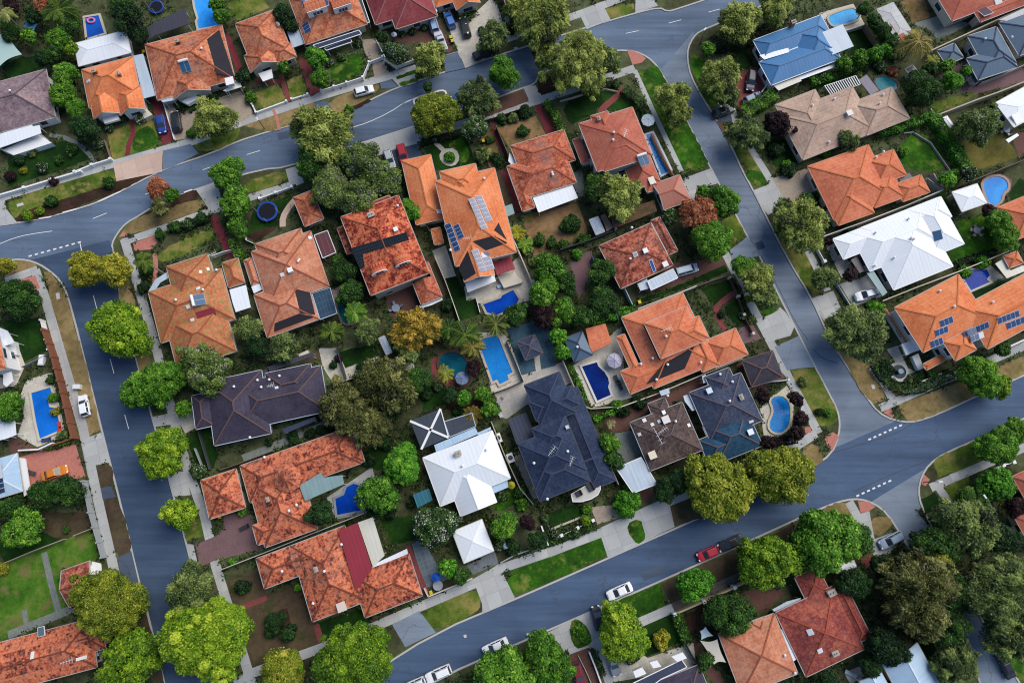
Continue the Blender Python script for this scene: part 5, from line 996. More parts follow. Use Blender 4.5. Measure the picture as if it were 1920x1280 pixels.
D(CREAMP, T(0, 2, 195, 290, 390, 230, 480, 640, 490, 710, 280, 790, 130, 710, 180, 560, 155, 400), 'cream pool deck', nm='patio'); D(BROWNP, T(0, 2, 50, 730, 130, 725, 260, 800, 90, 850), 'brown paved corner', nm='patio'); D(CREAMP, T(1, 2, 870, 50, 1000, 50, 1070, 200, 1320, 110, 1330, 160, 1090, 280, 1110, 400, 1020, 380, 900, 190), 'cream path around the back lawn', nm='footpath'); D(GREYP, T(1, 2, 290, 850, 500, 770, 900, 600, 960, 610, 560, 810, 310, 900), 'narrow grey court between the roofs', nm='patio'); D(CO, T(1, 2, 930, 1170, 1270, 940, 1290, 1010, 1200, 1100, 1230, 1290, 1000, 1330), 'concrete pool surround', nm='patio')
D(REDP, T(2, 2, 190, 130, 260, 110, 380, 270, 490, 330, 300, 330, 200, 240), 'curved brick pool edge', nm='patio'); D(PINK, T(1, 1, 970, 890, 1060, 850, 1100, 890, 1010, 960, 1040, 1130, 990, 1000), 'pink pool surround', nm='patio'); D(BROWNP, T(1, 1, 1370, 960, 1480, 900, 1600, 860, 1640, 1030, 1420, 1110), 'brown brick patio with tables', nm='patio'); D(BEIGE, T(2, 3, 1390, -40, 1620, -60, 1640, 30, 1440, 90), 'brown paved forecourt of the navy villa', nm='driveway'); S('lawn', DLAWN, T(2, 3, 1050, 10, 1290, -70, 1340, 30, 1085, 130), look='square front lawn with stone border')
D(m_pave('slate_tiles', (.09, .12, .15), (.15, .19, .22), .8, .8, .05, (.2, .22, .23)), T(2, 3, 50, 235, 130, 195, 240, 400, 320, 500, 180, 560, 130, 560), 'grey slab side path', nm='footpath'); F1('footpath', REDP, T(2, 3, 20, 250, 140, 560, 170, 630), .9, look='red brick edging path'); D(CREAMP, T(3, 3, -30, 1060, 150, 1000, 300, 1090, 640, 970, 660, 1130, 560, 1180, 0, 1280), 'pale concrete forecourt'); D(CO, T(2, 3, 1060, 905, 1240, 815, 1240, 1000, 1180, 1060), 'pale concrete crossover on the lower side'); D(CO, T(2, 3, 1230, 815, 1500, 690, 1580, 1000, 1560, 1290, 1500, 1290, 1410, 1010, 1250, 1090, 1220, 1060), 'pale concrete driveway with the dark cars'); S('lawn', LUSH, T(2, 3, 1240, 820, 1290, 800, 1340, 820, 1408, 960, 1370, 1000, 1270, 1022, 1240, 930), 1, look='leafy green island in the concrete drive'); D(BROWNP, T(2, 3, 1190, 1080, 1380, 1010, 1500, 1290, 1200, 1290), 'brown drive with the red-edged car')
D(PURP, T(4, 1, 1290, 85, 1240, 130, 1330, 250, 1380, 290, 1450, 200, 1500, 150, 1510, 70, 1440, 20, 1340, 30), 'paved surround of the kidney pool at right', nm='patio'); D(CREAMP, T(4, 1, 1120, 780, 1330, 690, 1450, 800, 1200, 910), 'pale surround of the dark blue pool', nm='patio'); D(CREAMP, T(4, 0, 60, 100, 320, 30, 410, 190, 260, 240, 130, 200), 'cream surround of the bright pool', nm='patio'); D(GREYP, T(4, 0, 760, 180, 960, 120, 1210, 180, 960, 300, 880, 220), 'grey yard beside the salmon roof', nm='patio'); D(STRAW, T(4, 0, 660, 10, 840, -20, 900, 130, 760, 170), 'dry yellow yard', nm='garden_bed'); D(PURP, T(4, 0, 960, 560, 1200, 430, 1290, 600, 1600, 480, 1600, 620, 1250, 700, 1150, 690, 1000, 620), 'mauve paved side yard', nm='patio'); D(BROWNP, T(4, 0, 1500, 1000, 1640, 980, 1640, 1150, 1560, 1180), 'brown paved yard', nm='patio'); D(CREAMP, T(4, 2, 570, 60, 640, 160, 600, 230, 640, 290, 740, 280, 800, 230, 730, 200, 650, 30), 'cream path around the fountain', nm='footpath'); D(CO, T(4, 3, 340, 20, 440, -10, 480, 200, 640, 140, 700, 190, 600, 300, 490, 360, 430, 230), 'concrete drive with the silver wagon'); D(REDP, T(4, 3, 370, 340, 440, 290, 500, 370, 410, 420), 'red brick step', nm='patio'); D(CREAMP, T(4, 3, 250, 1200, 420, 1130, 480, 1170, 300, 1290), 'pale patio below the red roof', nm='patio')
for p, lk in ((T(3, 0, 143, 378, 180, 380, 240, 402, 285, 440, 255, 470, 185, 488), 'terracotta tactile corner at the top junction'), (T(0, 1, 85, 832, 265, 785, 300, 880, 250, 900, 150, 850), 'terracotta corner by the dark tree'), (T(0, 1, 998, 545, 1240, 450, 1140, 590, 1010, 600), 'terracotta corner by the palm'), (T(0, 1, 925, 450, 960, 490, 890, 498), 'small terracotta kerb corner'), (T(4, 2, 100, 712, 170, 678, 212, 710, 165, 815, 130, 790), 'terracotta patch at the olive corner'), (T(4, 2, 545, 532, 600, 495, 628, 550, 610, 572), 'terracotta patch at the straw verge'), (T(4, 2, 850, 995, 895, 1035, 862, 1082, 830, 1070), 'terracotta patch by the street sign'), (T(4, 2, 355, 1195, 440, 1200, 485, 1240, 430, 1275, 375, 1282), 'terracotta patch on the lower corner'), (T(3, 2, 1475, 640, 1520, 640, 1525, 680, 1480, 690), 'terracotta patch near the kidney pool')):
    S('paving', TERRA, p, look=lk)
for p, lk in ((T(4, 2, 0, 600, 40, 650, 90, 650, 215, 590, 218, 690, 170, 820, 95, 890, 90, 830, 40, 750, 0, 760), 'concrete corner apron'),):
    pass
# ---- road markings
WL = m_plain('road_paint', (.72, .72, .72), .7, .2, .15, 3)
def mark(pts, w, look): path('road_marking', WL, pts, w, 0, .026, look, clear=False)
mark(chaikin(T(0, 1, -20, 556, 90, 510, 200, 480, 390, 453), 1, False), .13, 'white centre line at the left edge'); mark(T(0, 1, 695, 360, 800, 318), .13, 'short white centre dash'); mark(T(0, 1, 1088, 178, 1125, 165), .13, 'small white centre dash'); mark(T(1, 0, 330, 1160, 430, 1130), .13, 'white dash on the top street'); mark(T(1, 0, 0, 1275, 72, 1248), .13, 'faint white dash on the top street')
mark(chaikin(T(1, 0, 1110, 960, 1240, 920, 1400, 845, 1520, 765, 1600, 735, 1660, 725), 1, False), .13, 'long curved white centre line'); mark(T(2, 0, -20, 780, 60, 745), .13, 'white line reaching the traffic island'); mark(T(2, 0, 320, 735, 420, 700), .13, 'white line leaving the traffic island'); mark(T(3, 0, 133, 252, 230, 232), .12, 'faint dash below the top junction'); mark(T(3, 0, 455, 175, 550, 150), .12, 'faint dash at the top junction'); mark(T(3, 0, 755, 92, 840, 70), .12, 'faint dash near the top edge')
mark(T(0, 1, 700, 935, 738, 1080), .13, 'white centre line on the left street'); mark(T(0, 1, 600, 545, 612, 600), .16, 'white line at the give-way bar'); mark(T(0, 2, 825, 130, 855, 240), .13, 'white dash between the street trees'); mark(T(0, 2, 935, 548, 965, 655), .13, 'white dash by the white hatchback')
SEAM = m_plain('bitumen_seam', (.035, .038, .045), .6, .3)
for p, w_, lk in ((T(3, 1, 1060, 500, 1150, 640, 1300, 920, 1400, 1130, 1500, 1270), .10, 'dark bitumen seam along the right street'), (T(4, 2, 20, 60, 90, 130, 200, 160), .10, 'dark bitumen seam curving at the crossover'), (T(4, 2, 180, 830, 420, 760, 640, 690, 760, 620), .12, 'dark seam across the right junction'), (T(4, 2, 330, 1120, 600, 1000, 860, 900), .10, 'dark seam across the lower right junction'), (T(2, 3, -20, 990, 300, 880, 640, 720), .08, 'dark seam near the crossover on the bottom street'), (T(0, 1, 300, 660, 420, 780, 520, 920), .08, 'dark seam by the curved left kerb')):
    path('road_seam', SEAM, chaikin(p, 1, False), w_, 0, .022, lk, clear=False)
PATCHM = m_asphalt('asphalt_patch', '#2f3a4c', '#465366', .3)
for p, lk in ((T(3, 1, 1085, 520, 1140, 500, 1195, 600, 1145, 620), 'dark asphalt repair on the right street'), (T(1, 0, 560, 1010, 690, 975, 700, 1010, 570, 1045), 'dark asphalt repair on the top street'), (T(3, 3, 250, 470, 420, 400, 435, 430, 262, 500), 'dark asphalt repair on the bottom street'), (T(0, 2, 740, 350, 800, 335, 830, 450, 770, 465), 'dark asphalt repair on the left street')):
    path('road_patch', PATCHM, [((p[0][0]+p[3][0])/2, (p[0][1]+p[3][1])/2), ((p[1][0]+p[2][0])/2, (p[1][1]+p[2][1])/2)], 1.6, 0, .021, lk, clear=False)
def dashes(a, b, n, look):
    for k in range(n):
        t0, t1 = (k+.2)/n, (k+.72)/n; L = lambda t: (a[0]+(b[0]-a[0])*t, a[1]+(b[1]-a[1])*t); mark([L(t0), L(t1)], .30, look)
dashes(*T(0, 1, 205, 645, 620, 530), 9, 'leftmost row white give-way dash'); dashes(*T(4, 2, 425, 740, 695, 620), 7, 'white give-way dash'); dashes(*T(4, 2, 335, 1163, 615, 1035), 7, 'lower white give-way dash')
for p in (T(0, 1, 290, 360, 385, 345), T(0, 1, 470, 314, 580, 285), T(0, 1, 735, 232, 905, 155), T(0, 1, 1380, 163, 1440, 142)): path('road_marking', WL, p, .28, 0, .150, 'white painted kerb edge', clear=False)
# ================================================================== houses
R_ORANGE = m_tile('tile_bright_orange', '#a85838', '#cc754a', '#da8d62', .05); R_ORANGE2 = m_tile('tile_orange', '#9c523c', '#c26e50', '#d38563', .06); R_SALMON = m_tile('tile_salmon', '#854638', '#a35a49', '#b46e5b', .05)
R_RED = m_tile('tile_weathered_red', '#643023', '#ad6044', '#c98560', .22, '#8d776b'); R_RED2 = m_tile('tile_old_red', '#5a2a22', '#a8553d', '#c57a5b', .25, '#85716a'); R_TEXT = m_tile('tile_two_tone_red', '#5a2018', '#a24632', '#c97450', .50); R_MOSS = m_tile('tile_mossy_orange', '#84432d', '#b06446', '#c17f5c', .16, '#6f7d42', .53)
R_DRED = m_tile('tile_dark_red', '#4a231d', '#8a4335', '#b57058', .34, '#77625b'); R_MAROON = m_tile('tile_maroon', '#5a282a', '#7c383c', '#8c484b', .06); R_TERRA = m_tile('tile_terracotta', '#8c4e3b', '#b27054', '#c48b70', .12, '#94705e'); R_PATCH = m_tile('tile_patchy_red', '#4c2a26', '#b05a40', '#cb7b58', .48, '#716059'); R_PLUMRED = m_tile('tile_plum_red', '#562a28', '#85403c', '#ab6049', .18, '#6e5350')
R_BEIGE = m_tile('tile_beige', '#846f60', '#aa9080', '#bda391', .08, '#85776b'); R_BROWN = m_tile('tile_grey_brown', '#2c2424', '#4b3e3c', '#66564f', .15, '#3d3532'); R_MAUVE = m_tile('tile_mauve_brown', '#524549', '#7a676e', '#978384', .14, '#6a5c60'); R_NAVY = m_tile('tile_navy_slate', '#192238', '#253149', '#37425a', .08); R_SLATE = m_tile('tile_blue_slate', '#1f283c', '#333e54', '#4c5163', .14, '#28334a'); R_PURPLE = m_tile('tile_purple_grey', '#2b2838', '#3a3646', '#474250', .06); R_DHUT = m_tile('tile_charcoal', '#24232c', '#34323c', '#413f48', .06)
R_WHITE = m_metal('metal_white', (.69, .73, .77), '#a3adb6', .16); R_LBLUE = m_metal('metal_pale_blue', (.42, .50, .58), '#5d6c7a', .25); R_BLUE = m_metal('metal_blue', (.055, .18, .38), '#1f3c5c', .2); R_STEEL = m_metal('metal_blue_grey', (.06, .112, .175), '#2d3b49', .2); R_TIN = m_metal('metal_grey_tin', (.36, .38, .40), '#5a5650', .5); R_CREAMM = m_metal('metal_cream', (.55, .55, .48), '#807b68', .2); R_BLUEW = m_metal('metal_blue_white', (.38, .52, .66), '#4d6f8c', .25)
R_TEALM = m_metal('metal_teal', (.20, .30, .31), '#38494a', .3); R_REDM = m_metal('metal_red', (.25, .025, .04), '#3e1216', .2); R_DARKM = m_metal('metal_charcoal', (.045, .045, .06), '#22222a', .2); R_NAVYM = m_metal('metal_navy', (.03, .04, .075), '#151a2a', .2); R_SALM = m_metal('metal_salmon', (.36, .14, .10), '#5c2c22', .2)
GLAZ = m_cells('glazed_panels', (.022, .05, .085), (.16, .2, .24), .6, 1.2); PERG = m_cells('dark_translucent', (.035, .045, .06), (.07, .08, .1), .5, 3)
def RC(h, n): return m_plain('ridge_'+n, lin(h)[:3], .85, .15, .38, 2.2)
RO, RR, RD, RP, RN, RW, RB = RC('#c8784a', 'orange'), RC('#a05a42', 'red'), RC('#7a4638', 'dark_red'), RC('#6b554e', 'purple_brown'), RC('#434860', 'navy'), m_metal('metal_white_ridge', (.72, .74, .76), '#8d959c', .1), RC('#b39a86', 'beige')
RBL, RMV, RPK, RSL = RC('#5f86ad', 'blue'), RC('#64575c', 'mauve'), RC('#9a6a66', 'pink'), RC('#b3654f', 'salmon')
GREYG = m_plain('gutter_grey', (.34, .36, .38), .5, .3); BRG = m_plain('gutter_brown', (.10, .06, .05), .5, .3); DKG = m_plain('gutter_dark', (.05, .055, .07), .5, .3); PKG = m_plain('gutter_terracotta', (.42, .22, .15), .6, .3); BRICK = m_pave('red_brick_wall', (.16, .06, .04), (.25, .10, .065), .24, .09, .01, (.3, .26, .22), 0, .5); BLW = m_plain('pale_blue_wall', (.34, .50, .60), .7, .2)
def H(name, label, short, d, mat, ridge, z=3.0, wall=None, gut=None, cat='house'):
    h = House(name, label, short, d, z, cat, wall, gut); h.mat = mat; h.ridge = ridge; return h
# 1
h = H('brick_house', 'house with mauve-brown tiled hip roof and white porch at the left edge', 'mauve-brown house at the left edge', (0, 152, 81, 130), R_MAUVE, RMV, wall=WHITE()); h.rect(-70, 172, 104, 220).build()
h.flat([(-5, 253), (59, 231), (61, 237), (74, 235), (77, 250), (-5, 279)], 2.9, R_WHITE, 'porch_roof'); h.flat([(4, 281), (74, 252), (97, 268), (26, 291)], 1.6, WHITE(), 'porch_wall', 1.4, False); h.vent((21, 172))
# 2
h = H('gabled_house', 'bright orange house with twin front gables and white metal rear roof', 'orange twin-gabled house', (153, 130, 248, 105), R_ORANGE, RO, wall=WHITE()); h.rect(153, 131, 264, 178, t=.5).rect(176, 225, 213, 160, t=.6, g='v-').rect(226, 217, 263, 160, t=.6, g='v-'); h.rect(139, 82, 246, 99, z=2.95, t=.22, mat=R_WHITE, ridge=RW); h.build()
h.flat([(250, 105), (268, 101), (292, 179), (269, 185)], 2.8, R_LBLUE, 'carport_roof'); h.skylight(166, 153, .6, .9); h.chimney(180, 138, (.25, .08, .04)); h.chimney(226, 142, (.3, .12, .07), .6); h.flat([(190, 218), (219, 213), (224, 224), (196, 232)], 2.2, WHITE(), 'bay_roof', .5, False)
h.flat([(250, 217), (274, 203), (286, 215), (256, 229)], 1.3, CREAM(), 'verandah_wall', 1.2, False)
# 3
h = H('red_house', 'mottled red-tiled house with black heating mat on its right slope', 'mottled red house with black mat', (272, 84, 412, 47), R_RED, RR); h.rect(272, 84, 441, 149, t=.45).rect(326, 188, 385, 130, t=.55, g='v-').rect(298, 182, 330, 140, z=2.8, t=.5).build()
h.flat([(270, 58), (291, 42), (347, 15), (355, 45), (292, 66), (272, 80)], 2.7, R_DARKM); h.mat_black([(388, 74), (411, 56), (440, 146), (406, 137)]); h.heater(348, 126, 1.9); h.chimney(335, 82, (.2, .07, .045)); h.cooler(433, 156, 1.6, (.66, .66, .66)); h.vent((379, 93)); h.flat([(297, 184), (323, 173), (327, 188), (305, 192)], 2.9, R_LBLUE); h.flat([(418, 170), (450, 152), (453, 163), (424, 172)], 2.6, WHITE(), 'carport_roof'); h.flat([(340, 190), (366, 177), (374, 184), (352, 196)], 2.0, WHITE(), 'balustrade', .8, False)
# 4
h = H('gabled_house', 'red-tiled house with a cream front gable behind a low white wall', 'red house with cream gable', (441, 45, 517, 17), R_RED, RR); h.rect(441, 45, 547, 96, t=.48).rect(470, 137, 511, 85, t=.6, g='v-').rect(518, 121, 545, 80, t=.55).build(); h.chimney(523, 49, (.62, .56, .5), .7, 1.0); h.flat([(484, 138), (509, 130), (512, 146), (493, 153)], 2.4, WHITE(), 'porch_roof'); h.flat([(538, 60), (560, 54), (571, 82), (549, 90)], 2.6, R_LBLUE, 'carport_roof')
# 5
h = H('red_house', 'red-tiled house with blue solar panels and white dormers at the top edge', 'red house with white dormers', (572, 84, 677, 49), R_RED, RR); h.rect(573, 84, 656, -40, t=.45).build(); h.solar([(564, -4), (574, -8), (578, 10), (568, 14)], 1, 2).solar([(586, 3), (613, -8), (617, 10), (594, 21)], 3, 1).solar([(565, 48), (577, 39), (584, 57), (572, 64)], 1, 3); h.dormer(598, 28, 4.2, 1.3, 2.5, False).dormer(645, 22, 3.8, 1.3, 2.5, False); h.flat([(587, 85), (673, 57), (678, 64), (594, 92)], 2.7, R_NAVYM, 'verandah_roof', edge=WHITE()); h.flat([(608, 91), (657, 73), (660, 79), (612, 95)], 2.2, R_NAVYM, 'bay_roof', edge=WHITE())
h.flat([(663, -10), (674, -14), (693, 42), (682, 46)], 2.7, R_DARKM, 'carport_roof', edge=WHITE())
# 6
h = H('maroon_house', 'maroon-tiled house with pale ridges at the top edge', 'maroon house at the top', (705, 47, 737, 37), R_MAROON, RPK); h.rect(704, 47, 768, -70, t=.45).rect(742, 55, 790, -50, t=.45).build()
h.flat([(795, -5), (815, -8), (820, 22), (800, 30)], 2.6, R_WHITE, 'carport_roof')
# 7
h = H('orange_house', 'orange-roofed house with small gabled porch at the top edge', 'small orange house at the top', (856, 20, 893, 8), R_ORANGE, RO); h.rect(856, 20, 882, -40, t=.55, g='v-').rect(817, 14, 868, -50, t=.45).build()
h = H('brown_roof_house', 'house with flat red-brown roof mostly hidden by weeping trees', 'brown roof behind weeping trees', (955, 0, 990, -10), R_MAROON, RPK); h.rect(952, 18, 990, -50, t=.3).build()
# 8 left edge houses
h = H('white_house', 'white house with curved balcony and red roof edge, cut by the left edge', 'white balcony house', (0, 650, 12, 646), R_RED, RR, wall=WHITE(), z=5.2); h.rect(-80, 650, 11, 690, t=.35).build()
h.flat([(-5, 612), (14, 620), (27, 642), (10, 648), (-5, 644)], 3.2, R_WHITE, 'porch_roof'); h.flat([(14, 640), (28, 640), (32, 665), (16, 666)], 1.1, WHITE(), 'balcony_wall', 1.0, False); h.flat([(6, 700), (20, 697), (24, 715), (12, 725), (6, 720)], 2.6, WHITE(), 'balcony_roof', .3); h.flat([(-5, 770), (20, 772), (28, 790), (30, 815), (12, 822), (-5, 826)], 2.7, R_WHITE, 'patio_roof')
h = H('blue_metal_house', 'pale blue metal-roofed house with dark solar panels at the left edge', 'pale blue roof with solar panels', (0, 862, 31, 853), R_BLUEW, RW, wall=WHITE()); h.rect(-90, 885, 43, 920, t=.25).build(); h.solar([(-22, 873), (1, 867), (10, 922), (-12, 930)], 2, 6, 'navy'); h.flat([(33, 860), (47, 860), (57, 925), (45, 930)], 2.3, WHITE(), 'garage_wall', .3, False)
# 10-11
h = H('gabled_shed', 'old red-tiled gabled shed with white end beside the yellow-green tree', 'red gabled shed', (115, 1070, 171, 1050), R_DRED, RD, wall=WHITE(), cat='shed'); h.rect(115, 1070, 184, 1118, t=.5, g='u- u+').build(); h.flat([(172, 1052), (188, 1056), (190, 1072), (168, 1085)], 2.0, WHITE(), 'gable_wall', .3, False)
h = H('red_house', 'large patchy red-tiled house in the bottom left corner', 'patchy red house in the bottom left', (0, 1203, 145, 1165), R_PATCH, RD); h.rect(-70, 1222, 182, 1250, t=.42).rect(120, 1178, 198, 1215, t=.35).build(); h.skylight(61, 1228, .5, 1.2).skylight(153, 1233, .5, 1.6); h.antenna(136, 1235, .3, 3.2); h.skylight(78, 1183, 1.2, 1.6, (.1, .14, .17)); h.flat([(168, 1217), (180, 1213), (185, 1228), (173, 1236)], 2.4, R_LBLUE)
# 12
h = H('tiled_house', 'mossy orange-tiled house with red metal patch and white awning', 'mossy orange house', (280, 548, 398, 510), R_MOSS, RR); h.rect(278, 547, 440, 598, t=.42).rect(309, 600, 443, 658, t=.42).rect(312, 500, 408, 545, t=.5).rect(416, 493, 459, 530, z=2.7, t=.42).build()
h.slab([(366, 586), (402, 575), (407, 597), (372, 604)], .05, .03, 'red_metal_patch', R_REDM); h.flat([(430, 543), (461, 534), (470, 576), (442, 585), (436, 567)], 2.8, R_WHITE, 'awning'); h.heater(374, 562, 2.2); h.skylight(372, 541, .7, .6).skylight(353, 575, .7, .7).skylight(361, 600, .7, .7).skylight(390, 505, .6, .5).skylight(376, 510, .6, .5); h.vent((382, 544), (331, 563), (407, 507)); h.antenna(404, 482, .5, 2.6); h.flat([(277, 548), (291, 524), (313, 510), (321, 518), (300, 530), (290, 545)], 2.6, R_LBLUE, 'verandah_roof')
# 13
h = H('tiled_house', 'terracotta house with black striped heating mats and dark glazed awning', 'terracotta house with striped mats', (471, 471, 585, 431), R_TERRA, RR); h.rect(471, 472, 617, 536, t=.42).rect(478, 458, 588, 500, z=2.9, t=.46).rect(476, 553, 598, 598, z=2.95, t=.42).rect(457, 488, 486, 530, z=2.6, t=.45).build()
h.mat_black([(552, 541), (581, 548), (591, 590), (563, 586)]).mat_black([(515, 606), (560, 588), (590, 594), (514, 622)]); h.flat([(585, 550), (619, 539), (632, 587), (600, 599)], 2.7, GLAZ, 'glazed_awning', edge=R_LBLUE)
o = h.flat([(589, 441), (614, 432), (630, 473), (605, 484)], 2.7, m_cells('pergola_panel', (.10, .035, .04), (.2, .24, .3), 1.1, 9), 'pergola_roof', edge=WHITE()); h.cooler(546, 508, .9, (.66, .66, .66)).skylight(529, 515, .7, .7).skylight(545, 509, .7, .7).skylight(581, 446, .6, .6).vent((562, 488), (560, 491)); h.flat([(471, 537), (486, 531), (493, 542), (476, 550)], 2.5, R_WHITE, 'porch_roof')
# garage hidden by lilac trees
g = H('brick_garage', 'terracotta-tiled garage half hidden under the lilac-flowered trees', 'terracotta garage under lilac trees', (549, 371, 600, 350), R_RED, RR, 2.6, cat='garage'); g.rect(549, 371, 607, 410, t=.42).build()
# 14
h = H('two_storey_house', 'two-tone red tiled house with arched white dormers and black solar mat', 'red house with arched dormers', (644, 405, 747, 366), R_TEXT, RR, 5.4); h.rect(695, 554, 747, 366, t=.42).rect(660, 398, 730, 366, z=5.35, t=.5).rect(632, 428, 668, 470, z=2.9, t=.4).rect(764, 506, 829, 556, z=2.9, t=.42, mat=R_RED2).build()
h.slab([(658, 465), (762, 435), (767, 450), (664, 481)], .06, .05, 'pool_heating_mat', m_cells('heating_mat_dotted', (.013, .019, .026), (.09, .1, .11), .7, .5)); h.slab([(664, 481), (680, 476), (684, 500), (675, 505)], .06, .05, 'pool_heating_mat', m_cells('heating_mat_dotted', (.013, .019, .026), (.09, .1, .11), .7, .5)); h.dormer(713, 513, 3.0, 1.3).dormer(757, 497, 3.0, 1.3); h.cooler(743, 432, .8, (.66, .66, .66)); h.chimney(697, 405, (.24, .08, .045), 1.2, 1.2); h.vent((746, 387))
h.flat([(786, 573), (806, 559), (828, 556), (830, 562), (809, 572), (788, 578)], 2.4, R_WHITE, 'fascia_roof', .15, False)
# 15
h = H('two_storey_house', 'bright orange two-storey house with blue and grey solar panels and a pool terrace', 'bright orange solar-panelled house', (821, 325, 905, 306), R_ORANGE, RO, 5.6, wall=m_plain('cream_white_render', (.62, .58, .5), .8)); h.rect(816, 340, 968, 473, t=.40).rect(871, 529, 906, 430, t=.42, g='v-').rect(824, 322, 905, 360, t=.4).rect(753, 302, 836, 409, z=3.0, t=.42).rect(808, 430, 832, 455, z=2.7, t=.3).rect(846, 336, 886, 360, z=6.1, t=.5).build()
h.solar(T(2, 1, 472, 213, 518, 203, 618, 432, 572, 444), 1, 8, 'grey').solar(T(2, 1, 520, 190, 572, 182, 655, 372, 606, 385), 1, 6, 'grey').solar(T(2, 1, 290, 408, 338, 390, 414, 590, 370, 612), 1, 6, 'blue').solar(T(2, 1, 358, 415, 400, 396, 442, 492, 398, 518), 1, 4, 'blue').solar(T(2, 1, 495, 600, 545, 585, 610, 752, 562, 760), 1, 5, 'grey').solar(T(2, 1, 565, 618, 625, 605, 670, 735, 612, 750), 1, 4, 'grey')
h.mat_black(T(2, 1, 505, 530, 665, 487, 768, 540, 605, 598)).mat_black(T(2, 1, 665, 445, 700, 390, 722, 440, 762, 520)).mat_black(T(2, 1, 362, 630, 460, 583, 528, 770, 440, 825)); h.antenna(877, 452, .2, 2.4); h.skylight(823, 397, .8, 1.0); h.flat([(922, 492), (957, 480), (966, 504), (932, 516)], 3.0, R_REDM, 'awning'); h.vent((908, 336), (845, 470))
h.flat([(872, 531), (925, 510), (930, 527), (877, 548)], 3.1, WHITE(), 'balcony', .35); h.flat([(879, 540), (899, 531), (903, 541), (880, 550)], 1.2, CREAM(), 'balcony_wall', .9, False)
h.flat([(933, 518), (963, 507), (972, 520), (981, 526), (978, 530), (945, 540)], 1.2, CREAM(), 'terrace_wall', .8, False)
# 16
h = H('red_house', 'weathered pale-red house with white metal rear roof and leafy dry front yard', 'weathered red house with white rear roof', (950, 312, 1065, 276), R_RED2, RR); h.rect(950, 312, 1081, 342, t=.42).rect(957, 274, 1079, 300, z=2.95, t=.42).rect(954, 325, 1003, 389, z=2.9, t=.4).build()
h.flat([(999, 369), (1070, 341), (1083, 371), (1010, 398)], 2.7, R_WHITE, edge=WHITE()); h.vent((1036, 329), (1035, 325)); h.flat([(940, 389), (960, 382), (965, 400), (947, 408)], 2.2, R_TEALM, 'shed_roof'); h.flat([(955, 286), (968, 303), (960, 310), (953, 302)], 2.3, WHITE(), 'bay_roof', .3, False)
# 17
h = H('two_storey_house', 'salmon two-storey house beside a lap pool on the right street', 'salmon house with lap pool', (1085, 231, 1185, 200), R_SALMON, RSL, 5.6, wall=WHITE()); h.rect(1085, 232, 1222, 290, t=.42).rect(1133, 322, 1190, 240, t=.42).rect(1107, 218, 1160, 260, z=5.7, t=.5).rect(1073, 262, 1115, 300, z=2.9, t=.4).rect(1165, 300, 1238, 340, z=2.9, t=.4).rect(1199, 325, 1242, 352, z=2.8, t=.3).build()
h.heater(1207, 302, 1.9); h.antenna(1170, 258, 1.2, 2.6); h.vent((1150, 250), (1149, 264)); h.chimney(1122, 225, (.42, .2, .15), .7, 1.0)
g = H('gabled_garage', 'salmon-roofed garage with white driveway at the right street', 'salmon garage', (1222, 345, 1275, 326), R_SALM, RSL, 2.9, wall=WHITE(), cat='garage'); g.rect(1223, 346, 1296, 375, t=.45, g='u-').build(); g.flat([(1142, 402), (1227, 375), (1232, 396), (1155, 427)], 2.6, m_tile('tile_mossy_lean_to', '#2f2a1c', '#4a3f2a', '#6b4434', .2, '#3d4524'), 'lean_to_roof'); g.skylight(1222, 339, 1.2, 1.5, (.5, .48, .4))
# 18
h = H('dark_red_house', 'dark weathered red house with pale blue carport roof and silver van', 'dark red house with silver van', (1122, 460, 1244, 406), R_DRED, RD); h.rect(1123, 461, 1262, 497, t=.36).rect(1220, 414, 1271, 470, t=.36, z=2.95).build()
h.flat([(1214, 527), (1262, 504), (1271, 521), (1221, 544)], 2.8, R_LBLUE, 'carport_roof', .6, edge=WHITE()); h.flat([(1195, 532), (1213, 522), (1219, 540), (1201, 545)], 2.3, R_LBLUE, 'shed_roof'); h.cooler(1209, 472, .9, (.6, .62, .62)).skylight(1191, 477, .9, .9, (.3, .35, .4)).skylight(1223, 498, .7, 2.4, (.02, .08, .3)).cooler(1246, 497, 1.0, (.6, .58, .58)); h.vent((1184, 428), (1181, 486))
# 19
h = H('two_storey_house', 'large orange many-hipped house with black mat and cream pool terrace', 'large orange house with pool terrace', (1165, 594, 1306, 537), R_ORANGE2, RO, 3.1); h.rect(1165, 595, 1343, 680, t=.40).rect(1208, 606, 1318, 640, z=5.6, t=.42).rect(1245, 668, 1310, 592, z=5.55, t=.42).rect(1318, 640, 1403, 664, z=2.9, t=.45).rect(1163, 696, 1300, 690, z=3.05, t=.4).rect(1280, 620, 1350, 684, z=3.12, t=.42).rect(1155, 632, 1200, 690, z=3.0, t=.42).build()
h.mat_black([(1244, 682), (1302, 649), (1284, 691), (1212, 720)]); h.antenna(1246, 621, .4, 3.2); h.vent((1248, 631), (1223, 672), (1313, 680), (1201, 683), (1251, 684), (1230, 712)); h.flat([(1098, 616), (1135, 606), (1147, 642), (1108, 661)], 2.4, R_ORANGE2, 'pool_house_roof')
g = H('garden_pavilion', 'dark blue-grey hipped pavilion between the orange house and the navy villa', 'dark pavilion by the cream terrace', (1060, 632, 1098, 617), R_STEEL, RN, 2.6, cat='pavilion', gut=DKG); g.rect(1058, 634, 1111, 665, t=.4, wall=False).build(); g.vent((1082, 651))
# court pavilion
g = H('garden_pavilion', 'slate-roofed brick pavilion standing on the blue-green tiled court', 'slate pavilion on the tiled court', (966, 640, 1010, 622), R_SLATE, RMV, 2.4, BRICK, BRG, cat='pavilion'); g.rect(970, 640, 1018, 662, t=.3).build()
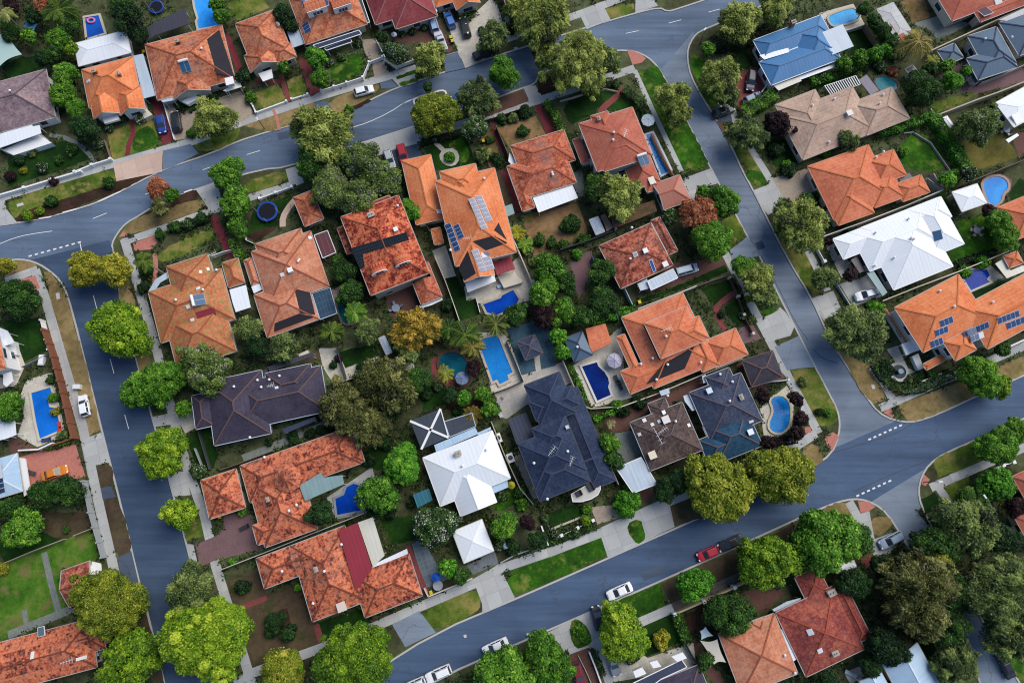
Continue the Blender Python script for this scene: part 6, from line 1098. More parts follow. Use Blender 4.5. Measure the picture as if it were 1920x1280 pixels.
# 20
h = H('slate_house', 'blue-slate house with lower roof painted as shaded beside the kidney pool', 'blue-slate house', (1290, 736, 1388, 698), R_SLATE, RMV, 3.0, gut=GREYG); SLATE_SHADE = m_tile('tile_slate_shade', '#17283c', '#1f3f58', '#2c526e', .12, '#26364c'); h.rect(1292, 736, 1430, 788, t=.46).rect(1330, 795, 1375, 712, z=3.3, t=.46).rect(1322, 706, 1388, 735, z=2.95, t=.42).rect(1317, 798, 1430, 835, z=2.9, t=.45, mat=SLATE_SHADE).rect(1330, 872, 1372, 800, z=2.85, t=.45, mat=SLATE_SHADE).build()  # lower wings: same slate, recoloured to carry the taller part's shade
h.cooler(1328, 733, 1.0, (.45, .52, .58)).chimney(1388, 745, (.5, .5, .52), .9, 1.0).cooler(1405, 810, 1.0, (.6, .62, .64)); h.vent((1349, 702), (1372, 716), (1367, 752)); h.skylight(1408, 790, .9, .4); h.flat([(1281, 742), (1293, 738), (1306, 768), (1298, 770), (1284, 752)], 2.6, R_LBLUE); h.flat([(1316, 705), (1323, 702), (1328, 716), (1319, 718)], 2.6, R_LBLUE); h.flat([(1319, 772), (1325, 770), (1332, 792), (1327, 795)], 2.6, WHITE(), 'awning')
g = H('garden_pavilion', 'square charcoal hut roof beside the olive corner verge', 'charcoal hut at the corner verge', (1391, 674, 1437, 660), R_DHUT, RP, 2.7, BRICK, BRG, cat='pavilion'); g.rect(1391, 675, 1468, 707, t=.36).build()
# 21
h = H('brown_house', 'grey-brown tiled house with long antenna and white roof boxes', 'grey-brown house with long antenna', (1180, 791, 1277, 753), R_BROWN, RMV, 3.0, BRICK, GREYG); h.rect(1181, 792, 1318, 843, t=.38).rect(1214, 757, 1266, 790, z=2.9, t=.34).build()
h.antenna(1230, 818, -1.1, 5.0).antenna(1239, 808, .6, 3.0); h.cooler(1247, 787, 1.3, (.55, .5, .5)).cooler(1222, 853, 1.3, (.55, .48, .36)); h.skylight(1208, 788, .7, .7).skylight(1236, 790, .6, .6).skylight(1244, 773, .7, .7).skylight(1291, 797, .6, .6).skylight(1199, 814, .6, .6).skylight(1223, 796, .6, .6); h.vent((1251, 742), (1266, 790)); h.flat([(1155, 877), (1202, 857), (1232, 907), (1187, 924)], 2.7, R_LBLUE, 'carport_roof', edge=WHITE()); h.flat([(1236, 733), (1254, 727), (1256, 737), (1240, 742)], 2.5, R_LBLUE)
# 22
h = H('navy_villa', 'navy-slate two-storey villa with curved white balcony and square hedged lawn', 'navy villa with balcony', (982, 722, 1057, 693), R_NAVY, RN, 5.5, m_plain('grey_render', (.42, .41, .40), .8), DKG); h.rect(983, 722, 1080, 772, t=.48).rect(1006, 790, 1072, 722, z=5.52, t=.45).rect(971, 832, 1100, 880, t=.46).rect(997, 803, 1082, 834, z=5.45, t=.5).rect(1012, 940, 1078, 830, z=5.4, t=.42).rect(1058, 880, 1120, 855, z=5.5, t=.46).rect(1036, 742, 1155, 900, z=2.95, t=.36).build()
h.flat([(953, 786), (987, 773), (1003, 817), (969, 832)], 2.9, R_NAVYM, 'low_flat_roof', edge=DKG); h.flat([(1071, 926), (1119, 898), (1124, 905), (1126, 916), (1121, 927), (1108, 935), (1090, 940), (1074, 940)], 3.0, m_plain('balcony_floor', (.5, .48, .44), .8), 'balcony', .3, edge=WHITE()); h.antenna(1034, 846, .9, 3.0).antenna(1070, 865, 1.2, 2.6); h.vent((1064, 846), (1001, 868), (1026, 935)); h.cooler(1063, 801, .6, (.4, .42, .46))
# 23
h = H('white_house', 'white metal-roofed house with dark pergola crossed by white beams', 'white house with crossed pergola', (792, 858, 924, 806), R_WHITE, RW, 3.1, WHITE(), WHITE()); h.rect(793, 858, 957, 896, t=.40).rect(864, 968, 897, 850, t=.46, g='v-').rect(822, 936, 860, 870, z=3.0, t=.35).build()
h.flat([(814, 834), (891, 801), (897, 813), (818, 847)], 2.9, R_BLUEW); h.flat([(893, 812), (920, 800), (921, 805), (897, 816)], 2.8, R_BLUEW); h.flat([(900, 917), (951, 897), (953, 913), (908, 932)], 2.7, R_BLUEW, 'verandah_roof'); h.chimney(859, 850, (.30, .33, .36), 1.1, 1.2); h.vent((912, 843), (867, 873))
o = h.flat([(769, 789), (826, 766), (841, 820), (790, 842)], 2.7, PERG, 'pergola_roof'); bm = MB()
for a, b in (((769, 789), (841, 820)), ((826, 766), (790, 842))): bm.bar(P(*a, 2.82), P(*b, 2.82), .42, .16)
bm.bar(P(826, 766, 2.8), P(841, 820, 2.8), .16, .14).build('white_beams', WHITE(), o); h.flat([(833, 790), (885, 774), (892, 799), (843, 819)], 2.6, PERG, 'pergola_roof', edge=R_LBLUE); h.flat([(774, 927), (804, 915), (811, 937), (783, 952)], 2.3, m_cells('teal_awning', (.02, .10, .14), (.2, .35, .38), .75, 9), 'striped_awning')
g = H('square_carport', 'white hipped square carport standing over a shade-painted slab by the bottom street', 'white square carport', (847, 996, 905, 972), R_WHITE, RW, 2.7, cat='carport'); g.rect(848, 996, 926, 1032, t=.22, wall=False).build(); g2 = MB()
for p in ((852, 1000), (902, 976), (922, 1030), (873, 1050)): q = P(*p, 2.6); g2.tube((q.x, q.y, .1), (q.x, q.y, 2.7), .09, n=8)
g2.build('posts', WHITE(), g.root)
# 24
h = H('grey_house', 'long purple-grey tiled house with pale brown ridges by the left street', 'purple-grey house', (439, 698, 592, 665), R_PURPLE, RP, 3.1, BLW, m_plain('gutter_blue_white', (.45, .55, .62), .5)); h.rect(440, 720, 616, 770, t=.44).rect(386, 716, 508, 812, t=.44).rect(359, 742, 402, 797, z=3.05, t=.44).rect(497, 700, 592, 740, t=.44).build()
h.flat([(470, 703), (503, 690), (506, 700), (478, 712)], 2.7, R_DARKM); h.flat([(500, 688), (588, 659), (590, 666), (503, 698)], 2.7, R_DARKM); h.flat([(529, 804), (590, 781), (593, 788), (533, 813)], 2.5, R_NAVYM); h.vent((440, 725), (484, 713), (491, 726), (525, 705), (506, 712), (470, 820)); h.antenna(513, 725, .3, 2.0).skylight(519, 727, .6, .5)
for q in ((525, 675, 543, 668, 545, 677, 526, 682), (559, 664, 577, 656, 579, 664, 561, 668)): h.flat([(q[0], q[1]), (q[2], q[3]), (q[4], q[5]), (q[6], q[7])], 1.2, CREAM(), 'garden_box', 1.1, False)
# 25
h = H('red_house', 'speckled orange-red house with turret, teal patio roof and deep blue pool', 'speckled red house with turret', (450, 872, 652, 801), R_PATCH, RD, 3.0); h.rect(450, 873, 677, 868, t=.42).rect(497, 1026, 560, 870, t=.42, z=3.02).rect(600, 894, 676, 840, t=.42, z=2.98).rect(473, 985, 585, 985, z=3.04, t=.42).build()
h.flat([(561, 910), (602, 885), (606, 895), (642, 890), (645, 907), (572, 939)], 3.75, R_TEALM); tp, tn, _, _ = h.on(542, 897); mt = MB(); tc = Vector((tp.x, tp.y, 4.7)); n = 10; rr = 2.5
for k in range(n):
    a, b = [tc+Vector((rr*math.cos(6.2832*q/n), rr*math.sin(6.2832*q/n), 0)) for q in (k, k+1)]; mt.poly([a, b, tc+Vector((0, 0, 1.5))], [(0, 0), (1.5, 0), (.7, 2.2)]); mt.bar(a+Vector((0, 0, .03)), tc+Vector((0, 0, 1.53)), .16, .1).poly([a-Vector((0, 0, 1.9)), b-Vector((0, 0, 1.9)), b, a], [(0, 0), (1.5, 0), (1.5, 1.3), (0, 1.3)])
mt.build('turret_roof', R_PATCH, h.root); h.vent((557, 946), (543, 957), (497, 857)); h.chimney(505, 936, (.3, .1, .06), .7)
g = H('tiled_garage', 'orange-red tiled garage left of the turret house', 'orange-red garage', (376, 900, 447, 877), R_PATCH, RD, 2.8, cat='garage'); g.rect(376, 900, 460, 951, t=.42).build()
# 26
h = H('red_house', 'sprawling speckled red house with maroon metal roof panel and cream awning', 'sprawling speckled red house', (480, 1047, 640, 987), R_PATCH, RD, 3.0, BRICK, GREYG); h.rect(480, 1047, 658, 1042, t=.40).rect(586, 1165, 646, 985, t=.40, z=3.02).rect(660, 1078, 792, 1116, t=.40, z=2.98).build()
h.flat([(634, 995), (670, 979), (698, 1066), (667, 1107)], 4.0, R_REDM, 'maroon_roof', .1, False); h.flat([(671, 979), (699, 969), (721, 1041), (699, 1062)], 3.2, R_CREAMM, 'cream_awning'); h.flat([(699, 1058), (763, 1028), (765, 1037), (699, 1067)], 3.0, R_WHITE, 'white_awning', posts=False); h.cooler(642, 1136, 1.5, (.5, .44, .4)); h.chimney(595, 1066, (.3, .1, .06), .8); h.vent((530, 1070), (609, 1070), (641, 1020), (588, 1130))
# 27-28
h = H('orange_house', 'weathered orange-tiled house in the bottom right with cream shade sail', 'weathered orange house', (1346, 1187, 1440, 1152), R_TERRA, RR); h.rect(1347, 1188, 1496, 1262, t=.35).rect(1404, 1166, 1450, 1200, z=2.95, t=.4).build(); h.vent((1470, 1227), (1489, 1260))
h = H('plum_red_house', 'plum-red tiled house with curved orange ridge in the bottom right', 'plum-red house', (1453, 1147, 1560, 1097), R_PLUMRED, RC('#a2513c', 'orange_red'), 3.1); h.rect(1454, 1148, 1621, 1216, t=.40).rect(1560, 1105, 1634, 1193, z=3.0, t=.42).rect(1490, 1082, 1556, 1108, z=2.9, t=.4).build(); h.skylight(1519, 1184, 1.0, 1.0).skylight(1537, 1219, .9, .8).chimney(1557, 1110, (.62, .6, .56), 1.3, 1.1).chimney(1564, 1223, (.62, .6, .56), 1.0, 1.0)
h.flat([(1460, 1181), (1474, 1176), (1499, 1232), (1486, 1240)], 2.9, R_WHITE, 'white_side_roof'); h.flat([(1448, 1142), (1475, 1127), (1502, 1120), (1500, 1126), (1476, 1136), (1452, 1146)], 2.6, R_LBLUE, 'verandah_roof')
h = H('blue_metal_house', 'pale blue twin-gabled metal roof cut by the bottom edge', 'pale blue twin-gabled house', (1651, 1238, 1710, 1207), R_BLUEW, RW, 3.2); h.rect(1652, 1239, 1775, 1305, t=.4, g='v+').rect(1612, 1276, 1690, 1330, t=.4, g='v+').build()
h = H('purple_roof_house', 'house with white parapet boxes and dark front roof at the bottom edge', 'white-parapet house', (1198, 1290, 1297, 1250), R_PURPLE, RP, 3.2, WHITE()); h.rect(1200, 1290, 1340, 1320, t=.4).build(); h.flat([(1166, 1290), (1278, 1236), (1288, 1250), (1240, 1272), (1215, 1290)], 3.4, R_NAVYM, 'front_roof', edge=WHITE())
for q in ((1187, 1258, 1204, 1250, 1212, 1262, 1192, 1270), (1218, 1241, 1232, 1237, 1240, 1249, 1225, 1252), (1259, 1230, 1280, 1222, 1288, 1233, 1270, 1240)): h.flat([(q[0], q[1]), (q[2], q[3]), (q[4], q[5]), (q[6], q[7])], 4.0, WHITE(), 'parapet_box', 1.2, False)
h = H('salmon_house', 'salmon-tiled hip roof cut by the lower right edge', 'salmon roof at the lower right edge', (1897, 893, 1925, 880), R_SALMON, RPK, 3.0, gut=PKG); h.rect(1898, 893, 1990, 960).rect(1901, 968, 1990, 1000).build()
# 32
h = H('blue_house', 'bright blue metal-roofed house with orange chimney and white verandah', 'blue-roofed house', (1412, 76, 1540, 28), R_BLUE, RBL, 3.2, WHITE(), WHITE()); h.rect(1412, 76, 1559, 64, t=.42).rect(1423, 117, 1577, 110, t=.42).rect(1481, 61, 1575, 100, z=3.22, t=.42).build()
h.flat([(1522, 68), (1580, 46), (1601, 87), (1561, 103), (1552, 90), (1538, 95)], 3.9, R_LBLUE, 'pale_rear_roof'); h.chimney(1485, 47, (.42, .14, .07), .9, 1.4); h.flat([(1450, 160), (1498, 144), (1503, 152), (1460, 170)], 2.7, R_CREAMM, 'porch_roof'); h.flat([(1497, 143), (1572, 118), (1574, 123), (1500, 150)], 2.5, R_WHITE, 'verandah_roof', posts=False); h.flat([(1424, 104), (1478, 90), (1480, 98), (1433, 112)], 3.5, R_WHITE, 'white_rib_roof', .1, False)
# 33
h = H('beige_house', 'wide beige-tiled house with white slatted pergola', 'beige-roofed house', (1452, 196, 1540, 162), R_BEIGE, RB, 3.0, gut=m_plain('gutter_beige', (.36, .3, .25), .6)); h.rect(1453, 197, 1584, 268, t=.26).rect(1460, 216, 1645, 245, t=.30).rect(1591, 195, 1706, 222, t=.34).build()
h.cooler(1590, 215, 1.1, (.55, .52, .5)); h.vent((1563, 187), (1648, 195), (1654, 179), (1522, 199), (1553, 268)); o = h.flat([(1610, 150), (1625, 140), (1648, 170), (1632, 178)], 2.6, m_metal('metal_mauve', (.10, .09, .15), '#2a2733', .2), 'dark_patio_roof'); pg = MB(); p0 = [P(x, y, 2.7) for x, y in ((1546, 161), (1604, 142), (1613, 158), (1557, 177))]
for k in range(15): a = p0[0].lerp(p0[1], k/14); b = p0[3].lerp(p0[2], k/14); pg.bar(a, b, .14, .14)
pg.bar(p0[0]-Vector((0, 0, .15)), p0[1]-Vector((0, 0, .15)), .12, .15).bar(p0[3]-Vector((0, 0, .15)), p0[2]-Vector((0, 0, .15)), .12, .15)
for p in p0: pg.tube((p.x, p.y, .1), p, .06, n=6)
pg.build('slatted_pergola', WHITE(), h.root)
# 34
h = H('steel_blue_house', 'steel-blue metal-roofed house with several hips at the upper right', 'steel-blue house', (1812, 67, 1858, 52), R_STEEL, RN, 3.2, m_plain('pale_render', (.55, .53, .5), .8)); h.rect(1814, 68, 1906, 118, t=.42).rect(1812, 110, 1908, 126, t=.42, z=3.25).build(); h.rects = []; h.vent((1845, 75), (1895, 72)); h.flat([(1818, 142), (1833, 134), (1843, 150), (1830, 158)], 2.6, GLAZ, 'glass_awning')
h = H('steel_blue_house', 'steel-blue roof reaching off the right edge beside grey tin roof', 'steel-blue roof at the right edge', (1872, 42, 1920, 24), R_STEEL, RN, 3.3); h.rect(1873, 43, 1990, 75, t=.4).build(); h.flat([(1872, 38), (1915, 18), (1960, 0), (1970, 25), (1912, 42)], 3.4, R_TIN, 'tin_roof', posts=False)
g = H('garden_pavilion', 'small steel-blue pavilion with mauve paving beside the steel-blue house', 'small steel-blue pavilion', (1757, 95, 1790, 81), R_STEEL, RN, 2.6, cat='pavilion'); g.rect(1757, 95, 1807, 108, t=.4, wall=False).build()
# 35-36
h = H('salmon_house', 'salmon-tiled house with cream walls in the top right corner', 'salmon house in the top right corner', (1785, 40, 1832, 22), R_SALMON, RSL, 3.2, CREAM()); h.rect(1785, 40, 1850, -70, t=.35).rect(1838, 42, 1990, -40, t=.35, z=3.1).build(); h.skylight(1846, 22, 2.2, 2.6, (.08, .04, .04)).skylight(1871, 3, 1.6, 1.2, (.4, .42, .45))
g = H('tin_shed', 'long rounded grey tin shed with orange tiled lean-to', 'grey tin shed', (1643, 18, 1676, 4), R_TIN, R_TIN, 2.8, cat='shed', gut=GREYG); g.rect(1644, 18, 1712, 62, t=.12).build(); g.flat([(1668, 45), (1680, 41), (1702, 72), (1692, 77)], 2.9, R_SALMON, 'lean_to_roof', posts=False)
h = H('white_house', 'white metal roof reaching off the right edge beside lilac tree', 'white roof at the right edge', (1865, 193, 1920, 163), R_WHITE, RW, 3.0); h.rect(1866, 193, 1990, 190, t=.18).build(); h.skylight(1906, 223, 1.6, 2.2, (.6, .62, .64)); h.flat([(1886, 262), (1907, 250), (1911, 254), (1891, 268)], 2.6, R_WHITE, 'awning')
# 38
h = H('orange_house', 'orange-tiled many-winged house above the long white roof', 'orange house above the white roof', (1513, 311, 1640, 266), R_ORANGE2, RO, 3.0, gut=PKG); h.rect(1514, 312, 1680, 372, t=.36).rect(1572, 423, 1605, 330, z=3.02, t=.38).rect(1676, 346, 1744, 360, z=2.95, t=.4).rect(1620, 300, 1700, 328, z=3.04, t=.4).rect(1640, 390, 1672, 320, z=2.98, t=.38).build(); h.vent((1641, 296), (1655, 286))
h.flat([(1682, 332), (1705, 324), (1711, 332), (1690, 342)], 2.5, PERG, 'pergola_roof')
# 39
h = H('white_house', 'long white metal-roofed house with blue roof panel and white car in front', 'long white-roofed house', (1562, 448, 1761, 370), R_WHITE, RW, 3.2, m_plain('grey_render', (.42, .41, .40), .8), WHITE()); h.rect(1562, 448, 1785, 406, t=.32).rect(1593, 436, 1769, 454, t=.32).rect(1614, 427, 1787, 499, t=.30).rect(1701, 393, 1808, 457, t=.32).build()
h.slab(T(4, 1, 912, 458, 975, 442, 993, 510, 930, 530), .06, .05, 'blue_roof_panel', m_cells('collector_glass', (.015, .07, .15), (.03, .1, .19), .12, 3.0)); h.vent((1640, 437), (1702, 411), (1675, 484), (1639, 499), (1707, 447), (1712, 449)); h.flat([(1625, 512), (1637, 506), (1664, 548), (1655, 555)], 2.8, R_TEALM, 'garage_awning'); h.flat([(1595, 487), (1610, 478), (1622, 507), (1612, 512)], 2.4, R_DARKM, 'porch_roof')
g = H('garden_pavilion', 'square white hipped pavilion beside the bright blue kidney pool', 'square white pavilion', (1784, 359, 1826, 345), R_WHITE, RW, 2.7, cat='pavilion'); g.rect(1785, 360, 1851, 381, t=.25, wall=False).build(); g2 = MB()
for p in ((1789, 362), (1825, 349), (1846, 380), (1812, 395)): q = P(*p, 2.6); g2.tube((q.x, q.y, .1), (q.x, q.y, 2.7), .08, n=8)
g2.build('posts', WHITE(), g.root)
h = H('orange_house', 'orange hip roof reaching off the right edge by a bushy hedge', 'orange roof at the right edge', (1868, 388, 1902, 374), R_ORANGE2, RO, 3.0, gut=PKG); h.rect(1869, 389, 1990, 415, t=.38).build()
h = H('pool_house', 'small orange-roofed pool house with white surround roof', 'small orange pool house', (1880, 480, 1905, 471), R_ORANGE2, RO, 2.8, cat='pool house'); h.rect(1881, 480, 1919, 493, t=.45).build(); h.flat([(1866, 494), (1880, 486), (1895, 507), (1919, 497), (1922, 508), (1888, 522)], 2.4, R_CREAMM)
# 43
h = H('two_storey_house', 'large orange house with many blue solar panels above the straw verge', 'large orange house with many panels', (1684, 573, 1797, 514), R_ORANGE, RO, 5.4, WHITE()); h.rect(1731, 661, 1797, 514, t=.36).rect(1690, 575, 1815, 560, t=.36, z=5.45).rect(1800, 577, 1990, 580, t=.36, z=5.38).rect(1768, 641, 1831, 655, z=5.3, t=.42).rect(1737, 694, 1782, 655, z=2.9, t=.4).rect(1658, 580, 1700, 640, z=2.9, t=.4).rect(1845, 650, 1930, 600, z=5.35, t=.42).build()
for q, nc in (((965, 1125, 1062, 1087, 1075, 1137, 982, 1176), 3), ((930, 1197, 1028, 1160, 1036, 1210, 940, 1247), 3), ((1138, 1208, 1332, 1128, 1342, 1176, 1155, 1252), 6), ((1195, 1240, 1292, 1203, 1304, 1248, 1205, 1288), 3), ((1400, 1105, 1560, 1043, 1572, 1092, 1412, 1152), 5), ((1465, 1143, 1640, 1075, 1650, 1125, 1478, 1192), 5)): h.solar(T(4, 1, *q), nc, 1)
h.solar(T(4, 2, 893, 0, 985, -35, 1000, 18, 910, 52), 3, 1); h.vent((1760, 546), (1859, 567), (1787, 575))
h.flat([(1690, 645), (1714, 636), (1722, 656), (1699, 666)], 3.2, WHITE(), 'balcony', .4); h.flat([(1710, 668), (1722, 662), (1732, 690), (1722, 694)], 1.2, WHITE(), 'porch_wall', 1.0, False)
# sheds
g = H('garden_shed', 'small white-roofed garden shed beside the weathered red house backyard', 'white garden shed', (1105, 412, 1126, 404), R_LBLUE, R_LBLUE, 2.2, cat='shed'); g.rect(1105, 412, 1134, 434, t=.15).build(); g.flat([(1126, 404), (1134, 400), (1150, 426), (1138, 434)], 2.0, m_metal('metal_rusty', (.20, .13, .10), '#4a3a34', .4), 'lean_to_roof')
g = H('tin_shed', 'pale tin shed roof between the autumn tree and the dark back lawn', 'pale tin shed by the autumn tree', (709, 634, 726, 626), R_LBLUE, R_LBLUE, 2.3, cat='shed'); g.rect(710, 634, 735, 660, t=.12).build()
g = H('tin_shed', 'cream canvas-roofed shed below the autumn tree', 'cream shed below the autumn tree', (726, 678, 768, 664), R_CREAMM, R_CREAMM, 2.3, cat='shed'); g.rect(727, 679, 777, 690, t=.1).build()
g = H('white_shed', 'small white-blue roof under the lime green trees at lower right', 'small white roof under trees', (1563, 1060, 1604, 1046), R_WHITE, R_WHITE, 2.4, cat='shed'); g.rect(1564, 1062, 1606, 1062, t=.12).build()
g = H('white_shed', 'small white storage shed beside the lilac tree and clipped hedge', 'white storage shed', (1768, 220, 1776, 216), R_WHITE, R_WHITE, 2.2, cat='shed'); g.rect(1768, 221, 1789, 236, t=.2).build()
g = H('blue_shed', 'low navy roof beside the teal pool of the beige house', 'low navy shed', (1700, 134, 1712, 127), R_NAVYM, R_NAVYM, 2.4, cat='shed'); g.rect(1698, 130, 1724, 138, t=.15).build()
# ================================================================== pools and garden things
pool(T(0, 0, 1455, -10, 1600, -10, 1650, 190, 1490, 218, 1478, 165, 1490, 140, 1465, 60), 'bright blue pool cut by the top edge between two red houses', '#1a7ad0', '#3a9ae8')
pool(T(0, 0, 638, 135, 740, 118, 782, 250, 655, 290), 'dark blue pool with pink float behind the white rear roof', '#123a8c', '#1d55b4')
p = P(170, 38, .6); o = empty('pool_float', (p.x, p.y, .3)); pkm = m_plain('float_pink', (.62, .22, .45), .5, .3, .1); mb = MB()
for k in range(16):
    a, b = [(p.x+math.cos(6.2832*q/16)*.75, p.y+math.sin(6.2832*q/16)*.55, .45) for q in (k, k+1)]; mb.tube(a, b, .2, n=8)
mb.build('ring', pkm, o); MB().tube((p.x-.7, p.y, .5), (p.x-.95, p.y+.1, 1.2), .13, .1, 8).tube((p.x-.95, p.y+.1, 1.2), (p.x-1.25, p.y+.05, 1.05), .11, .06, 8).build('neck', pkm, o); tag(o, 'pink inflatable float drifting on the dark blue pool', 'pool float')
pool(T(1, 1, 1005, 965, 1060, 920, 1100, 890, 1150, 950, 1165, 1080, 1145, 1140, 1060, 1152, 1020, 1060), 'teal pool half hidden by palms beside the terracotta house', '#0a4a52', '#147078', '#7b6a5c', .4, 1)
pool(T(2, 1, 585, 1003, 715, 957, 725, 937, 808, 895, 852, 965, 830, 1012, 680, 1085, 612, 1062), 'deep blue pool on the cream terrace of the bright orange house', '#07328f', '#0c4ab6', '#a89e90')
pool([(896, 638), (933, 628), (961, 698), (951, 703), (954, 712), (937, 720), (932, 711), (924, 715)], 'long bright blue lap pool with stepped end beside the tiled court', '#1668b4', '#2786cf', '#b5ac9c')
pool(T(2, 2, 250, 140, 290, 85, 400, 80, 440, 130, 500, 200, 490, 265, 450, 325, 400, 320, 375, 270, 260, 205), 'round teal pond-like pool among palms', '#0c4658', '#16667a', '#5c4037', .5, 1)
pool([(1091, 687), (1119, 679), (1122, 687), (1133, 697), (1140, 708), (1142, 718), (1140, 725), (1145, 740), (1120, 751)], 'navy pool with one curved side on the mottled cream terrace', '#051a58', '#082a78', '#c9c6c0', .4)
pool(T(3, 2, 1215, 440, 1260, 405, 1330, 418, 1365, 480, 1366, 590, 1330, 668, 1270, 690, 1215, 662, 1208, 610, 1240, 540, 1240, 500), 'bright blue kidney pool beside the slate house', '#1566b0', '#2585cc', '#c4b89c', .4, 1)
pool(T(1, 2, 995, 1180, 1060, 1150, 1080, 1092, 1130, 1065, 1180, 1080, 1215, 1150, 1200, 1260, 1010, 1300), 'deep blue keyhole pool beside the turret house', '#073696', '#0c4cba', '#8d9298', .4, 0)
pool(T(0, 2, 235, 388, 378, 345, 400, 420, 365, 440, 370, 490, 420, 500, 460, 660, 300, 728, 270, 600), 'bright blue pool on the cream deck by the brick-red fence', '#0e57b4', '#1a70cf', '#c2bba8', .4)
pool(T(3, 0, 285, 1015, 335, 1000, 470, 1278, 400, 1312), 'narrow blue lap pool beside the salmon house', '#0f5ea8', '#1f7ec6', '#b9bcc0', .4)
pool(T(4, 0, 128, 130, 200, 95, 310, 62, 345, 80, 368, 135, 300, 170, 180, 196, 150, 180), 'light blue pool behind the blue-roofed house', '#1b86c6', '#3aa6de', '#b0a693', .4, 1)
pool(T(4, 0, 470, 590, 560, 570, 650, 620, 652, 668, 590, 690, 515, 688), 'teal pool with rocky edge beside the beige house', '#0a5d6e', '#128a97', '#5a4a44', .4, 1)
pool(T(4, 1, 1288, 88, 1350, 48, 1430, 44, 1480, 88, 1475, 140, 1438, 172, 1430, 222, 1382, 266, 1330, 240, 1305, 160), 'bright blue kidney pool beside the square white pavilion', '#1472c4', '#2490de', '#a58d80', .5, 1)
pool(T(4, 1, 1142, 802, 1200, 745, 1320, 742, 1342, 782, 1318, 815, 1342, 835, 1200, 897), 'royal blue heart-shaped pool beside the small pool house', '#062e8c', '#0b45b0', '#b9b6ae', .4)
trampoline(501, 396, 21, 'blue-rimmed round trampoline with black mat in the shaded front yard'); trampoline(293, 13, 16, 'blue-rimmed trampoline at the top edge behind trees')
umbrella(1216, 223, 14, 'pale blue octagonal umbrella at the head of the lap pool', (.50, .58, .66)); umbrella(1153, 675, 15, 'mauve-grey octagonal umbrella on the cream terrace', (.42, .40, .50)); umbrella(866, 708, 13, 'blue-grey octagonal umbrella over the round pond-like pool', (.22, .28, .42)); umbrella(959, 909, 7, 'small yellow-green umbrella beside the white house', (.45, .42, .04)); umbrella(738, 62, 6, 'small pale umbrella table in front of the maroon house', (.5, .55, .65))
shade_sail(T(0, 0, 55, 225, 165, 410, -10, 505, -160, 300), (3.4, 2.8, 3.2, 3.5), 'pale green shade sail over the lawn at the left edge', (.36, .50, .47)); shade_sail(T(3, 3, 690, 960, 820, 950, 885, 1125, 795, 1140), (2.9, 3.2, 2.8, 2.7), 'cream shade sail between the dark tree and orange roof', (.55, .52, .45)); shade_sail(T(3, 3, 690, 890, 730, 855, 790, 925, 700, 955), (2.7, 2.9, 2.6, 2.8), 'small pale blue shade sail above the cream one', (.45, .58, .64))
shade_sail(T(0, 0, 205, 140, 285, 180, 255, 235, 170, 205), (2.8, 2.6, 2.7, 2.5), 'small blue shade sail among trees at the top left', (.05, .17, .38))
for x, y, lk, l in ((83, 0, 0, 0),): pass
bin_(458, 166, look='yellow-lidded bin by the beige drive'); bin_(845, 70, look='yellow-lidded bin beside the cream drive'); bin_(848, 77, look='second yellow-lidded bin beside the cream drive'); bin_(906, 264, look='yellow-lidded bin by the dry strip'); bin_(1199, 566, look='yellow-lidded bin in the side yard'); bin_(808, 1110, look='yellow-lidded bin by the grey slabs'); bin_(1000, 915, look='yellow-lidded bin beside the villa'); bin_(269, 97, look='yellow-lidded bin by the carport'); bin_(412, 968, look='yellow-lidded bin in the mauve court'); bin_(1380, 1113, look='yellow-lidded bin by the cream fence'); bin_(459, 169, (.02, .06, .03), look='dark-lidded bin by the beige drive')
umbrella(817, 1082, 8, 'closed-in blue umbrella on the grey slab yard', (.02, .12, .55)); table_set(821, 1097, 'round grey table beside the blue umbrella', 0, (.35, .38, .42), .9)
table_set(1832, 432, 'round garden table with pale chairs on the bright back lawn', 5, (.5, .42, .42), .7); table_set(742, 577, 'grey-blue garden table on the brown brick patio', 4, (.2, .26, .36), .8); table_set(1800, 380, 'dark outdoor table with chairs beside the white pavilion', 4, (.12, .12, .13), .8); 
for x, y, w_, l, lb in ((1106, 911, 1.9, .9, 'long dark sofa at the right end of the curved white balcony'), (1085, 925, 1.0, .9, 'square dark armchair at the left end of the curved white balcony')):
    p = P(x, y, 3.3); o = empty('balcony_sofa', (p.x, p.y, 3.03)); ORG[o.name] = (0, 0, 0); o.rotation_euler = (0, 0, -1.1); dk = m_plain('sofa_dark', (.05, .052, .058), .8, .1, .1); MB().box((0, 0, .22), (w_, l, .38)).build('seat', dk, o); MB().box((0, l/2+.09, .4), (w_, .16, .75)).build('backrest', dk, o); tag(o, lb, 'sofa')
table_set(1888, 243, 'white garden table on the brown paved yard', 4, (.6, .58, .6), .7)
lounger(1156, 712, 3, 8, 'black sun lounger'); lounger(1162, 722, 3, 8, 'black sun lounger'); lounger(936, 752, 6, -6, 'pale sun lounger on the beige terrace', (.35, .33, .36)); lounger(936, 774, 4, 6, 'white sun lounger on the beige terrace', (.6, .58, .56)); lounger(112, 800, 1, 6, 'red pool lounger by the bright blue pool', (.5, .05, .04)); lounger(60, 886, 6, 2, 'dark garden seat on the red forecourt'); lounger(459, 988, 8, -4, 'dark trailer on the mauve court', (.03, .03, .035)); lounger(1001, 533, 3, 8, 'white day bed on the pool terrace', (.6, .62, .66)); lounger(941, 535, 8, -3, 'pale blue lounger on the pool terrace', (.35, .5, .7)); lounger(88, 824, 6, -1, 'dark blue lounger on the cream deck', (.03, .05, .12)); lounger(1594, 1262, 6, 3, 'pale grey bench on the patio', (.4, .44, .5))
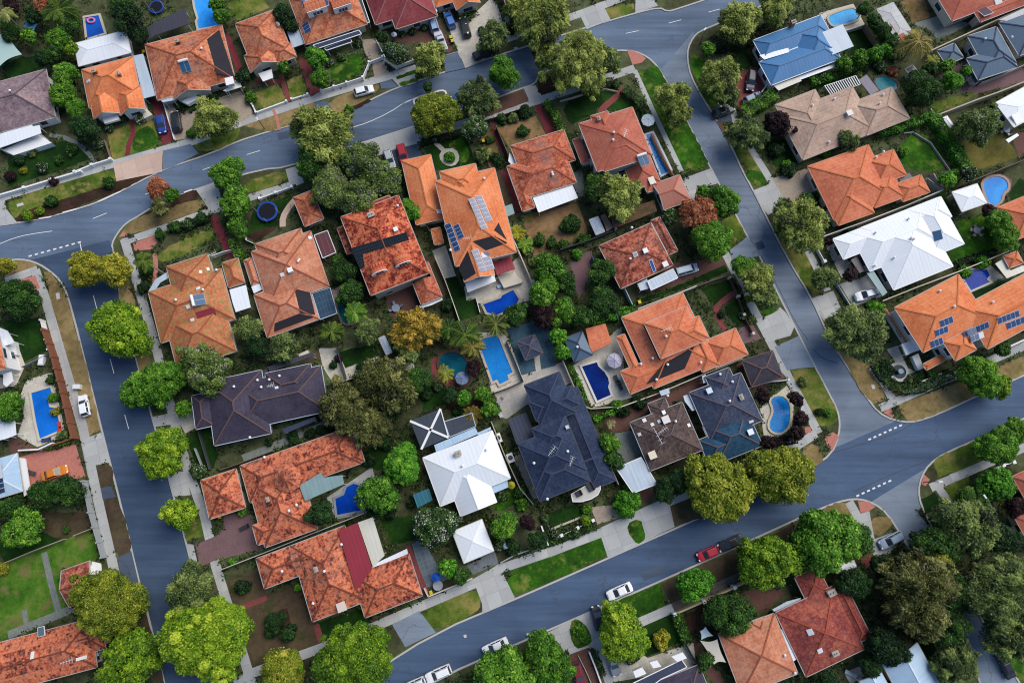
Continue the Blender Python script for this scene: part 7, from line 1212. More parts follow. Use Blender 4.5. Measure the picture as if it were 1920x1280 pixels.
# round fountain, urn, pole lights
def fountain(x, y, r, label):
    p = P(x, y, .5); o = empty('garden_fountain', (p.x, p.y, .12)); st = m_plain('stone_pale', (.45, .46, .46), .8, .2); N = 24; mb = MB(); q = lambda rr, z, k: Vector((p.x+rr*math.cos(6.2832*k/N), p.y+rr*math.sin(6.2832*k/N), z))
    for k in range(N): mb.poly([q(r, .13, k), q(r, .13, k+1), q(r, .65, k+1), q(r, .65, k)]); mb.poly([q(r, .65, k), q(r, .65, k+1), q(r*.7, .65, k+1), q(r*.7, .65, k)]); mb.poly([q(r*.7, .2, k+1), q(r*.7, .2, k), q(r*.7, .65, k), q(r*.7, .65, k+1)])
    mb.build('basin', st, o); MB().poly([q(r*.7, .5, k) for k in range(N)]).build('water', m_water('fountain_water', '#0a1a24', '#16384a'), o); MB().tube((p.x, p.y, .4), (p.x, p.y, 1.3), .18, .1).tube((p.x, p.y, 1.25), (p.x, p.y, 1.35), .25, .5, 14).build('spout', m_plain('fountain_blue_stone', (.2, .33, .4), .6), o); tag(o, label, 'fountain')
fountain(1685, 697, 1.9, 'round pale fountain inside the curved hedge at right'); fountain(949, 1022, .75, 'small round pale fountain in the planted front garden')
def lamp(x0, y0, x1, y1, h, label, arm=0.0):
    b = P(x0, y0, .1); o = empty('street_lamp', b); gm = m_plain('pole_steel', (.10, .11, .11), .5, .4); MB().tube(b, (b.x, b.y, h), .09, .055, 8).build('pole', gm, o); t = P(x1, y1, h)
    d = Vector((t.x-b.x, t.y-b.y, 0)); d = d.normalized()*arm if d.length > .01 else Vector((arm, 0, 0)); MB().tube((b.x, b.y, h), (b.x+d.x, b.y+d.y, h+.25), .045, n=6).build('arm', gm, o); MB().obox((b.x+d.x, b.y+d.y, h+.26), d.normalized()*.38, Vector((-d.y, d.x, 0)).normalized()*.14, (0, 0, .06)).build('lamp_head', m_plain('lamp_white', (.6, .62, .62), .4), o); tag(o, label, 'street lamp', 'street lamps')
lamp(496, 242, 500, 250, 5.4, 'tall dark lamp pole on the dry verge by the beige drive', 1.0); lamp(1826, 962, 1833, 914, 6.5, 'pale street lamp arching beside the vivid lime tree at lower right', 3.6); lamp(1733, 903, 1725, 905, 5.4, 'dark sign pole at the lower right street corner', .3); lamp(1312, 82, 1308, 70, 5.0, 'dark pole on the stony corner at the top right junction', .4)
# surfboard on the black car comes with the cars below
# ================================================================== walls and fences
WH = WHITE(); CRM = CREAM(); DF = m_plain('dark_fence', (.06, .065, .07), .7, .2); TFE = m_plain('timber_fence', (.20, .15, .11), .9, .1, .25, 5); LIM = m_plain('limestone_wall', (.46, .42, .34), .9, .1, .2, 3); GRF = m_plain('grey_sheet_fence', (.30, .33, .34), .6, .3); RBR = m_plain('brick_red_wall', (.21, .085, .05), .9, .1, .25, 3); GBF = m_plain('green_sheet_fence', (.07, .12, .11), .6, .2); TLF = m_plain('teal_sheet_fence', (.06, .13, .16), .6, .2)
fence([(-10, 368), (45, 352), (95, 337), (150, 321)], .9, WH, 'white rendered front fence with piers', .3, 3.2, 'fence', .5); fence([(140, 322), (172, 309), (207, 298)], .9, WH, 'white front wall with round-topped piers', .25, 3.0, 'wall', .45); fence([(207, 298), (195, 262)], .9, TFE, 'low side fence', .1); fence([(304, 185), (327, 262)], .7, WH, 'white low wall beside the deep red drive', .2, name='wall')
fence([(472, 195), (480, 211), (537, 190)], .6, WH, 'low white front wall', .25, name='wall', post=5, pw=.4); fence([(547, 186), (577, 177)], .6, WH, 'short low white front wall', .25, name='wall', post=3, pw=.4); fence([(602, 170), (650, 155), (680, 145), (692, 117), (717, 107)], 1.1, WH, 'white balustrade fence with square piers', .16, 2.6, 'fence', .42); fence([(722, 112), (742, 125), (775, 113)], 1.1, WH, 'white rail fence by the drive', .12, 2.6, 'fence', .3); fence([(706, 76), (722, 108)], .8, WH, 'short white side wall', .18, name='wall')
fence([(80, 618), (97, 668), (115, 735), (135, 820)], 1.9, RBR, 'brick-red boundary wall with piers along the footpath', .3, 2.4, 'wall', .5, cap=RBR); fence([(76, 600), (90, 655)], 1.5, WH, 'white slatted fence by the footpath', .15, 2.0); fence([(135, 822), (95, 835)], 1.2, RBR, 'brick-red return wall below the pool', .25, name='wall'); fence([(40, 688), (88, 664)], 1.0, GRF, 'grey pool fence', .08); fence([(34, 844), (72, 842), (98, 830)], 1.4, WH, 'white wall below the pool deck', .25, name='wall')
fence([(154, 902), (166, 960), (190, 1045)], 1.9, GRF, 'wide grey sheet fence beside the footpath', .12, 2.6); fence([(8, 1055), (60, 1033), (118, 1011)], 1.2, m_plain('pale_timber', (.40, .34, .24), .9, .1), 'pale timber back fence', .12); fence([(137, 1004), (170, 991)], 1.2, m_plain('pale_timber', (.40, .34, .24), .9, .1), 'short pale timber fence', .12); fence([(138, 905), (155, 900)], 1.5, GRF, 'short grey gate', .1)
fence([(413, 1068), (500, 1034), (590, 998), (682, 962)], 1.7, m_plain('pale_fence', (.42, .42, .40), .8, .2), 'pale boundary fence between the two red roofs', .14, 0); fence([(412, 881), (447, 869), (510, 845)], 1.6, TFE, 'timber fence above the red roof', .1); fence([(370, 806), (392, 880)], 1.2, DF, 'dark low fence on the dark lawn', .1); fence([(364, 840), (380, 880)], 1.0, GRF, 'grey fence rail', .1)
fence([(1196, 579), (1240, 562), (1306, 536)], 1.7, CRM, 'cream boundary wall above the orange roof', .18, name='wall'); fence([(1307, 536), (1340, 524), (1370, 514)], 1.6, TFE, 'timber fence above the dark lawn', .12); fence([(1368, 520), (1385, 555), (1395, 590), (1412, 625)], 1.0, m_plain('dark_brick_pier', (.11, .06, .05), .9, .1), 'low front fence with brick piers', .12, 2.6, 'fence', .5, CRM); fence([(1157, 765), (1235, 737), (1320, 701), (1392, 672)], 1.6, CRM, 'cream boundary wall below the large orange house', .18, name='wall')
fence([(950, 640), (966, 678), (981, 714)], 1.2, DF, 'dark glass-topped pool fence', .08, 2.2, 'fence', .08); fence([(922, 738), (955, 726), (981, 714)], 1.0, DF, 'dark pool gate fence', .08, 2.2, 'fence', .08); fence([(1055, 675), (1073, 717), (1100, 775), (1130, 840), (1160, 908)], 1.7, m_plain('side_wall', (.33, .33, .31), .8), 'grey side wall along the navy villa', .16, name='wall'); fence([(921, 790), (945, 850), (975, 915), (1000, 945)], 1.6, LIM, 'limestone side wall between white house and villa', .18, name='wall')
fence([(912, 328), (935, 385), (970, 465), (1010, 558)], 1.7, CRM, 'cream side wall right of the bright orange roof', .16, name='wall'); fence([(816, 482), (835, 527), (850, 568), (862, 603)], 1.7, CRM, 'cream side wall left of the bright orange roof', .16, name='wall'); fence([(892, 556), (900, 586)], 1.0, WH, 'white pool edge wall', .12, name='wall'); fence([(752, 300), (772, 368), (806, 433)], 1.6, TFE, 'timber side fence left of the orange wing', .1)
fence([(1542, 444), (1620, 416), (1700, 385), (1768, 356)], 1.7, m_plain('white_wall', (.62, .61, .58), .8), 'white boundary wall above the long white roof', .18, name='wall'); fence([(1655, 564), (1720, 538), (1795, 510), (1860, 484), (1907, 464)], 1.7, CRM, 'cream boundary wall below the long white roof', .18, name='wall'); fence([(1531, 463), (1546, 490)], 1.0, WH, 'white front fence with square piers', .14, 2.4, 'fence', .6); fence([(1567, 530), (1572, 536), (1598, 578)], .8, GRF, 'grey low front wall', .2, name='wall', post=4, pw=.5)
fence([(1742, 97), (1800, 70), (1860, 42), (1930, 10)], 2.0, LIM, 'limestone boundary wall above the steel-blue house', .25, name='wall'); fence([(1760, 215), (1830, 188), (1875, 172), (1930, 150)], 1.8, LIM, 'limestone boundary wall below the steel-blue house', .25, name='wall'); fence([(1840, 155), (1885, 138), (1940, 113)], 1.4, m_plain('pale_fence', (.42, .42, .40), .8, .2), 'pale fence below the steel-blue roof', .1); fence([(1622, 45), (1648, 85)], 1.6, TFE, 'timber fence by the square dark lawn', .12); fence([(1585, 58), (1622, 47)], 1.2, CRM, 'cream pool wall', .18, name='wall'); fence([(1745, 204), (1752, 214)], 1.5, LIM, 'short limestone wall', .2, name='wall'); fence([(1695, 250), (1712, 248), (1745, 268), (1785, 325)], .5, m_plain('lawn_edge', (.26, .26, .25), .8), 'curved grey edging wall of the oval lawn', .2, name='wall'); fence([(1795, 350), (1850, 328), (1920, 300)], 1.6, TFE, 'timber fence above the kidney pool', .12); fence([(1740, 335), (1768, 357), (1750, 325)], 1.6, m_plain('side_wall', (.33, .33, .31), .8), 'grey wall beside the orange roof end', .16, name='wall')
fence([(1265, 1151), (1320, 1127), (1377, 1101), (1400, 1090)], 1.5, m_plain('yellow_cream_wall', (.50, .40, .24), .8), 'cream-yellow front wall with white piers', .3, 3.4, 'wall', .6, WH); fence([(1282, 1197), (1305, 1240), (1325, 1285)], 1.6, DF, 'dark side fence beside the parapet house', .14); fence([(1105, 1222), (1117, 1252), (1130, 1288)], .9, WH, 'white low wall between the drives', .25, name='wall'); fence([(1084, 1228), (1100, 1260), (1112, 1288)], .4, LIM, 'low kerb between the brown drives', .12, name='wall');
fence([(1728, 716), (1767, 700)], 1.0, WH, 'white front wall below the large orange house', .35, name='wall'); fence([(1870, 660), (1925, 635)], 1.2, WH, 'white wall behind the straw verge', .3, name='wall'); fence([(1857, 884), (1880, 872), (1900, 866)], 1.0, WH, 'white front fence with square piers at lower right', .2, 2.2, 'fence', .6); fence([(1170, 537), (1186, 571)], 1.8, m_plain('pale_blue_fence', (.40, .50, .56), .6), 'pale blue gate fence of the dark red house', .12); fence([(1110, 480), (1135, 540), (1160, 600)], 1.7, TLF, 'teal sheet fence beside the courtyard', .1); fence([(1050, 468), (1105, 450), (1150, 432)], 1.7, DF, 'dark back fence above the courtyard', .12); fence([(1148, 404), (1155, 430)], 1.5, WH, 'white side fence', .1)
fence([(487, 372), (547, 350)], .9, WH, 'white brick front fence with piers by the trampoline', .2, 2.4, 'fence', .5); fence([(458, 440), (461, 450), (475, 456)], .9, WH, 'white bent rail', .1, name='fence'); fence([(397, 480), (418, 472), (435, 468)], 1.4, WH, 'white gate across the red path', .12); fence([(660, 478), (690, 560)], 1.6, DF, 'dark side fence of the dormer house', .1); fence([(905, 228), (945, 215), (990, 200)], 1.2, DF, 'dark picket front fence', .06, 1.2, 'fence', .1); fence([(930, 235), (968, 325), (985, 395)], 1.6, TFE, 'timber side fence along the red path', .1); fence([(1050, 190), (1075, 183), (1108, 172), (1135, 167), (1158, 172)], .5, m_plain('pale_edge', (.5, .46, .4), .8), 'curved pale garden edging wall', .2, name='wall'); fence([(1222, 250), (1246, 300), (1272, 345)], 1.5, m_plain('terracotta_fence', (.30, .15, .08), .9), 'terracotta pool fence beside the lap pool', .12); fence([(1425, 130), (1433, 120)], 1.2, WH, 'white entry wall of the blue-roofed house', .3, name='wall'); fence([(1428, 173), (1442, 153)], 1.2, WH, 'white gate wall of the blue-roofed house', .2, name='wall')
fence([(1053, 1003), (1083, 989), (1112, 975)], .5, WH, 'low front rail with white square piers', .06, 3.4, 'fence', .55); fence([(1015, 985), (1028, 1022)], .8, WH, 'white side wall of the hedged lawn', .25, name='wall'); fence([(938, 1055), (965, 1040), (992, 1031)], .9, GRF, 'grey front wall by the planted garden', .2, name='wall'); fence([(1025, 975), (1032, 992), (1092, 968)], .25, LIM, 'stone border of the square lawn', .35, name='wall'); fence([(795, 1102), (803, 1118), (885, 1084)], 1.2, CRM, 'cream front wall by the slab yard', .2, name='wall'); fence([(700, 985), (715, 1030)], 1.3, TFE, 'timber screen beside the cream awning', .1); fence([(1600, 870+0), (1600, 871)], .1, WH, 'x', .1) if False else None
fence([(640, 716), (712, 690)], 1.2, LIM, 'cream low wall around the back lawn', .2, name='wall'); fence([(630, 650), (645, 700), (652, 735)], 1.4, DF, 'dark fence beside the cream path', .1); fence([(1385, 740), (1402, 728), (1440, 716), (1478, 712)], 1.3, WH, 'white fence behind the dark hut', .12, 3, 'fence', .3); fence([(1505, 755), (1495, 800), (1480, 828)], 1.0, WH, 'white pool fence beside the plum shrubs', .08, 2.4, 'fence', .25); fence([(1080, 755), (1108, 766), (1160, 762)], 1.2, LIM, 'limestone pool wall', .18, name='wall')
# ================================================================== trees and shrubs
tree_list = [
 (55, 68, 18, 'green'), (20, 62, 24, 'dark'), (112, 72, 24, 'green'), (130, 45, 26, 'dark'), (98, 102, 22, 'dark'), (135, 92, 16, 'lime'), (122, 140, 26, 'green'), (118, 178, 26, 'green'), (142, 205, 20, 'green'), (240, 35, 36, 'deep'), (262, 66, 22, 'deep'), (228, 12, 26, 'dark'), (86, 8, 22, 'rust'), (20, 10, 18, 'plum'), (62, 30, 18, 'deep'), (160, 240, 28, 'deep'), (80, 110, 20, 'deep'),
 (402, 226, 45, 'pep'), (415, 32, 20, 'green'), (408, 8, 18, 'green'), (532, 28, 24, 'deep'), (545, 48, 18, 'deep'), (592, 108, 24, 'bright'), (601, 147, 22, 'green'), (532, 127, 15, 'green'), (455, 142, 16, 'deep'), (745, 100, 24, 'flower'), (716, 70, 15, 'deep'), (726, 96, 12, 'dark'),
 (606, 250, 60, 'pep'), (640, 225, 22, 'gold'), (590, 300, 40, 'dark'), (678, 306, 48, 'jac'), (430, 322, 30, 'green'), (806, 112, 37, 'pep'), (925, 70, 36, 'olive'), (1018, 42, 60, 'pep'), (975, 20, 34, 'pep'), (815, 215, 46, 'moss'), (802, 164, 13, 'dark'), (895, 185, 40, 'olive'), (945, 138, 34, 'green'), (1082, 118, 66, 'pep'), (1022, 110, 26, 'pep'), (1132, 112, 34, 'olive'), (1110, 158, 28, 'pep'), (890, 240, 28, 'flower'),
 (1262, 186, 38, 'pep'), (1272, 215, 28, 'pep'), (1385, 42, 44, 'pep'), (1452, 18, 40, 'pep'), (1348, 148, 44, 'pep'), (1362, 178, 26, 'olive'), (1400, 252, 38, 'olive'), (1458, 234, 34, 'plum'), (1328, 92, 15, 'green'),
 (1620, 18, 18, 'dark'), (1638, 38, 18, 'dark'), (1656, 58, 20, 'dark'), (1672, 78, 18, 'dark'), (1582, 120, 18, 'green'), (1612, 108, 18, 'green'), (1642, 100, 18, 'bright'), (1662, 92, 13, 'bright'), (1727, 168, 42, 'dark'), (1785, 152, 22, 'bright'), (1746, 128, 16, 'dark'), (1776, 124, 15, 'green'), (1813, 132, 11, 'bright'), (1830, 236, 46, 'jac'), (1590, 264, 22, 'olive'),
 (165, 504, 38, 'gold'), (212, 506, 36, 'gold'), (228, 620, 56, 'lime'), (34, 560, 44, 'dark'), (296, 352, 22, 'rust'), (300, 388, 20, 'bare'), (322, 366, 16, 'green'), (8, 500, 20, 'gold'),
 (442, 378, 32, 'green'), (418, 330, 28, 'green'), (446, 425, 22, 'green'), (620, 352, 42, 'jac'), (672, 372, 44, 'jac'), (720, 340, 36, 'jac'), (765, 392, 20, 'green'), (778, 400, 16, 'bright'), (645, 508, 26, 'dark'), (658, 548, 28, 'dark'), (690, 622, 24, 'olive'), (466, 615, 26, 'olive'), (530, 652, 28, 'olive'), (480, 650, 24, 'deep'), (780, 618, 44, 'autumn'), (765, 655, 26, 'olive'),
 (1030, 505, 34, 'green'), (1020, 548, 34, 'green'), (1060, 530, 28, 'dark'), (1020, 592, 26, 'plum'), (1058, 580, 26, 'green'), (1092, 592, 26, 'dark'), (1128, 510, 26, 'dark'), (1130, 566, 30, 'dark'), (965, 590, 26, 'dark'),
 (1160, 366, 46, 'pep'), (1120, 350, 28, 'dark'), (1355, 378, 34, 'green'), (1318, 362, 16, 'green'), (1312, 402, 38, 'rust'), (1335, 450, 42, 'green'), (1255, 408, 16, 'flower'), (1420, 522, 34, 'pep'), (1432, 555, 24, 'olive'), (1395, 500, 22, 'green'), (1502, 424, 52, 'pep'), (1480, 400, 30, 'olive'), (1545, 522, 26, 'olive'), (1595, 514, 14, 'plum'), (1608, 624, 52, 'olive'), (1776, 336, 17, 'bright'), (1816, 326, 18, 'flower'), (1872, 418, 26, 'green'), (1886, 446, 26, 'green'), (1852, 394, 14, 'plum'),
 (262, 732, 36, 'green'), (306, 716, 42, 'green'), (385, 692, 52, 'jac'), (344, 766, 17, 'green'), (305, 848, 46, 'lime'), (338, 962, 32, 'lime'), (18, 762, 28, 'green'), (126, 920, 30, 'dark'), (84, 926, 28, 'dark'), (22, 955, 30, 'dark'), (45, 990, 36, 'green'),
 (648, 764, 50, 'bare'), (725, 720, 56, 'bare'), (690, 800, 44, 'bare'), (780, 715, 30, 'dark'), (756, 870, 38, 'bright'), (708, 926, 36, 'green'), (600, 962, 26, 'deep'), (740, 760, 30, 'deep'), (905, 738, 16, 'green'), (918, 768, 18, 'green'), (870, 746, 16, 'bright'), (888, 690, 16, 'plum'), (1046, 630, 17, 'bright'), (1040, 600, 17, 'green'), (1054, 660, 16, 'bright'), (1142, 830, 20, 'green'), (1152, 862, 18, 'dark'), (845, 740, 14, 'deep'),
 (1245, 920, 24, 'deep'), (1270, 900, 22, 'deep'), (1347, 914, 58, 'moss'), (1460, 888, 58, 'moss'), (1430, 742, 17, 'plum'), (1492, 748, 15, 'plum'), (1502, 785, 15, 'plum'), (1495, 812, 15, 'plum'), (1440, 830, 15, 'plum'), (1835, 704, 44, 'green'), (1872, 722, 24, 'lime'), (1868, 836, 38, 'green'), (1905, 808, 26, 'green'), (1866, 908, 34, 'bright'), (1822, 935, 26, 'dark'), (1880, 655, 16, 'dark'),
 (205, 1130, 68, 'moss'), (246, 1238, 52, 'lime'), (355, 1104, 42, 'olive'), (390, 1198, 72, 'lime'), (530, 1262, 40, 'moss'), (664, 1236, 68, 'lime'), (815, 985, 38, 'flower'), (840, 1064, 17, 'bright'), (864, 1080, 18, 'dark'), (946, 985, 25, 'green'), (1010, 1012, 20, 'deep'), (990, 980, 20, 'plum'), (948, 1268, 52, 'green'), (1026, 1240, 48, 'green'),
 (1166, 1186, 50, 'lime'), (1302, 1095, 34, 'bright'), (1436, 1052, 54, 'lime'), (1368, 1150, 40, 'dark'), (1546, 1012, 60, 'green'), (1608, 1012, 28, 'dark'), (1322, 1238, 18, 'dark'), (1602, 1092, 30, 'deep'), (1720, 1108, 72, 'bare'), (1742, 1058, 42, 'gold'), (1792, 1112, 44, 'dark'), (1812, 985, 54, 'olive'), (1752, 1026, 42, 'dark'), (1882, 1010, 30, 'deep'), (1875, 1108, 70, 'olive'), (1898, 1190, 50, 'olive'), (1660, 1212, 36, 'deep'), (1632, 1250, 20, 'deep'), (1790, 1242, 38, 'olive'), (1680, 1070, 30, 'dark'), (1652, 1060, 22, 'deep'), (1770, 1170, 40, 'dark'), (1550, 1275, 20, 'deep'), (1905, 950, 22, 'plum')]
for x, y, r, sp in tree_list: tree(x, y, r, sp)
shrub_list = [(97, 377, 14, 'dark'), (204, 342, 13, 'dark'), (52, 405, 11, 'lime'), (75, 396, 9, 'lime'), (358, 251, 10, 'green'), (470, 184, 13, 'green'), (655, 205, 10, 'green'), (398, 187, 12, 'deep'), (980, 247, 14, 'dark'), (917, 263, 10, 'dark'), (907, 290, 16, 'olive'), (932, 298, 14, 'deep'), (940, 222, 12, 'dark'), (985, 210, 14, 'deep'), (962, 222, 10, 'olive'), (843, 295, 11, 'bright'), (1480, 318, 16, 'deep'), (1455, 282, 16, 'deep'), (1475, 310, 11, 'bright'), (1070, 421, 22, 'dark'), (1012, 450, 14, 'dark'), (1035, 456, 13, 'dark'), (1056, 459, 11, 'dark'), (1094, 450, 14, 'dark'), (1082, 477, 11, 'bright'), (1513, 377, 17, 'dark'), (1533, 366, 11, 'dark'), (1555, 451, 10, 'plum'), (1842, 492, 14, 'bright'), (1808, 510, 13, 'bright'), (1640, 578, 16, 'bright'), (372, 884, 15, 'flower'), (100, 745, 10, 'green'), (104, 772, 9, 'gold'), (118, 815, 10, 'olive'), (96, 712, 10, 'dark'), (980, 945, 13, 'green'), (975, 922, 13, 'dark'), (940, 928, 12, 'flower'), (1175, 942, 26, 'bright'), (1505, 715, 9, 'olive'), (1552, 773, 9, 'green'), (1536, 772, 8, 'deep'), (1158, 760, 12, 'green'), (1240, 1197, 16, 'gold'), (1185, 1230, 13, 'flower'), (516, 1163, 18, 'deep'), (541, 1186, 15, 'deep'), (510, 1182, 13, 'deep'), (455, 1100, 14, 'deep'), (5, 1066, 12, 'gold'), (125, 993, 8, 'dark'), (1090, 1180, 9, 'green'), (1098, 1195, 9, 'green'), (505, 828, 8, 'deep'), (548, 815, 10, 'deep'), (552, 826, 10, 'deep'), (582, 812, 10, 'deep'), (603, 806, 10, 'deep'), (625, 800, 10, 'deep'), (635, 672, 8, 'plum'), (636, 722, 9, 'plum'), (625, 684, 8, 'deep'), (650, 560, 14, 'deep'), (602, 580, 12, 'deep'), (1200, 755, 14, 'deep'), (1168, 770, 13, 'deep'), (1660, 690, 16, 'deep'), (1705, 712, 9, 'olive'), (1745, 700, 11, 'dark'), (1720, 708, 12, 'deep'), (1080, 1000, 9, 'flower'), (1040, 1002, 10, 'flower'), (1022, 972, 9, 'flower'), (1098, 975, 10, 'lime'), (935, 1022, 10, 'flower'), (960, 1025, 14, 'deep'), (1085, 935, 9, 'flower'), (1100, 955, 10, 'green'), (1178, 912, 10, 'green'), (1240, 905, 10, 'lime'), (330, 425, 14, 'dark'), (352, 420, 12, 'flower'), (378, 408, 13, 'dark'), (300, 440, 12, 'dark'), (275, 505, 14, 'dark'), (268, 540, 12, 'deep'), (185, 270, 12, 'flower'), (155, 262, 10, 'flower'), (35, 300, 12, 'deep'), (80, 315, 12, 'flower'), (110, 300, 10, 'dark'), (135, 280, 14, 'dark'), (60, 285, 10, 'olive'), (20, 330, 12, 'plum'), (100, 340, 10, 'plum'), (45, 320, 8, 'gold'), (225, 222, 10, 'flower'), (265, 222, 12, 'flower'), (205, 240, 10, 'flower'), (672, 82, 9, 'flower'), (640, 108, 9, 'flower'), (618, 118, 9, 'flower'), (752, 62, 9, 'flower'), (773, 58, 9, 'flower'), (795, 52, 8, 'flower'), (903, 58, 9, 'flower'), (950, 30, 11, 'olive'), (960, 58, 10, 'deep'), (1610, 140, 8, 'olive'), (1650, 124, 14, 'flower'), (1672, 135, 10, 'rust'), (1680, 105, 12, 'olive'), (1545, 285, 12, 'green'), (1695, 285, 10, 'bright'), (1790, 325, 10, 'bright'), (1588, 428, 12, 'deep'), (790, 560, 12, 'deep'), (840, 570, 14, 'deep'), (990, 470, 10, 'olive'), (1000, 490, 10, 'olive'), (1175, 600, 12, 'dark'), (1150, 590, 10, 'bright'), (1392, 592, 8, 'flower'), (1402, 560, 8, 'lime'), (1410, 600, 8, 'olive'), (1352, 590, 7, 'deep'), (820, 725, 10, 'flower'), (800, 740, 12, 'deep'), (860, 770, 12, 'deep'), (680, 690, 12, 'deep'), (720, 830, 14, 'deep'), (690, 860, 14, 'deep'), (732, 960, 12, 'deep'), (700, 965, 12, 'deep'), (775, 940, 12, 'deep'), (455, 960, 9, 'green'), (436, 1053, 8, 'bright'), (560, 1100, 7, 'bright'), (677, 1135, 7, 'bright'), (15, 880, 12, 'dark'), (40, 932, 14, 'dark'), (20, 1000, 14, 'green'), (560, 455, 1, 'dark')]
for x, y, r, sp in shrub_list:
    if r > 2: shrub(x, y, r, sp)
palm(110, 18, 44, h=5.0, look='large green fan palm at the top edge', nf=22, droop=.7); palm(12, 26, 20, 42, 60, 7.5, ('#3a3c14', '#77803a', '#a7ac5c', '#cfcf8a'), 1.0, 'pale thin palm on a long grey trunk'); palm(268, 488, 22, 316, 518, 7.0, look='tall palm on a long pale trunk over the red path'); palm(665, 585, 26, h=4.5, look='bright green palm over the teal pool', col=('#16300a', '#3b6a14', '#6d9a26', '#a9c24c'))
palm(622, 622, 26, h=4, look='dark feather palm'); palm(930, 608, 28, h=5, look='pale-ribbed feather palm by the deep blue pool', col=('#141d07', '#3c4f14', '#6f7f2c', '#b5b566')); palm(872, 628, 34, h=5, look='spreading green feather palm'); palm(842, 616, 26, h=4, look='dense green feather palm', col=('#0c1a05', '#244510', '#44701c', '#7d9a3c')); palm(886, 650, 26, h=5, look='golden-green feather palm', col=('#1a1d07', '#4c4f14', '#7f7f2c', '#b5a556')); palm(835, 700, 20, h=4, look='yellow-green palm leaning over the round pool', col=('#28300a', '#667020', '#98a032', '#c8c860')); palm(970, 437, 18, h=2.0, look='yellow cycad beside the cream side wall', col=('#4a4a08', '#8a8a14', '#b5b01c', '#d8cc3c'), droop=.3); palm(985, 458, 18, h=2, look='bright green cycad', col=('#1c380a', '#4a7a14', '#7aa42a', '#a9c24c'), droop=.5); palm(888, 776, 20, h=2.4, look='orange-tipped cycad by the white house', col=('#28240a', '#665a1c', '#98852c', '#c8aa50'), droop=.5); palm(1146, 795, 10, h=1.2, look='small pale cycad on brown bricks', col=('#4a4a28', '#8a8a54', '#b5b07c', '#d8cc9c'), droop=.3)
palm(1722, 78, 40, h=6, look='large drooping olive palm beside the tin shed', col=('#1c1c0c', '#4c4a1c', '#80782e', '#b8a44c'), droop=1.2, nf=22); palm(778, 122, 1, h=1) if False else None; palm(952, 36, 10, h=2, look='small white-green palm by the cream path', col=('#20301c', '#5a7a54', '#9ab08c', '#d0d8c0')); palm(1750, 112, 16, h=3, look='yellow-green feather palm by limestone wall', col=('#28300a', '#667020', '#98a032', '#c8c860'))
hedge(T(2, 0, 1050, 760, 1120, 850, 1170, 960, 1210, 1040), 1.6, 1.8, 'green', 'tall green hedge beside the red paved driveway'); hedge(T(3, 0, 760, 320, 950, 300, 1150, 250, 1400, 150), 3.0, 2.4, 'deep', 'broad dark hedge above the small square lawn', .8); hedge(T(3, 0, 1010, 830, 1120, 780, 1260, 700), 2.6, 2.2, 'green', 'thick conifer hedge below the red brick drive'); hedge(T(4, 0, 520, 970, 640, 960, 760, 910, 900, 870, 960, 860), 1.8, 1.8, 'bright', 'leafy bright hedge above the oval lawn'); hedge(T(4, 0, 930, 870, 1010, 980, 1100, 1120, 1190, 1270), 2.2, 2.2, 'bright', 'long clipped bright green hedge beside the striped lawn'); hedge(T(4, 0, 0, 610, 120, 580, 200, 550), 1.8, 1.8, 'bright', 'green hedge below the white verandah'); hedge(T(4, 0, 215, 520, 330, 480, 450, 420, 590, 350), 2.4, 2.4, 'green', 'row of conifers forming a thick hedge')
hedge(T(2, 1, 1400, 1130, 1600, 1060), 1.6, 1.6, 'bright', 'bright hedge above the orange pool house'); hedge(T(3, 1, 0, 1095, 200, 1025), 1.6, 1.6, 'bright', 'bright hedge above the large orange roof'); hedge(T(0, 1, 1260, 430, 1400, 400, 1570, 350), 1.4, 1.2, 'deep', 'dark hedge inside the corner footpath'); hedge(T(2, 0, 120, 1060, 260, 1030, 400, 990), 1.2, 1.2, 'deep', 'dark hedge in front of the circular garden'); hedge(T(3, 0, 120, 660, 220, 740, 280, 830, 290, 900), 1.8, 1.4, 'dark', 'curved dark hedge around the corner lawn'); hedge(T(3, 0, -60, 620, 40, 610, 90, 640), 1.6, 1.4, 'dark', 'dark hedge beside the corner footpath'); hedge(T(4, 2, 490, 170, 560, 270, 640, 340, 740, 360, 860, 335, 980, 280, 1060, 240), 1.8, 1.4, 'dark', 'curved dark hedge around the fountain'); hedge(T(2, 2, 1235, 180, 1290, 290, 1350, 430), .8, 1.5, 'green', 'narrow hedge between the navy villa and navy pool'); hedge(T(2, 2, 1420, 590, 1520, 540, 1600, 510), .9, 1.4, 'bright', 'low bright hedge below the navy pool'); hedge(T(3, 2, 1180, 740, 1300, 745, 1420, 730), 1.4, 1.4, 'plum', 'dark plum hedge below the kidney pool'); hedge(T(2, 3, 1080, 230, 1250, 170, 1430, 105), 1.2, .6, 'dark', 'low dark hedge in front of the square lawn'); hedge(T(2, 3, 1040, 30, 1080, 150), 1.0, .8, 'dark', 'low dark hedge left of the square lawn'); hedge(T(3, 3, 510, 770, 560, 880, 600, 970), 1.6, 1.8, 'green', 'upright hedge beside the dark front lawn'); hedge(T(2, 2, 560, 340, 620, 440, 680, 540), 2.0, 2.0, 'green', 'leafy hedge beside the beige terrace'); hedge(T(1, 1, 215, 520, 260, 600, 280, 690), 1.4, 2.0, 'green', 'narrow green hedge beside the red path'); hedge(T(1, 1, 1000, 640, 1050, 760, 1120, 880), 1.8, 2.0, 'green', 'green hedge beside the dormer house')
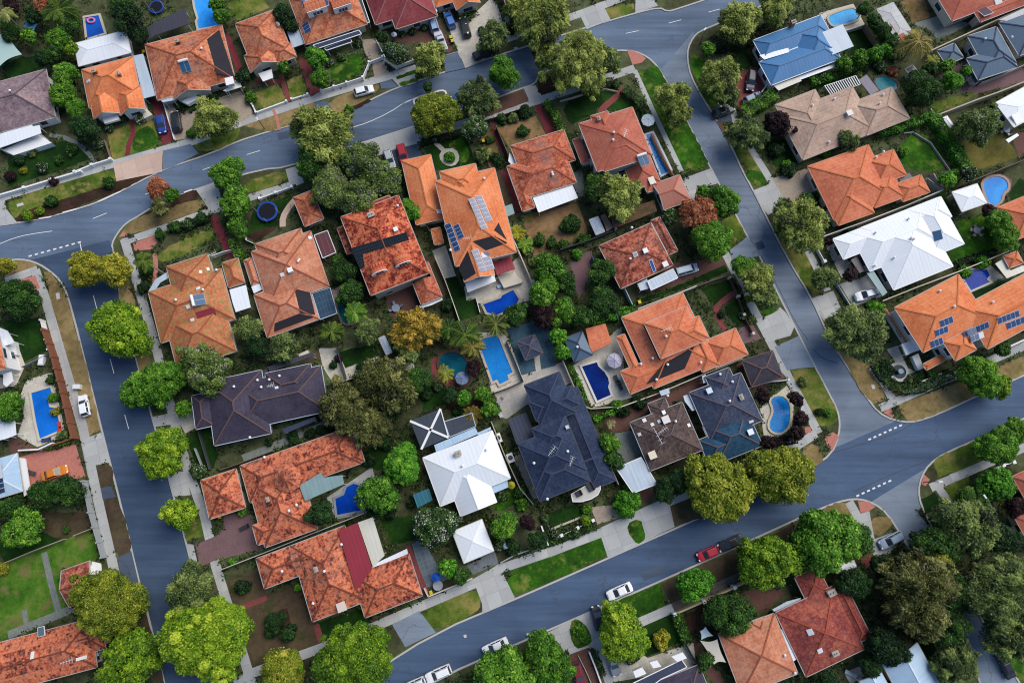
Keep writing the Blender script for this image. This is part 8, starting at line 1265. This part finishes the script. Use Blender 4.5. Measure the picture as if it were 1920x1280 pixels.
hedge(T(2, 3, 1270, 860, 1320, 900, 1360, 960), 1.6, .9, 'bright', 'leafy clipped planting on the drive island'); hedge(T(2, 3, 1410, 1060, 1440, 1130, 1480, 1230), 1.4, .8, 'flower', 'flowering strip between the drives'); hedge(T(0, 2, 330, 800, 450, 770, 550, 735), 1.0, .8, 'green', 'low green hedge below the brick-red wall'); hedge(T(4, 1, 1090, 700, 1200, 660, 1400, 600), 1.2, .9, 'deep', 'low dark hedge below the bright back lawn'); hedge(T(1, 2, 720, 830, 900, 770, 1020, 640), .9, 1.0, 'deep', 'thin dark hedge between purple and red roofs'); hedge(T(3, 1, 930, 790, 980, 880, 1060, 1100), .8, .8, 'flower', 'flowering strip inside the brick-piered fence'); hedge(T(3, 3, 140, 1060, 190, 1120), 1.6, .6, 'flower', 'small flowering bed on the forecourt'); hedge(T(2, 0, 405, 100, 460, 125, 525, 80), 1.8, .8, 'dark', 'clipped dark hedge in front of the small orange house'); hedge(T(0, 0, 1320, 770, 1400, 820, 1490, 760), 1.8, .8, 'dark', 'clipped dark hedge in front of the mottled red house')
# ================================================================== cars
CARL = [(302, 232, 3, 16, 'hatch', '#123a8c', 'deep blue hatchback parked on the deep red driveway'), (330, 228, -2, -15, 'suv', '#12161c', 'black off-roader parked on the grey-beige driveway'), (682, 170, 18, -5, 'hatch', '#e6e8ea', 'white hatchback parked on the dry verge by the top street'), (755, 290, 4, 14, 'suv', '#b3122c', 'bright red car nose-down on the dark drive by the bright orange house'), (730, 298, 4, 12, 'hatch', '#aab2b8', 'silver car half hidden under the lilac trees beside the red car'),
 (812, 44, -4, -13, 'suv', '#8fa9c8', 'pale blue car behind the silver utility on the dark red drive'), (826, 77, -6, -16, 'ute', '#c2c9d0', 'silver utility truck on the dark red driveway'), (843, 37, -5, -13, 'hatch', '#4e79c4', 'mid-blue hatchback on the cream driveway'), (872, 51, -4, -14, 'wagon', '#141a18', 'black wagon carrying a white surfboard on its roof'), (907, 99, 16, -6, 'sedan', '#16141c', 'black sedan under the weeping tree at the end of the cream driveway'), (869, 176, 16, -10, 'sedan', '#1e4f8e', 'blue sedan half hidden by the grey-olive tree on the top street'),
 (1408, 152, -2, 16, 'suv', '#1c2740', 'dark navy off-roader on the red brick driveway'), (1411, 184, 14, -6, 'hatch', '#6b7f9c', 'blue-grey hatchback by the conifer hedge'), (1357, 208, 16, -6, 'sedan', '#10201c', 'dark green sedan stopped on the right street crossover'), (1287, 506, 18, -5, 'van', '#a9bccb', 'silver-blue van on the brown brick side drive'), (1625, 552, -18, 5, 'suv', '#e4e8ee', 'white off-roader on the pale drive of the long white-roofed house'), (157, 760, -3, -16, 'hatch', '#f0f2f4', 'white hatchback on the dry verge of the left street'), (102, 886, 18, -6, 'sedan', '#d07a1e', 'orange car on the red paved forecourt'),
 (1328, 1037, -16, 7, 'hatch', '#b0102e', 'crimson red car parked at the kerb of the bottom street'), (1370, 1018, -16, 7, 'sedan', '#101218', 'black sedan parked in front of the crimson car'), (1162, 1108, -18, 8, 'sedan', '#eef0f2', 'white sedan parked above the lime green tree on the bottom street'), (929, 1212, -18, 8, 'sedan', '#e4e8ec', 'white sedan parked above the two mid green trees on the bottom street'), (822, 1263, -18, 8, 'suv', '#eef0f2', 'white wagon with dark sunroof near the bottom edge'), (774, 1286, -18, 8, 'suv', '#dfe3e6', 'white car cut by the bottom edge'),
 (1121, 1158, -3, -14, 'hatch', '#1c2430', 'dark blue-grey car half under the lime green tree on the pale drive'), (1150, 1240, 5, 16, 'sedan', '#7f8894', 'silver-grey sedan on the pale forecourt by the white parapets'), (1085, 1264, 5, 16, 'hatch', '#7e1020', 'dark red and black small car on the brown drive'), (1672, 1012, -16, 8, 'wagon', '#8fa4bc', 'silver-blue wagon on the concrete drive in the lower right'), (1885, 1245, -8, -16, 'sedan', '#15182c', 'dark navy sedan on the shaded street at the bottom right corner')]
for x, y, fx, fy, k, c, lb in CARL: car(x, y, fx, fy, k, c, '', label=lb)
q = P(874, 47, 1.62); r = P(877, 61, 1.62); o = MB(); d = (r-q).normalized(); sd = Vector((-d.y, d.x, 0)); L = 2.6; prof = [(-1, .0), (-.8, .2), (-.3, .29), (.3, .28), (.75, .18), (1, .02)]
pts = [q.lerp(r, .5)+d*a*L/2+sd*w for a, w in prof]+[q.lerp(r, .5)+d*a*L/2-sd*w for a, w in prof[::-1]]; o.prism([(p.x, p.y) for p in pts], 1.60, 1.67, bottom=True); o = o.build('surfboard', WHITE()); tag(o, 'white surfboard lying on the roof of the black wagon', 'surfboard')
for x, y, l, w_, lb in ((38, 384, 1.3, .6, 'pale utility cover in the long green verge'), (109, 555, .7, 1.3, 'pale utility cover on the dry verge along the left street'), (967, 91, .8, .5, 'small pale cover on the green verge at the top'), (1637, 725, .6, .8, 'small pale cover on the dry brown corner verge'), (1790, 893, 1.6, 1.3, 'pale square cover in the lower right footpath'), (246, 443, 1.2, .8, 'dark drain grate in the footpath corner'), (872, 1192, .5, .5, 'white manhole lid on the bottom street'), (990, 1189, .5, .5, 'white drain lid near the kerb of the bottom street')):
    p = P(x, y, .1); zc = ground_z(x, y)+.02; b = MB().box((p.x, p.y, zc), (l, w_, .03), rot=.3).box((p.x, p.y, zc+.02), (l*.8, w_*.75, .02), rot=.3); tag(b.build('utility_cover', DARKM() if 'dark' in lb else m_plain('cover_concrete', (.5, .51, .5), .8, .2)), lb, 'utility cover', 'covers set in verges and streets')
for x, y, lb in ((934, 821, 'white air conditioner unit beside the upper right wall of the white house'), (957, 858, 'white air conditioner unit beside the right wall of the white house')):
    p = P(x, y, .9); o = empty('air_conditioner', (p.x, p.y, .13)); ORG[o.name] = (0, 0, 0); o.rotation_euler = (0, 0, .35); MB().box((0, 0, .55), (1.2, 1.7, 1.0)).build('casing', WHITE(), o); MB().tube((0, 0, 1.055), (0, 0, 1.09), .45, n=16).build('fan_grille', DARKM(), o); tag(o, lb, 'air conditioner')
p = P(52, 978, 1.9); o = empty('clothes_line', (p.x, p.y, .13)); ORG[o.name] = (0, 0, 0); al = m_plain('aluminium', (.62, .62, .63), .4, .5); MB().tube((0, 0, 0), (0, 0, 1.9), .05, n=8).build('pole', al, o); mb = MB()
for k in range(4):
    a = .4+k*1.5708; b = a+1.5708
    mb.bar((0, 0, 1.9), (math.cos(a)*1.6, math.sin(a)*1.6, 2.0), .07, .05)
    for r in (.6, 1.1, 1.6): mb.bar((math.cos(a)*r, math.sin(a)*r, 1.99), (math.cos(b)*r, math.sin(b)*r, 1.99), .04, .02)
mb.build('line_frame', al, o); tag(o, 'white clothes line frame in the grassy yard at the left edge', 'clothes line')
# white arrow painted on the small dry plot, white drums on the verges
for x, y, w, l, lb in ((145, 725, 1.4, .9, 'white sack heap on the dry verge above the white hatchback'), (79, 675, 1.0, 2.0, 'white storage box beside the grey pool fence')):
    p = P(x, y, .5); b = MB(); b.box((p.x, p.y, .5), (w, l, .75)); b.box((p.x+.1, p.y, .93), (w*.8, l*.85, .12)); tag(b.build('storage_box', WHITE()), lb, 'box')
# ================================================================== undergrowth: what nobody could count
rng = np.random.default_rng(5); N = 90000; xy = np.stack([rng.uniform(-250, 2170, N), rng.uniform(-220, 1480, N)], 1); ok = np.ones(N, bool)
for s in SHEETS: ok &= ~inpoly(xy, s)
z = np.array([P(a, b, .1)[:] for a, b in xy[ok]]); xy = xy[ok]; ok = np.ones(len(z), bool)
for f in HOUSE_FOOT: ok &= ~inpoly(z[:, :2], f)
z = z[ok]; clump = np.sin(z[:, 0]*.31+1)*np.sin(z[:, 1]*.27)+.6*np.sin(z[:, 0]*.9)*np.sin(z[:, 1]*1.1+2)+rng.normal(0, .35, len(z)); z = z[clump > -.3]; n = len(z); K = 7
c = np.repeat(z, K, 0)+rng.normal(0, .30, (n*K, 3))*np.array([1, 1, .0]); c[:, 2] = .15+np.abs(rng.normal(.15, .22, n*K)); nn, a, b = leaf_frame(np.tile([0, 0, 1.], (n*K, 1)), .5, rng); sz = rng.uniform(.10, .26, (n*K, 1)); tn = np.clip(np.repeat(rng.normal(.36, .20, n), K)+rng.normal(0, .12, n*K), 0, 1)
um = m_leaf('undergrowth', '#121a08', '#2a4418', '#48682a', '#85924c'); o = bpy.data.objects.new('garden_undergrowth', quads('garden_undergrowth', um, c, a*sz, b*sz*.7, tn)); COL.objects.link(o); tag(o, 'low leafy undergrowth filling the garden beds between houses', 'undergrowth', None, 'stuff')
# grass tufts and fallen leaves along the verges keep the lawns from being flat sheets
finish_labels()
for o in bpy.data.objects:
    if len(str(o.get('label', '')).split()) > 16: print('LONG', o.name, o['label'])
# ================================================================== light
SUN_EL, SUN_AZ = math.radians(48), math.radians(50)      # azimuth measured clockwise from the top of the photo
w = bpy.data.worlds.new('World'); SC.world = w; w.use_nodes = True; nt = w.node_tree; nt.nodes.clear(); sk = nt.nodes.new('ShaderNodeTexSky'); sk.sky_type = 'NISHITA'; sk.sun_disc = False; sk.sun_elevation = SUN_EL; sk.sun_rotation = SUN_AZ; sk.altitude = 50; sk.air_density = 1.0; sk.dust_density = .8; sk.ozone_density = 1.6
bg = nt.nodes.new('ShaderNodeBackground'); bg.inputs[1].default_value = .15; wo = nt.nodes.new('ShaderNodeOutputWorld'); nt.links.new(sk.outputs[0], bg.inputs[0]); nt.links.new(bg.outputs[0], wo.inputs[0])
sl = bpy.data.lights.new('sun', 'SUN'); sl.energy = 3.75; sl.angle = math.radians(52); sl.color = (1, .92, .81); so = bpy.data.objects.new('sun', sl); COL.objects.link(so); so.rotation_euler = Vector((math.sin(SUN_AZ)*math.cos(SUN_EL), math.cos(SUN_AZ)*math.cos(SUN_EL), math.sin(SUN_EL))).to_track_quat('Z', 'Y').to_euler()
SC.view_settings.view_transform = 'Standard'; SC.view_settings.look = 'None'; SC.view_settings.exposure = 0; SC.view_settings.gamma = 1
SC.render.engine = 'CYCLES'; SC.cycles.use_denoising = True; SC.cycles.max_bounces = 6; SC.cycles.filter_width = 1.1
